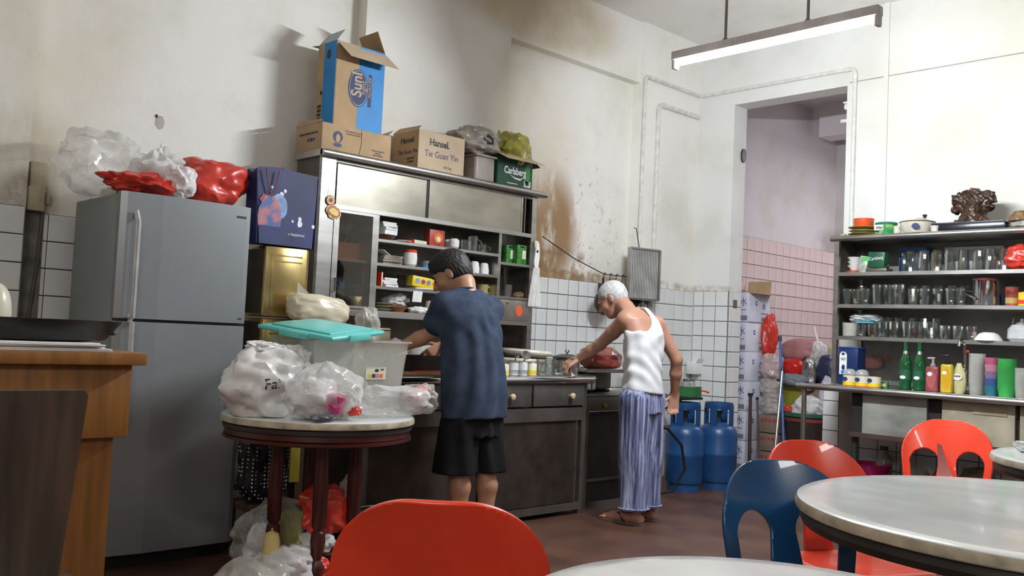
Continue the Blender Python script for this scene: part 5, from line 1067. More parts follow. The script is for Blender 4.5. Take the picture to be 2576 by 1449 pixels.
o = thing('tissue_box', 'white paper box on the wall above the green box', 'box', pX(1742, 925, -4.86)); G().rbox((0.04, 0, 0), (.10, .17, .11), .006).obj('box_body', PAPER, o); G().prism([(-.08, 0), (.08, 0), (.085, .06), (-.07, .05)], (.092, 0, .05), (0, 1, 0), (.3, 0, .7), .002).obj('flap', PAPER, o)
# ------------------------------------------------------------------ seen through the doorway
WBX = mat('white_carton', (.72, .74, .84), .6, var=.08, scale=5); INKV = mat('violet_print', (.06, .07, .33), .6)

BXC = pY(1880, 900, 7.6).x-.128; hb = .276; W_, D_ = .255, .36
for k in range(6):
    o = thing('water_carton', ['white carton at the bottom of the stack behind the doorway', 'second white carton from the bottom of the doorway stack', 'third white carton from the bottom of the doorway stack', 'fourth white carton from the bottom of the doorway stack', 'fifth white carton of the doorway stack, just under the open one', 'open topmost white carton of the doorway stack with raised flaps'][k], 'box', (BXC+random.uniform(-.01, .01), 7.78, k*hb+.001), -.02, 'white cartons stacked behind the doorway')
    G().rbox((0, 0, hb/2), (W_, D_, hb-.004), .004).obj('box_body', WBX, o)
    R_, yf = SIDE, -D_/2-.0008
    text('水', .085, INKV, (.065, yf, hb*.66), R_, o, spin=.1); text('冰', .06, INKV, (-.03, yf, hb*.62), R_, o); bar_text(o, R_, (.05, yf, hb*.4), (.1,), .008, INKV)
    for q_ in range(3): patch('tape_mark', rect(-.03, -.022, .03, .022), (-.05+.065*q_, yf, hb*.14), R_, INKD if q_ < 2 else mat('grey_mark', (.25, .25, .3), .6), o)
    xf = W_/2+.0008; text('水', .07, INKV, (xf, .07, hb*.55), FRONT, o, spin=-.1); patch('ring_mark', ell(.018, .024), (xf, -.06, hb*.66), FRONT, INKV, o); patch('ring_mark', ell(.009, .013), (xf+.0008, -.06, hb*.66), FRONT, WBX, o); bar_text(o, FRONT, (xf, .08, hb*.3), (.12,), .008, INKV); patch('tape_mark', rect(-.06, -.018, .06, .018), (xf, .09, hb*.12), FRONT, mat('grey_mark', (.25, .25, .3), .6), o)
    if k == 5:
        flap('flap', (-W_/2, D_/2, hb), (W_, 0, 0), (0, .1, 1), .13, CARD, o); flap('flap', (W_/2, -D_/2, hb), (0, D_, 0), (1, .0, -.1), .12, CARD, o); flap('flap', (-W_/2, -D_/2, hb), (W_*.5, 0, 0), (.1, .35, .9), .14, mat('grey_flap', (.33, .33, .36), .6), o)
YD = 7.75
def DP(px, py, Y=YD): return pY(px, py, Y)
q = DP(1930, 850, 7.9); plain_bag('plastic_bag', 'red plastic bag hanging beside the white carton stack', 'plastic bag', (q.x+.0, 7.92, q.z-.16), (.075, .10, .20), 101, REDP, crumple=.25, pw=.6)
for k, (px, py, rx_, rz_, m, lb) in enumerate(((1940, 920, .10, .12, film('pinkish_film', (.62, .48, .46), .6, .95), 'upper pinkish clear bag right of the carton stack'), (1938, 975, .10, .10, FILMG, 'lower smoky clear bag right of the carton stack'), (1940, 1015, .11, .09, FILM, 'clear bag of packets right of the carton stack'))):
    q = DP(px, py, 7.85); plain_bag('plastic_bag', lb, 'plastic bag', (q.x, 7.86, q.z-rz_), (rx_, .10, rz_), 103+k, m, crumple=.28)
q = DP(1950, 1075, 7.9)
for k in range(3):
    o = thing('printed_carton', ['lowest brown printed carton beside the white stack', 'middle brown printed carton beside the white stack', 'uppermost brown printed carton beside the white stack'][k], 'box', (q.x, 7.9, .02+.17*k), 0, 'brown printed cartons'); G().rbox((0, 0, .082), (.22, .26, .162), .004).obj('box_body', mat('dull_carton', (.26, .19, .15), .7), o); bar_text(o, SIDE, (0, -.1308, .1), (.16,), .03, mat('red_print', (.42, .05, .04), .6))
def stick(name, label, a, b, r, m, cat='broom', tip=None):
    o = thing(name, label, cat, b); A = Vector(a)-Vector(b); G().tube([(0, 0, 0), A], r, 8).obj('pole', m, o)
    g = G(); g.tube([A*.97, A*1.005], r*1.5, 8); g.obj('end_cap', tip or BLACK, o); return o
stick('broom_handle', 'brown wooden pole leaning in the doorway before the cartons', DP(1848, 850, 7.2), pZ(1843, 1215, 0)*0+Vector((DP(1846, 1140, 7.25).x, 7.25, .0)), .012, mat('red_brown_pole', (.16, .055, .025), .5))
stick('mop_handle', 'blue mop handle leaning right of the hanging bags', DP(1962, 848, 7.75), Vector((DP(1985, 1095, 7.55).x, 7.5, 0)), .012, mat('mop_blue', (.03, .12, .42), .4), 'mop')
stick('mop_handle', 'grey aluminium mop pole crossing the blue one', DP(1969, 925, 7.65), Vector((DP(1958, 1110, 7.5).x, 7.42, 0)), .011, STEEL, 'mop')
stick('metal_post', 'rusty dark post standing before the white cartons', DP(1888, 990, 7.4), Vector((DP(1886, 1150, 7.4).x, 7.4, 0)), .016, mat('rusty_post', (.06, .04, .035), .6), 'post'); stick('metal_post', 'thin grey rod standing beside the rusty post', DP(1905, 1000, 7.4), Vector((DP(1912, 1150, 7.38).x, 7.38, 0)), .010, STEELD, 'post')
# heap of household things further right behind the doorway
q = Vector((DP(2030, 1100, 7.9).x, 7.9, 0)); o = thing('dustbin', 'dark brown dustbin with green rim behind the doorway', 'bin', q); rb = .20
zt = DP(2030, 1040, 7.9).z
G().lathe([(rb*.7, 0), (rb*.75, .01), (rb, zt), (rb*.96, zt), (rb*.7, .02), (.001, .02)], n=28).obj('bin_body', mat('brown_bin', (.035, .022, .018), .4), o); G().lathe([(rb*1.0, zt-.03), (rb*1.06, zt-.025), (rb*1.06, zt+.005), (rb, zt+.01)], n=28, cap=False).obj('bin_rim', mat('green_rim', (.03, .12, .07), .4), o); G().lathe([(rb*1.005, zt-.07), (rb*1.02, zt-.04)], n=28, cap=False).obj('red_band', mat('red_band', (.25, .05, .03), .5), o)
plain_bag('plastic_bag', 'white bag bulging out of the dustbin', 'plastic bag', (q.x+.02, 7.88, zt-.10), (.15, .15, .13), 111, FILMW, crumple=.28); content('small red packet beside the white dustbin bag', (q.x-.14, 7.78, zt+.005), (.05, .05, .03), 112, REDP)
lat('bucket', 'olive yellow bucket behind the blue mop handle', 'bucket', (DP(1990, 980, 8.2).x+.05, 8.2, .45), hollow(.15, .19, .36), mat('olive_bucket', (.32, .29, .03), .4), 24)
o = thing('bench', 'low dark bench holding the bucket and basins behind the doorway', 'bench', (-4.15, 8.35, 0)); G().rbox((0, 0, .43), (1.3, .5, .03), .004).obj('bench_top', WOODD, o)
for sx in (-1, 1):
    for sy in (-1, 1): G().box((sx*.55, sy*.2, .207), (.05, .05, .415)).obj('leg', WOODD, o)
ZH = .447
def heap(name, lb, cat, px, py, Y, rad, seed, m, **kw): q = DP(px, py, Y); return plain_bag(name, lb, cat, (q.x, Y, q.z-rad[2]), rad, seed, m, **kw)
heap('basin', 'bright red plastic basin upturned behind the doorway', 'basin', 1995, 925, 8.15, (.15, .12, .10), 113, mat('glossy_red', (.62, .02, .015), .2), crumple=.05)
heap('pink_bundle', 'round pinkish wrapped bundle on top of the doorway heap', 'bundle', 2022, 880, 8.3, (.23, .15, .12), 115, mat('pink_wrap', (.46, .22, .22), .45), crumple=.08)
heap('plastic_bag', 'white bag at the right end of the pink bundle', 'plastic bag', 2060, 890, 8.2, (.08, .08, .13), 116, FILMW, crumple=.25)
heap('dark_bag', 'black bag filling the middle of the doorway heap', 'bag', 2050, 930, 8.3, (.22, .16, .17), 117, mat('charcoal_bag', (.03, .03, .035), .45), crumple=.22)
heap('dark_bag', 'dark navy bag low in the doorway heap by the rack post', 'bag', 2088, 930, 8.1, (.12, .10, .15), 118, mat('navy_bag', (.02, .03, .08), .4), crumple=.12)
heap('plastic_bag', 'silvery foil bag standing left of the black bag', 'plastic bag', 2035, 940, 8.05, (.07, .06, .16), 119, mat('foil', (.5, .48, .47), .25, .7, var=.4, scale=12), crumple=.25)
heap('dark_cloth', 'grey cloth at the foot of the doorway heap', 'cloth', 1998, 955, 8.0, (.16, .10, .06), 120, mat('grey_blue_cloth', (.22, .24, .28), .8), crumple=.25)
heap('brown_bag', 'brown paper bag below the black bag in the doorway', 'bag', 2050, 1000, 8.2, (.18, .12, .16), 121, mat('tan_bag', (.30, .20, .13), .7), crumple=.2)
heap('white_cloth', 'pale cloth hanging at the right of the doorway heap', 'cloth', 2080, 1000, 8.0, (.07, .07, .2), 122, mat('pale_lilac', (.6, .58, .68), .7), crumple=.2)
heap('cushion', 'cream cushion behind the rack post', 'cushion', 2085, 885, 8.35, (.12, .08, .08), 123, mat('cream_cloth', (.50, .40, .28), .8), crumple=.06)
stick('brush', 'white handled brush with yellow tip above the pink bundle', DP(2047, 820, 8.3), DP(2062, 875, 8.3), .009, WHITE, 'brush', YEL)
lat('coiled_cable', 'coil of yellow and grey cable at the right of the dustbin', 'cable', (DP(2085, 1080, 7.75).x, 7.75, .001), [(.06, 0), (.11, .01), (.12, .10), (.10, .16), (.12, .22), (.10, .30), (.04, .33), (.03, .02)], mat('cable_mix', (.34, .30, .08), .4, var=.5, scale=3, stretch=(1, 1, 14), col2=(.12, .12, .11)), 20)
# ------------------------------------------------------------------ right hand rack and sink counter
YR = 6.5; XL = -3.325; XRR = -1.55
RZ = [1.732, 1.496, 1.262]
o = thing('glass_rack', 'steel rack with three shelves of glassware on the sink counter', 'rack', (XL, YR, .907)); O = Vector((XL, YR, .907))
def B(name, lo, hi, m=STEEL, par=o): return G().box([(a+b)/2-q for a, b, q in zip(lo, hi, O)], [abs(b-a) for a, b in zip(lo, hi)]).obj(name, m, par)
t = B('top', (XL-.03, YR, 1.975), (XRR, 6.93, 2.0)); G().tube([Vector((XL-.035, YR, 1.985))-O, Vector((XRR, YR, 1.985))-O], .021, 12).obj('rolled_edge', STEEL, t)
B('post', (XL-.005, YR, .908), (XL+.03, YR+.03, 1.975)); B('post', (XRR-.035, YR, .908), (XRR, YR+.03, 1.975)); B('post', (XL-.005, 6.9, .908), (XL+.03, 6.93, 1.975)); B('post', (XRR-.035, 6.9, .908), (XRR, 6.93, 1.975))
for z in RZ: B('shelf', (XL+.03, YR+.002, z-.026), (XRR-.035, 6.925, z))
B('back_sheet', (XL+.03, 6.925, .91), (XRR, 6.932, 1.975), mat('grey_back_sheet', (.22, .21, .20), .4, .4, var=.1))
B('side_sheet', (XL+.002, YR+.03, 1.25), (XL+.008, 6.9, 1.975), STEELD)
# sink counter
YS0 = 6.05; ZS1 = .905
o = thing('sink_counter', 'steel sink counter with rolled edge under the glass rack', 'counter', (XL, YS0, 0)); O = Vector((XL, YS0, 0))
def B(name, lo, hi, m=STEEL, par=o): return G().box([(a+b)/2-q for a, b, q in zip(lo, hi, O)], [abs(b-a) for a, b in zip(lo, hi)]).obj(name, m, par)
t = B('top_sheet', (XL-.02, YS0+.01, .885), (XRR, 6.94, ZS1)); G().tube([Vector((XL-.03, YS0, .893))-O, Vector((XRR, YS0, .893))-O], .021, 12).obj('rolled_edge', STEEL, t)
G().tube([Vector((x, y, ZS1+.002))-O for x, y in ((-2.75, 6.12), (-2.75, 6.42), (-1.7, 6.42), (-1.7, 6.12))], .007, 8, closed=True).obj('sink_rim', STEEL, o)
B('sink_bowl', (-2.74, 6.14, .70), (-1.71, 6.41, .884), STEELD)
G().tube([Vector((XL+.012, YS0+.03, 0))-O, Vector((XL+.012, YS0+.03, .885))-O], .017, 12).obj('leg', mat('brassy_steel', (.42, .39, .33), .28, .9), o)
q = pY(2153, 1000, 6.40); G().tube([Vector((q.x, 6.4, 0))-O, Vector((q.x, 6.4, .885))-O], .024, 12).obj('leg', mat('green_black_post', (.05, .055, .045), .4, .4), o)
G().tube([Vector((q.x, 6.4, .7))-O, Vector((q.x, 6.4, .86))-O], .034, 12).obj('pipe_joint', mat('green_black_post', (.05, .055, .045), .4, .4), o)
GRY = mat('grey_marble_panel', (.36, .36, .33), .35, var=.3, scale=2.5, stretch=(1, 1, 2.2)); BEI = mat('beige_panel', (.42, .38, .28), .5, var=.25, scale=5)
for x0, x1, y0, y1, m in ((2168, 2330, 995, 1088, GRY), (2368, 2552, 1008, 1108, BEI), (2565, 2640, 1010, 1112, BEI)):
    a = pY(x0, y1, 6.10); b = pY(x1, y1, 6.10); B('cladding_panel', (a.x, 6.10, a.z-.005), (b.x, 6.125, .88), m)
B('dark_frame', (-2.98, 6.126, .60), (XRR, 6.135, .88), DARK); B('lower_rail', (-2.98, 6.095, .575), (XRR, 6.14, .605), mat('brown_rail', (.07, .04, .035), .6))
g_ = pY(2490, 1035, 6.098); pl = G().prism(rect(-.10, -.025, .10, .025), g_-O, (1, 0, 0), (0, 0, 1), .002).obj('name_plate', mat('plate', (.36, .31, .2), .5), o)
# pilaster end and ledge below
q = pY(2135, 1100, 6.75); g = G(); g.b2((DR, 6.70, 0), (DR+.13, YB, .9)); t8 = struct(g, 'trim_8', M_WB); tiles(t8, 'y', 6.70, DR, DR+.13, .1, .88, .13, .112, M_TW, M_GR)
g = G(); g.b2((-3.3, 6.5, 0), (-1.5, 6.94, .22)); struct(g, 'trim_9', mat('dirty_ledge', (.30, .28, .24), .7, var=.3))
# tap
q = pY(2425, 985, 6.44); o = thing('tap', 'tall chrome swan neck tap at the back of the sink', 'tap', (q.x, 6.44, ZS1)); h = .34
G().lathe([(.022, 0), (.022, .01), (.014, .02), (.014, .12), (.018, .13), (.018, .16), (.012, .17)], n=14).obj('tap_body', CHROME, o); G().tube([(0, 0, .16), (0, 0, h-.03), (0, -.015, h), (0, -.05, h+.012), (0, -.09, h), (0, -.10, h-.03)], .010, 10).obj('spout', CHROME, o)
for dx in (.04,): G().tube([(0, 0, .09), (dx, 0, .10), (dx+.03, -.01, .10)], .008, 8).obj('lever', CHROME, o); G().lathe([(.016, 0), (.016, .03), (.008, .035)], (dx+.03, -.01, .085), 12).obj('tap_knob', CHROME, o)
G().rbox((.01, 0, .28), (.04, .012, .016), .004).obj('red_tag', mat('tag_red', (.5, .08, .03), .5), o)
# items on the sink counter
ZSI = ZS1+.001
def SN(px, Y=6.2, py=975): return (pY(px, py, Y).x, Y, ZSI)
o = thing('container', 'navy blue square container with white label at the sink left end', 'container', SN(2141, 6.38)); NV = mat('navy_tin', (.012, .03, .12), .3); G().rbox((0, 0, .135), (.15, .13, .26), .01).obj('body', NV, o); G().rbox((0, 0, .27), (.156, .136, .014), .004).obj('lid', mat('blue_lid', (.02, .06, .25), .3), o)
patch('label', [(-.03, -.07), (.025, -.07), (.025, .07), (.012, .09), (-.018, .09), (-.03, .07)], (-.03, -.0655, .15), SIDE, PAPER, o); patch('label_dot', ell(.012, .01), (-.033, -.0665, .225), SIDE, INKD, o); bar_text(o, SIDE, (-.032, -.0668, .19), (.035, .03), .006, INKB); patch('label_print', blob2(9, .013, .02, 5), (-.03, -.0667, .13), SIDE, INKB, o); patch('label_print', blob2(9, .02, .018, 6), (-.03, -.0667, .095), SIDE, BLUE, o)
for k, px in enumerate((2137, 2168, 2199)):
    r = .044; o = can(['milk can with dome lid beside the navy container', 'milk can with dome lid in the middle of the three', 'open milk can without lid at the right of the three'][k], SN(px, 6.13), r, .085, CREAM, YEL, name='milk_can'); patch('print_shield', blob2(10, .018, .013, 4), (-.012, -r-.0006, .056), SIDE, INKB, o, .003); G().lathe([(r+.0008, .0), (r+.0008, .006)], (0, 0, .008), 20, cap=False).obj('red_base', RED, o)
    if k < 2: G().lathe([(r*1.02, .085), (r*.95, .105), (r*.6, .122), (.001, .126)], n=20).obj('dome_lid', film('dome', (.5, .5, .5), .5, .9), o)
o = thing('green_packet', 'small green packet beside the milk cans', 'packet', SN(2225, 6.2)); G().rbox((0, 0, .025), (.05, .03, .05), .004).obj('pack_body', mat('pack_green', (.05, .26, .04), .4), o); patch('pack_label', rect(-.015, -.01, .015, .01), (0, -.0158, .028), SIDE, CREAM, o)
q = pY(2195, 910, 6.86); plain_bag('sponge_bag', 'pink sponge bag stuck on the rack back sheet', 'bag', (q.x, 6.86, q.z-.05), (.075, .05, .05), 131, mat('dusty_pink', (.48, .20, .19), .5), crumple=.12)
o = G().lathe([(.022, 0), (.02, .004), (.001, .005)], n=16, axis=Vector((0, -1, 0))).obj('sticker', mat('rust_dot', (.36, .09, .04), .6), None, pY(2235, 902, 6.924)); tag(o, 'rusty red round dot on the rack back sheet', 'sticker')
for k, px in enumerate((2277, 2312)):
    o = lat('beer_bottle', 'green glass beer bottle left of the other one by the sink' if k == 0 else 'green glass beer bottle nearer the soap bottles', 'bottle', SN(px, 6.40, 972), [(.034, 0), (.04, .006), (.04, .17), (.034, .205), (.018, .245), (.014, .27), (.014, .315), (.016, .316), (.016, .325), (.001, .326)], GLSG, 22, 'green beer bottles')
    G().lathe([(.0405, .07), (.0405, .135)], n=22, cap=False).obj('label_band', mat('bottle_label', (.02, .14, .06), .4), o); G().lathe([(.0195, .245), (.0155, .265)], n=18, cap=False).obj('neck_foil', mat('silver_foil', (.5, .52, .48), .3, .8), o); patch('label_mark', ell(.02, .012), (0, -.042, .085), SIDE, PAPER, o, .002); G().lathe([(.015, 0), (.015, .010), (.001, .011)], (0, 0, .318), 14).obj('cap', GREEN, o)
def pump(label, loc, w, h, m, lm, pm):
    o = thing('soap_bottle', label, 'bottle', loc); G().rbox((0, 0, h/2), (w, w*.6, h), .014, seg=3).obj('bottle_body', m, o); patch('bottle_label', blob2(14, w*.36, h*.36, 3), (0, -w*.3-.0008, h*.5), SIDE, lm, o); patch('bottle_label', ell(w*.2, w*.16), (-w*.12, -w*.3-.002, h*.7), SIDE, PAPER, o)
    G().lathe([(.016, 0), (.016, .02), (.007, .022), (.007, .05)], (0, 0, h-.002), 12).obj('pump_neck', pm, o); G().rbox((-.012, 0, h+.055), (.05, .016, .012), .004).obj('pump_head', pm, o); return o
pump('maroon patterned hand soap bottle with clear pump', SN(2346, 6.32), .085, .17, mat('maroon_soap', (.30, .06, .07), .3), mat('soap_print', (.45, .12, .12), .3), FILMG)
pump('yellow hand soap bottle with black pump', SN(2382, 6.30), .075, .19, mat('yellow_soap', (.68, .48, .03), .3), mat('orange_print', (.72, .38, .02), .3), BLACK)
o = lat('dish_soap', 'oval yellow and white dish soap bottle behind the tap', 'bottle', SN(2412, 6.34), [(.03, 0), (.042, .02), (.048, .08), (.04, .14), (.02, .18), (.014, .20), (.001, .201)], mat('pale_soap', (.62, .58, .30), .3), 20, sy=.6); patch('bottle_label', ell(.03, .022), (0, -.0295, .11), SIDE, PAPER, o, .003); bar_text(o, SIDE, (0, -.033, .11), (.04,), .010, INKD)
def nested(label, loc, r, h, n, mats, step, cat='cup'):
    o = thing('cup_stack', label, cat, loc)
    for k in range(n): G().lathe([(r*.82, step*k), (r, step*k+h), (r*.96, step*k+h), (r*.78, step*k+.004)], n=18, cap=False).obj('cup', mats[k % len(mats)] if isinstance(mats, list) else mats, o)
    return o
nested('stack of clear plastic cups right of the tap', SN(2457, 6.36), .05, .10, 7, FROST, .028)
nested('stack of pink purple and blue plastic cups', SN(2495, 6.30), .044, .07, 5, [mat('teal_cup', (.02, .17, .22), .4), mat('blue_cup', (.05, .10, .30), .4), mat('mauve_cup', (.25, .17, .30), .4), mat('pale_pink_cup', (.62, .26, .36), .4), mat('rose_cup', (.52, .10, .20), .4)], .044)
nested('stack of bright green plastic cups', SN(2533, 6.28), .056, .075, 9, [GREENB], .021)
nested('stack of clear cups at the right frame edge', SN(2572, 6.28), .045, .09, 5, FROST, .025)
# rack top
ZR = 2.0008
def RT(px, Y=6.62, py=570): return (pY(px, py, Y).x, Y, ZR)
OLV = mat('olive_plate', (.34, .27, .04), .3, var=.1)
lat('cup', 'tiny yellow cup at the rack top left end', 'cup', RT(2122, 6.56), hollow(.02, .025, .022), mat('tan_cup', (.55, .40, .14), .4), 16)
o = thing('plate_stack', 'stack of olive plates on the rack top', 'plate', RT(2172))
for k in range(3): G().lathe([(.05, .024*k), (.11-.006*(k % 2), .024*k+.022), (.106-.006*(k % 2), .024*k+.025), (.045, .024*k+.006)], n=26, cap=False).obj('plate', OLV if k != 1 else mat('cream_plate', (.55, .48, .25), .3), o)
lat('bowl', 'orange red bowl on the stack of olive plates', 'bowl', (RT(2173)[0], 6.62, ZR+.062), [(.055, 0), (.07, .02), (.073, .075), (.069, .076), (.05, .008), (.001, .007)], mat('orange_red', (.72, .10, .025), .3), 24)
o = lat('margarine_tub', 'green and white plastic tub with lid on the rack top', 'tub', RT(2230, 6.6), [(.062, 0), (.064, .004), (.074, .085), (.001, .086)], mat('tub_green', (.03, .25, .09), .35, var=.5, scale=24, col2=(.25, .45, .12), sharp=(.45, .55)), 24); G().lathe([(.077, .078), (.079, .092), (.07, .096), (.001, .097)], n=24).obj('lid', mat('lid_green', (.02, .20, .10), .3), o); patch('name_field', rect(-.045, -.02, .022, .02), (-.012, -.0705, .055), SIDE, PAPER, o, .004); text('mu', .038, INKD, (-.018, -.0752, .055), SIDE, o, bold=.001)
o = lat('enamel_pot', 'white enamel pot with blue leaf motif on the rack top', 'pot', RT(2308, 6.62), [(.07, 0), (.09, .01), (.115, .06), (.118, .085), (.114, .085), (.085, .014), (.001, .012)], ENA, 28); G().lathe([(.119, .084), (.122, .089), (.116, .092)], n=28, cap=False).obj('dark_rim', mat('brown_rim', (.12, .05, .03), .4), o); patch('leaf_motif', blob2(9, .026, .02, 3), (.035, -.114, .05), SIDE, INKB, o, .006)
for s in (-1, 1): G().tube([(s*.11, 0, .07), (s*.15, -.01, .07), (s*.15, -.04, .06), (s*.11, -.04, .05)], .008, 8).obj('handle', ENA, o)
G().lathe([(.112, .09), (.06, .115), (.02, .122)], n=28).obj('lid', ENA, o); G().lathe([(.008, .118), (.014, .13), (.016, .14), (.001, .145)], (.05, 0, 0), 12).obj('knob', DARK, o); G().prism([(-.09, 0), (.06, -.02), (.04, .03), (-.07, .055)], (-.03, -.04, .10), (1, 0, -.15), (0, .3, 1), .004).obj('folded_paper', PAPER, o)
mug('white enamel mug between the green tub and enamel pot', RT(2258, 6.6), .03, .055, ENA, 3.0); mug('white enamel mug at the right of the enamel pot', RT(2352, 6.56), .03, .05, ENA, .2)
o = thing('tray', 'black lacquer tray under the carved statue', 'tray', RT(2447, 6.66)); q0 = pY(2350, 575, 6.6).x; q1 = pY(2540, 575, 6.6).x; G().rbox((0, 0, .03), (q1-q0, .22, .058), .008).obj('tray_body', mat('lacquer_black', (.012, .012, .022), .25), o)
g = G(); 
for s in (-1, 1): g.box((0, s*.105, .062), ((q1-q0)*.96, .012, .010))
g.obj('tray_lip', mat('lacquer_black', (.012, .012, .022), .25), o)
# carved statue
c = pY(2450, 525, 6.66); zb = ZR+.0595
S = SDF((-.16, -.10, -.005), (.16, .10, .28), .005); rs = random.Random(5)
S.ell((0, 0, .06), (.085, .06, .07), .03); S.ell((0, 0, .13), (.07, .05, .06), .03); S.ell((.01, -.015, .205), (.034, .034, .036), .015); S.ell((.01, -.03, .11), (.05, .04, .04), .02); S.cone((0, 0, 0), (0, 0, .03), .09, .08, .02)
for k in range(70):
    a = rs.uniform(-.3, PI+.3); r_ = rs.uniform(.08, .14); p_ = (r_*math.cos(a)*1.0, rs.uniform(-.03, .03), .12+r_*math.sin(a)*.85); S.ell(p_, (rs.uniform(.008, .020),)*3, .006); S.cone((p_[0]*.5, p_[1], .12+(p_[2]-.12)*.5), p_, .014, .010, .015)
for s in (-1, 1): S.cone((s*.06, -.01, .15), (s*.12, -.02, .15), .018, .014, .015); S.cone((s*.12, -.02, .15), (s*.13, -.02, .20), .014, .011, .015); S.cone((s*.05, -.02, .03), (s*.10, -.03, .01), .025, .02, .02)
S.ell((.022, -.045, .21), (.006, .006, .006), 0, sub=True); S.ell((-.004, -.046, .21), (.006, .006, .006), 0, sub=True)
BRZ = mat('carved_bronze_wood', (.075, .038, .022), .35, .2, var=.4, scale=22)
S.disp(lambda X, Y, Z: .004*np.sin(X*150)*np.sin(Y*170+1)*np.sin(Z*160)+.003*np.sin(X*90+Z*120))
st = S.obj('statue', BRZ, None, 1, (c.x, 6.66, zb+.004)); tag(st, 'carved dark bronze figure surrounded by scrolls on the black tray', 'statue'); G().lathe([(.10, 0), (.105, .006), (.09, .012)], (0, 0, -.0005), 20, sy=.8).obj('statue_base', BRZ, st)
G().lathe([(.018, 0), (.012, .004), (.001, .005)], (.005, -.058, .11), 12, axis=Vector((0, -1, 0))).obj('gold_belly', mat('worn_gold', (.35, .18, .05), .3, .6), st)
o = thing('shell_ornament', 'brown and white shell ornament right of the statue', 'ornament', RT(2580, 6.62)); SH = mat('shell_brown', (.26, .16, .07), .35, var=.4, scale=20)
G().lathe([(.05, 0), (.085, .02), (.09, .04), (.05, .06), (.001, .062)], n=20).obj('shell_base', mat('shell_white', (.55, .52, .46), .4, var=.4, scale=30), o); G().lathe([(.075, .06), (.07, .09), (.04, .125), (.001, .13)], (-.03, 0, 0), 18).obj('shell_dome', SH, o)
# shelf 1
def RS(px, z, Y=6.62): return (pY(px, 680, Y).x, Y, z+.0008)
z = RZ[0]
o = thing('bowl_stack', 'stacked white bowls at the left of the upper rack shelf', 'bowl', RS(2150, z, 6.62))
for k in range(3): G().lathe([(.025, .03*k+.02), (.055, .03*k+.06), (.052, .06+.03*k), (.022, .03*k+.024)], n=22, cap=False).obj('bowl', CERAM, o)
G().lathe([(.06, 0), (.065, .014), (.05, .02), (.001, .02)], n=22).obj('red_dish', mat('red_dish', (.42, .06, .03), .3), o)
o = thing('snack_packet', 'green and silver packet in front of the white bowls', 'packet', RS(2172, z, 6.54), .2); G().rbox((0, 0, .06), (.06, .02, .12), .006, rot=Matrix.Rotation(.15, 3, 'Y')).obj('pack_body', mat('crumpled_silver', (.55, .58, .52), .3, .3, var=.3, scale=18), o); patch('pack_label', rect(-.025, -.02, .03, .015), (.01, -.0115, .10), SIDE, GREENB, o)
o = thing('beer_box', 'small dark green beer box with white lettering on the upper rack shelf', 'box', RS(2210, z, 6.58), -.05); G().rbox((0, 0, .09), (.125, .08, .115), .003, rot=Matrix.Rotation(.05, 3, 'Y')).obj('box_body', mat('beer_green', (.01, .09, .04), .4), o); text('Carlsberg', .034, PAPER, (0, -.0412, .10), SIDE, o, spin=.1, sx=.8); G().rbox((0, 0, .015), (.17, .10, .026), .005).obj('tray_below', STEELD, o); G().tube([(.08, -.05, .03), (.12, -.06, .05)], .006, 6).obj('tray_handle', STEELP, o)
o = thing('blue_box', 'flat blue box at the back of the upper rack shelf', 'box', (pY(2303, 620, 6.84).x, 6.84, z+.001)); G().rbox((0, 0, .1), (.20, .10, .2), .004).obj('box_body', mat('dull_blue', (.05, .13, .30), .5), o); G().b2((-.101, -.051, .15), (.101, .051, .154)).obj('lid_line', INKB, o)
o = thing('white_tray', 'long white tray standing at the back of the upper rack shelf', 'tray', (pY(2450, 615, 6.88).x, 6.88, z+.001)); G().rbox((0, 0, .10), (.40, .02, .20), .006).obj('tray_plate', WHITE, o); G().b2((-.18, -.011, .03), (.18, -.010, .18)).obj('tray_field', mat('pale_grey', (.6, .6, .58), .4), o)
plain_bag('plastic_bag', 'red bag at the right frame edge of the upper rack shelf', 'plastic bag', RS(2570, z, 6.6), (.10, .10, .085), 133, REDP, crumple=.2)
def tumbler(r, h): 
    return G().lathe([(r*.72, 0), (r*.8, .003), (r*.95, h*.5), (r, h), (r*.94, h), (r*.88, h*.5), (r*.74, .014), (.001, .013)], n=12).mesh('glass_tumbler', GLS, 25)
TALL, MID, LOW = tumbler(.038, .150), tumbler(.036, .118), tumbler(.036, .095)
ORD = ['leftmost', 'second', 'third', 'fourth', 'fifth', 'sixth', 'seventh', 'eighth', 'ninth']
def row(me, x0, x1, n, z, Y, label, group, flip=0, h=0):
    for k in range(n):
        px = x0+(x1-x0)*k/max(1, n-1); p_ = pY(px, 680, Y); o = link('glass_tumbler', me, None, (p_.x+random.uniform(-.006, .006), Y+random.uniform(-.01, .01), z+.0008+(h if flip else 0)), random.uniform(0, 3))
        if flip: o.rotation_euler[0] = PI
        tag(o, (ORD[k]+' ' if k == 0 else ORD[k]+' from left ' if k < n-1 else 'rightmost ')+label, 'glass', group)
row(TALL, 2288, 2528, 8, RZ[0], 6.58, 'tall clear glass in the front row of the upper rack shelf', 'tall glasses, upper rack shelf, front', 1, .150)
row(TALL, 2275, 2540, 8, RZ[0], 6.70, 'tall clear glass in the second row of the upper rack shelf', 'tall glasses, upper rack shelf, second row', 1, .150)
z = RZ[1]
row(MID, 2132, 2180, 3, z, 6.57, 'clear glass at the left end of the middle rack shelf front', 'glasses, middle shelf left')
row(TALL, 2208, 2266, 3, z, 6.60, 'tall clear glass left of centre on the middle rack shelf', 'tall glasses, middle shelf')
row(MID, 2300, 2420, 5, z, 6.57, 'clear glass right of centre on the middle rack shelf front', 'glasses, middle shelf right')
row(TALL, 2172, 2425, 9, z, 6.72, 'clear glass in the back row of the middle rack shelf', 'glasses, middle shelf back row', 1, .150)
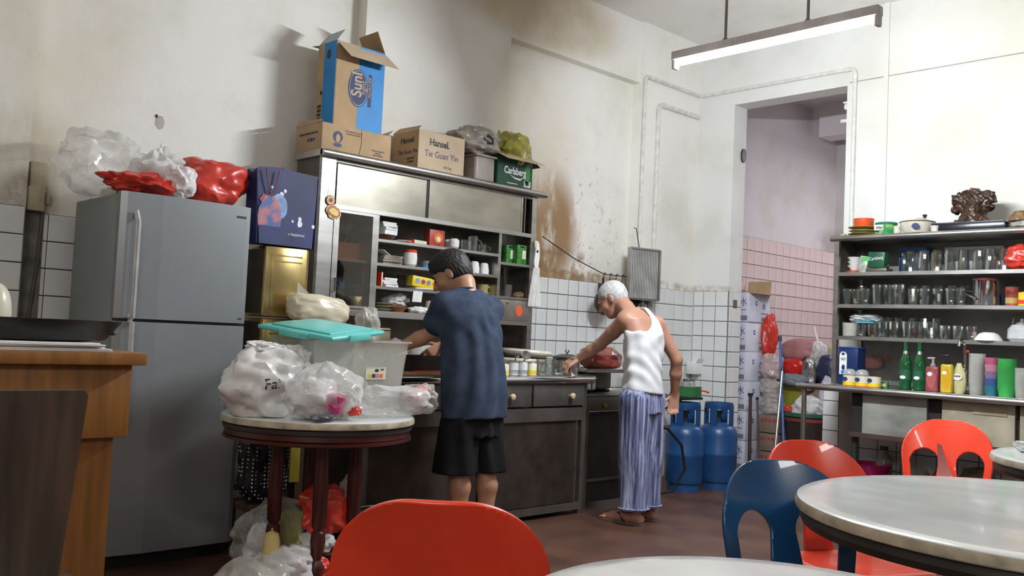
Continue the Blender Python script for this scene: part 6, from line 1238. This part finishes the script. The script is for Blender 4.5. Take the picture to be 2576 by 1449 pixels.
o = lat('steel_jug', 'polished steel jug on the middle rack shelf', 'jug', RS(2482, z, 6.60), [(.075, 0), (.082, .004), (.080, .165), (.083, .17), (.076, .17), (.076, .01), (.001, .01)], STEELP, 28); G().tube([(-.08, -.01, .10), (-.14, -.03, .09), (-.03, -.085, .04)], .008, 8).obj('handle', STEELP, o); G().lathe([(.084, .168), (.085, .18), (.06, .185)], n=28, cap=False).obj('rim', mat('maroon_rim', (.18, .03, .03), .4), o)
can('red and gold printed can on the middle rack shelf', RS(2548, z, 6.58), .042, .125, mat('red_gold_can', (.45, .08, .05), .3, var=.4, scale=16), mat('gold_band', (.5, .35, .12), .3), lidm=mat('gold_rim', (.5, .38, .16), .3, .8)); can('yellow can at the right frame edge on the middle rack shelf', RS(2578, z, 6.56), .036, .09, YEL, RED)
lat('bowl', 'dark blue bowl between the jug and the red can', 'bowl', RS(2522, z, 6.72), hollow(.04, .06, .08), mat('blue_bowl', (.03, .04, .14), .3), 20)
z = RZ[2]
plain_bag('plastic_bag', 'white crumpled bag over the glasses on the lower rack shelf', 'plastic bag', (RS(2182, z, 6.66)[0], 6.66, z+.105), (.12, .08, .035), 135, FILMW, crumple=.3)
lat('glass_jar', 'squat glass jar at the left of the lower rack shelf', 'jar', RS(2142, z, 6.60), hollow(.05, .055, .10), FILMG, 20)
o = thing('tray', 'thin cyan tray laid over the glasses of the lower rack shelf', 'tray', (RS(2186, z, 6.58)[0], 6.58, z+.0975)); G().rbox((0, 0, .004), (.13, .10, .007), .002).obj('tray_plate', mat('cyan', (.10, .42, .55), .4), o); G().box((0, -.05, .008), (.13, .006, .008)).obj('tray_lip', mat('cyan', (.10, .42, .55), .4), o)
row(LOW, 2172, 2198, 2, z, 6.57, 'short glass under the cyan tray on the lower rack shelf', 'short glasses under the cyan tray')
row(MID, 2220, 2345, 5, z, 6.58, 'clear glass left of centre on the lower rack shelf', 'glasses, lower shelf left')
row(LOW, 2380, 2450, 3, z, 6.57, 'short clear glass right of centre on the lower rack shelf', 'short glasses, lower shelf right')
row(TALL, 2205, 2360, 6, z, 6.72, 'clear glass in the back row of the lower rack shelf', 'glasses, lower shelf back row', 1, .150)
lat('bowl', 'white bowl turned upside down on the lower rack shelf', 'bowl', RS(2490, z, 6.56), [(.088, 0), (.085, .012), (.06, .045), (.035, .056), (.001, .057)], CERAM, 26)
o = lat('kettle', 'white enamel kettle at the right end of the lower rack shelf', 'kettle', RS(2574, z, 6.60), [(.07, 0), (.088, .02), (.085, .08), (.06, .11), (.001, .118)], mat('pale_enamel', (.62, .64, .64), .2), 26); G().lathe([(.04, .108), (.035, .125), (.012, .132), (.012, .15), (.001, .152)], n=18).obj('lid', mat('grey_lid', (.2, .2, .2), .4), o); G().tube([(-.06, 0, .10), (-.05, 0, .16), (.0, 0, .185), (.05, 0, .16), (.06, 0, .10)], .006, 8).obj('handle', STEELD, o)
# under the sink
q = pY(2188, 1188, 6.68); ZL = .2208; o = lat('basin', 'magenta plastic basin on the ledge under the sink', 'basin', (q.x, 6.68, ZL), [(.10, 0), (.11, .004), (.15, .115), (.157, .118), (.15, .12), (.146, .115), (.105, .008), (.001, .008)], MAG, 30)
o = lat('bottle', 'cloudy bottle with green cap behind the magenta basin', 'bottle', (pY(2222, 1140, 6.86).x, 6.87, ZL), [(.05, 0), (.06, .01), (.06, .13), (.03, .19), (.025, .21), (.001, .211)], mat('cloudy_bottle', (.42, .42, .38), .3), 18); G().lathe([(.03, .205), (.03, .235), (.001, .236)], n=14).obj('cap', mat('dark_green_cap', (.03, .08, .03), .4), o)
o = lat('bottle', 'small blue bottle on the ledge by the tiled pilaster', 'bottle', (pY(2112, 1185, 6.6).x+.06, 6.56, ZL), [(.03, 0), (.033, .005), (.033, .05), (.014, .065), (.014, .085), (.001, .086)], mat('cobalt', (.02, .03, .16), .3), 14); G().lathe([(.016, .08), (.016, .1), (.001, .101)], n=12).obj('cap', NV, o)
o = thing('pipe_fitting', 'pale drain pipe standing right of the magenta basin', 'pipe', (pY(2275, 1150, 6.85).x, 6.86, ZL)); G().tube([(0, 0, 0), (0, 0, .30)], .035, 14).obj('drain_pipe', mat('dirty_pipe', (.40, .35, .28), .6, var=.3), o); G().lathe([(.042, .2), (.042, .24)], n=14).obj('collar', mat('dirty_pipe', (.40, .35, .28), .6), o)
for k, (px, rr, m, lb) in enumerate(((2300, .085, FILMG, 'smoky bag on the ledge behind the far red chair'), (2372, .085, mat('olive_sack', (.16, .14, .07), .6), 'olive sack on the ledge behind the far red chair'), (2455, .11, mat('mud_sack', (.20, .16, .09), .6), 'muddy brown sack on the ledge right of the olive sack'))):
    plain_bag('sack', lb, 'sack', (pY(px, 1170, 6.68).x, 6.70, ZL), (rr, .12, rr*.85), 141+k, m, crumple=.2)
# ------------------------------------------------------------------ people
SKIN = mat('skin_tan', (.46, .235, .14), .45, var=.07, scale=9); SKINO = mat('skin_old', (.44, .225, .15), .45, var=.09, scale=11)
def frame(fwd, tilt, roll=0):
    """head axes: forward, left, up from a horizontal direction and a downward tilt"""
    f = Vector((fwd[0], fwd[1], 0)).normalized(); l = Vector((0, 0, 1)).cross(f); f2 = (f*math.cos(tilt)-Vector((0, 0, 1))*math.sin(tilt)); u = f2.cross(l)
    R = Matrix((f2, l, u)).transposed(); return R @ Matrix.Rotation(roll, 3, 'X')
def head(S, c, R, k=1.0):
    P = lambda x, y, z: Vector(c)+R @ Vector((x*k, y*k, z*k)); A = np.array(R)
    S.ell(P(-.012, 0, .028), (.096*k, .076*k, .090*k), .01, A); S.ell(P(.03, 0, -.035), (.062*k, .060*k, .080*k), .03, A); S.ell(P(.055, 0, -.088), (.030*k, .034*k, .026*k), .025, A)
    S.ell(P(.072, 0, .022), (.020*k, .050*k, .012*k), .015, A)
    for s in (-1, 1):
        S.ell(P(.082, s*.031, .002), (.016*k, .017*k, .012*k), .008, A, sub=True); S.ell(P(.074, s*.031, .0), (.012*k, .014*k, .010*k), .004, A); S.ell(P(.055, s*.045, -.03), (.025*k, .020*k, .022*k), .02, A)
        S.ell(P(-.010, s*.077, -.006), (.018*k, .009*k, .031*k), .004, A); S.ell(P(-.004, s*.087, -.002), (.009*k, .006*k, .017*k), .002, A, sub=True)
    S.cone(P(.086, 0, .008), P(.110, 0, -.032), .008*k, .013*k, .010)
    for s in (-1, 1): S.ell(P(.098, s*.012, -.036), (.010*k, .009*k, .008*k), .006, A)
    S.ell(P(.088, 0, -.060), (.011*k, .024*k, .006*k), .006, A); S.ell(P(.085, 0, -.072), (.011*k, .021*k, .006*k), .006, A)
    return P
def hand(S, w, d, side, nrm, curl=.5, k=1.0, spread=.0):
    """w wrist, d finger direction, side toward the thumb, nrm palm direction"""
    w, d, side, nrm = (Vector(q) for q in (w, d, side, nrm)); d.normalize(); side = (side-d*side.dot(d)).normalized(); nrm = d.cross(side) if nrm.dot(d.cross(side)) > 0 else -d.cross(side)
    for q in (-.026, -.009, .009, .026): S.cone(w+side*q*.7*k, w+d*.085*k+side*q*k, .015*k, .0125*k, .012)
    for q, ln in ((.030, .072), (.010, .080), (-.010, .075), (-.029, .060)):
        p = w+d*.085*k+side*q*k; a = curl*.5; r = .0092*k
        for i, f in enumerate((.45, .32, .23)):
            dd = (d*math.cos(a)+nrm*math.sin(a)+side*spread*q*8).normalized(); e = p+dd*ln*f*k; S.cone(p, e, r, r*.9, .004); p = e; r *= .9; a += curl*.75
    p = w+d*.02*k+side*.026*k; r = .0115*k
    for i, (f, t) in enumerate(((.038, .75), (.030, .5), (.024, .35))):
        dd = (d*(1-t*.5)+side*t+nrm*(.25+.3*i*curl)).normalized(); e = p+dd*f*k; S.cone(p, e, r, r*.9, .006); p = e; r *= .9
def V(*a): return Vector(a)
def blue_man():
    S = SDF((-4.42, 2.86, -.01), (-3.62, 3.66, 1.64), .0055)
    hip = V(-3.80, 3.385, .84); L, R_ = V(0, -1, 0), V(0, 1, 0)
    # legs
    for s, hx, ft in ((-1, -.085, V(-3.79, 3.30, .07)), (1, .085, V(-3.76, 3.47, .07))):
        h = hip+V(0, hx, -.02); kn = V((h.x+ft.x)/2-.01, (h.y+ft.y)/2, .46); S.chain([h, kn, V(ft.x+.01, ft.y, .33), V(ft.x+.005, ft.y, .10)], [.085, .056, .056, .034], .02)
        S.chain([ft+V(.025, 0, -.035), ft+V(-.08, -.005*s, -.04), ft+V(-.16, 0, -.05)], [.034, .03, .022], .02)
    S.slab([(-3.80, 3.385, .78, .10, .15), (-3.80, 3.385, .95, .09, .14), (-3.83, 3.38, 1.15, .10, .155), (-3.86, 3.37, 1.28, .10, .165), (-3.875, 3.365, 1.36, .06, .09)], .02)
    hc = pX(1134, 690, -3.985); HR = frame((-.80, -.60), math.radians(30)); P = head(S, hc, HR, 1.06)
    S.chain([V(-3.88, 3.365, 1.37), (V(-3.88, 3.365, 1.40)+P(-.045, 0, -.05))/2, P(-.04, 0, -.04)], [.06, .054, .055], .03)
    shL, shR = V(-3.885, 3.215, 1.300), V(-3.86, 3.54, 1.295)
    eL = pX(1091, 836, -3.99); hL = pX(998, 878, -4.15)
    S.chain([shL, eL, (eL*.6+hL*.4), hL], [.052, .040, .041, .027], .015); S.cone(V(-3.87, 3.30, 1.32), shL, .06, .055, .03)
    hand(S, hL, V(-.5, -.5, -.55), V(.2, .6, .5), V(0, 0, -1), .5)
    eR = V(-4.07, 3.56, 1.10); hR = pX(1112, 872, -4.24); S.chain([shR, eR, (eR+hR)/2, hR], [.052, .040, .040, .027], .015); S.cone(V(-3.87, 3.44, 1.32), shR, .06, .055, .03)
    hand(S, hR, V(-.15, -.75, -.45), V(-.3, -.1, .6), V(-.2, -.2, -1), .9)
    body = S.obj('person', SKIN); tag(body, 'man in a slate blue t-shirt and black shorts preparing food with his back to us', 'person')
    # hair
    A = np.array(HR); H = SDF(tuple(np.array(hc)-.17), tuple(np.array(hc)+.17), .004)
    H.ell(P(-.016, 0, .034), (.112, .092, .105), 0, A); H.ell(P(.03, 0, .078), (.064, .066, .048), .03, A); H.ell(P(-.055, 0, -.015), (.064, .074, .069), .03, A)
    for s in (-1, 1): H.ell(P(.0, s*.088, -.012), (.030, .030, .042), .006, A, sub=True); H.ell(P(.055, s*.07, -.035), (.06, .05, .07), .012, A, sub=True)
    H.ell(P(.095, 0, -.04), (.068, .12, .085), .015, A, sub=True); H.ell(P(-.07, 0, -.12), (.07, .12, .06), .01, A, sub=True)
    H.disp(lambda X, Y, Z: .0012*np.sin(X*310+3*np.sin(Z*70+Y*50))+.0010*np.sin(Y*270+Z*190+2*np.sin(X*80)))
    H.obj('hair', mat('black_hair', (.008, .007, .007), .62, var=.3, scale=60, stretch=(1, 1, .3)), body, 1)
    for s in (-1, 1):
        G().raw([P(.094, s*(.031+dx), .018+dz) for dx, dz in ((-.016, -.002), (.016, .0), (.014, .005), (-.016, .003))]+[P(.080, s*(.031+dx), .018+dz) for dx, dz in ((-.016, -.002), (.016, .0), (.014, .005), (-.016, .003))], [(0, 1, 2, 3), (7, 6, 5, 4), (0, 4, 5, 1), (1, 5, 6, 2), (2, 6, 7, 3), (3, 7, 4, 0)]).obj('eyebrow', MATS['black_hair'], body)
        G().tube([P(.0875, s*(.031-.012), -.004), P(.0885, s*.031, -.007), P(.083, s*(.031+.013), -.004)], .0022, 6).obj('eyelash', MATS['black_hair'], body)
    # t-shirt
    T = SDF((-4.12, 3.02, .60), (-3.58, 3.72, 1.48), .0065)
    T.slab([(-3.79, 3.395, .625, .145, .205), (-3.80, 3.39, .85, .140, .198), (-3.83, 3.385, 1.1, .130, .195), (-3.86, 3.375, 1.25, .128, .200), (-3.875, 3.37, 1.33, .105, .165), (-3.885, 3.365, 1.385, .068, .085)], .03)
    T.cone(V(-3.875, 3.31, 1.325), shL, .072, .066, .04); T.cone(V(-3.865, 3.43, 1.325), shR, .072, .066, .04)
    T.cone(shL, shL+(eL-shL)*.66, .070, .078, .025); T.cone(shR, shR+(eR-shR)*.72, .070, .076, .025)
    def folds(X, Y, Z):
        an = np.arctan2(Y-3.385, X+3.82); fade = np.clip((1.38-Z)/.35, 0, 1); f2 = np.clip((1.05-Z)/.4, 0, 1)
        return -.006*fade*np.sin(an*9+3.0*np.sin(Z*5)+X*6) - .007*f2*np.sin(an*5+1.3+Z*2) - .004*np.sin(Z*38+an*6)*np.exp(-((Z-1.18)/.09)**2)
    T.disp(folds); T.cut((0, 0, .632), (0, .02, -1));
    for n_, r_ in (((-3.905, 3.345, 1.40), .058),): T.ell(n_, (r_, r_, .035), .01, sub=True)
    T.obj('t_shirt', mat('slate_blue_cotton', (.042, .058, .096), .9, var=.16, scale=14, bump=.15, bscale=160, spec=.2), body, 3)
    # collar ribbing
    g = G(); n = 26; g.tube([(-3.90+.066*math.cos(2*PI*i/n), 3.352+.068*math.sin(2*PI*i/n), 1.384+.018*math.cos(2*PI*i/n)) for i in range(n)], .008, 8, closed=True); g.obj('collar', MATS['slate_blue_cotton'], body)
    K = SDF((-4.05, 3.1, .36), (-3.55, 3.68, .75), .0065)
    K.slab([(-3.80, 3.385, .60, .128, .19), (-3.80, 3.385, .72, .115, .175)], .02)
    K.cone(V(-3.80, 3.295, .66), V(-3.80, 3.275, .40), .105, .118, .02); K.cone(V(-3.80, 3.475, .66), V(-3.785, 3.485, .40), .105, .115, .012)
    K.disp(lambda X, Y, Z: -.005*np.sin(np.arctan2(Y-3.385, X+3.80)*11+Z*9)); K.cut((0, 0, .405), (0, 0, -1))
    K.obj('shorts', mat('black_shorts', (.010, .010, .011), .85, var=.2, spec=.2), body, 1)
    for s, ft in ((-1, V(-3.79, 3.30, .0)), (1, V(-3.76, 3.47, .0))):
        g = G(); g.prism([(-.20, -.032), (-.14, -.045), (.0, -.036), (.055, -.03), (.065, 0), (.055, .03), (0, .036), (-.14, .045), (-.20, .03)], ft+V(0, 0, .001), (1, 0, 0), (0, 1, 0), .014); g.obj('sandal', DARK, body)
blue_man()
def old_man():
    S = SDF((-4.36, 3.90, -.005), (-3.48, 5.22, 1.60), .006)
    hip = V(-3.72, 4.765, .86)
    fL, fR = V(-3.70, 4.70, .06), V(-3.74, 4.895, .06)
    for s, ft in ((-1, fL), (1, fR)):
        h = V(-3.72, 4.765+s*.075, .84); S.chain([h, V(-3.73, 4.765+s*.085, .46), V(ft.x+.005, ft.y, .30), V(ft.x+.01, ft.y, .09)], [.075, .05, .045, .032], .02)
        S.chain([ft+V(.04, 0, -.022), ft+V(-.05, -.01, -.02), ft+V(-.15, -.03, -.03), ft+V(-.20, -.042, -.034)], [.034, .034, .030, .020], .02)
        for q in range(4): S.cone(ft+V(-.19, -.068+q*.017, -.036), ft+V(-.222+.006*q, -.072+q*.017, -.038), .010, .008, .006)
    # torso leaning forward and to his left
    T0 = [(-3.72, 4.765, .80, .095, .135), (-3.72, 4.76, .95, .085, .128), (-3.725, 4.765, 1.08, .09, .14), (-3.735, 4.765, 1.20, .10, .152), (-3.765, 4.76, 1.30, .085, .145), (-3.80, 4.745, 1.36, .055, .09)]
    S.slab(T0, .02)
    hc = pX(1541, 753, -3.985); HR = frame((-.90, -.42), math.radians(30)); P = head(S, hc, HR, .99)
    nb = V(-3.82, 4.72, 1.325); S.chain([nb, (nb+P(-.05, 0, -.055))/2, P(-.045, 0, -.04)], [.058, .050, .052], .03)
    shL = pX(1573, 806, -3.80); shR = V(-3.735, 4.905, 1.265)
    eL = pX(1510, 866, -4.02); hL = pX(1455, 902, -4.21)
    S.cone(V(-3.80, 4.69, 1.28), shL, .062, .056, .03); S.chain([shL, shL*.5+eL*.5, eL, eL*.6+hL*.4, hL], [.056, .046, .038, .038, .026], .018)
    hand(S, hL, V(-.35, -.75, -.45), V(-.5, .3, .3), V(.2, -.1, -1), .9)
    eR = pX(1702, 905, -3.66); hR = pX(1697, 992, -3.72)
    S.cone(V(-3.76, 4.84, 1.28), shR, .060, .055, .03); S.chain([shR, eR, eR*.6+hR*.4, hR], [.052, .038, .038, .026], .018)
    hand(S, hR, V(-.05, -.05, -1), V(-.6, -.6, 0), V(-.4, -.5, .1), .85)
    body = S.obj('person', SKINO); tag(body, 'grey haired old man in white singlet and striped trousers leaning over the worktop', 'person')
    A = np.array(HR); H = SDF(tuple(np.array(hc)-.16), tuple(np.array(hc)+.16), .004)
    H.ell(P(-.014, 0, .030), (.1005, .0805, .0935), 0, A); H.ell(P(-.05, 0, -.01), (.055, .064, .055), .02, A)
    for s in (-1, 1): H.ell(P(.0, s*.086, -.012), (.030, .026, .042), .006, A, sub=True); H.ell(P(.065, s*.06, -.03), (.055, .05, .065), .012, A, sub=True)
    H.ell(P(.10, 0, -.03), (.062, .12, .085), .015, A, sub=True); H.ell(P(-.06, 0, -.11), (.07, .12, .06), .01, A, sub=True)
    H.disp(lambda X, Y, Z: .0012*np.sin(X*330+2*np.sin(Z*90))*np.sin(Y*300+Z*170))
    H.obj('hair', mat('silver_hair', (.52, .51, .50), .6, var=.18, scale=70, stretch=(1, 1, .4)), body, 1)
    for s in (-1, 1):
        G().tube([P(.091, s*.018, .018), P(.091, s*.031, .021), P(.084, s*.046, .017)], .004, 6).obj('eyebrow', mat('grey_brow', (.3, .29, .28), .7), body)
        G().tube([P(.0868, s*.019, -.004), P(.0878, s*.031, -.007), P(.082, s*.044, -.004)], .002, 6).obj('eyelash', DARK, body)
    # singlet
    T = SDF((-4.02, 4.40, .78), (-3.56, 4.98, 1.44), .0055)
    T.slab([(-3.72, 4.765, .80, .118, .160), (-3.72, 4.76, .95, .105, .148), (-3.725, 4.765, 1.08, .104, .155), (-3.735, 4.765, 1.20, .112, .163), (-3.765, 4.76, 1.30, .100, .152), (-3.80, 4.745, 1.372, .070, .098)], .03)
    def folds(X, Y, Z):
        an = np.arctan2(Y-4.73, X+3.76); return -.0045*np.sin((Z*1.0+Y*.55)*62+2*np.sin(an*2))*np.exp(-((Z-.98)/.12)**2) - .003*np.sin(an*8+Z*11) - .003*np.sin((Z-Y*.8)*40)*np.exp(-((Z-1.18)/.1)**2)
    T.disp(folds)
    T.ell(tuple(shL+V(.03, .035, -.01)), (.13, .105, .12), .004, sub=True); T.ell(tuple(shR+V(0, .03, -.0)), (.085, .07, .11), .004, sub=True); T.ell((-3.865, 4.71, 1.39), (.085, .07, .055), .004, sub=True)
    T.cut((-3.72, 4.77, .822), (0, -.10, -1))
    T.obj('singlet', mat('white_cotton', (.70, .70, .72), .9, var=.04, scale=10, bump=.1, bscale=200, spec=.2), body, 8)
    K = SDF((-3.98, 4.52, .05), (-3.50, 5.06, .90), .006)
    K.slab([(-3.72, 4.765, .70, .112, .155), (-3.72, 4.765, .88, .098, .140)], .03)
    K.cone(V(-3.72, 4.685, .78), V(-3.70, 4.69, .085), .102, .088, .015); K.cone(V(-3.72, 4.845, .78), V(-3.735, 4.865, .085), .100, .086, .010)
    K.disp(lambda X, Y, Z: np.clip((.86-Z)/.3,0,1)*(-.005*np.sin(np.arctan2(Y-4.77, X+3.72)*7+Z*4)-.004*np.sin(Z*16+Y*22))); K.cut((0, 0, .09), (0, 0, -1))
    ST = bpy.data.materials.new('striped_cotton'); ST.use_nodes = True; N = ST.node_tree.nodes; Lk = ST.node_tree.links; b = N['Principled BSDF']; b.inputs['Roughness'].default_value = .85; b.inputs['Specular IOR Level'].default_value = .2
    tc = N.new('ShaderNodeTexCoord'); mp = N.new('ShaderNodeMapping'); mp.inputs['Scale'].default_value = (55, 55, 1.2); Lk.new(tc.outputs['Object'], mp.inputs[0]); nz = N.new('ShaderNodeTexNoise'); nz.inputs['Scale'].default_value = 1.0; nz.inputs['Detail'].default_value = 3; nz.inputs['Roughness'].default_value = .75; Lk.new(mp.outputs[0], nz.inputs['Vector'])
    rp = N.new('ShaderNodeValToRGB'); e = rp.color_ramp.elements; e[0].position = .38; e[0].color = (.045, .05, .10, 1); e[1].position = .66; e[1].color = (.46, .48, .62, 1); q = e.new(.48); q.color = (.16, .18, .32, 1); q = e.new(.56); q.color = (.26, .29, .45, 1)
    Lk.new(nz.outputs['Fac'], rp.inputs[0]); Lk.new(rp.outputs[0], b.inputs['Base Color'])
    tr = K.obj('trousers', ST, body, 1)
    for c_, r_ in ((V(-3.70, 4.69, .105), .0915), (V(-3.735, 4.865, .105), .0895)): G().tube([c_+V(r_*math.cos(2*PI*i/28), r_*math.sin(2*PI*i/28), 0) for i in range(28)], .012, 6, closed=True, flat=.35).obj('cuff', ST, tr)
    for ft in (fL, fR):
        d = V(-.98, -.18, 0).normalized(); l = V(0, 0, 1).cross(d)
        sd = G().prism([(-.24, -.035), (-.20, -.047), (-.10, -.045), (.03, -.036), (.07, -.02), (.075, .012), (.04, .034), (-.10, .040), (-.19, .045), (-.235, .03)], V(ft.x, ft.y, .0005), -d, -l, .013).obj('sandal', mat('sandal_sole', (.16, .12, .10), .6), body)
        G().tube([V(ft.x, ft.y, 0)+d*.05+l*.042+V(0, 0, .015), V(ft.x, ft.y, 0)+d*.10+l*.02+V(0, 0, .062), V(ft.x, ft.y, 0)+d*.165+l*.005+V(0, 0, .03), V(ft.x, ft.y, 0)+d*.10-l*.022+V(0, 0, .06), V(ft.x, ft.y, 0)+d*.05-l*.042+V(0, 0, .015)], .007, 6).obj('strap', DARK, sd)
old_man()
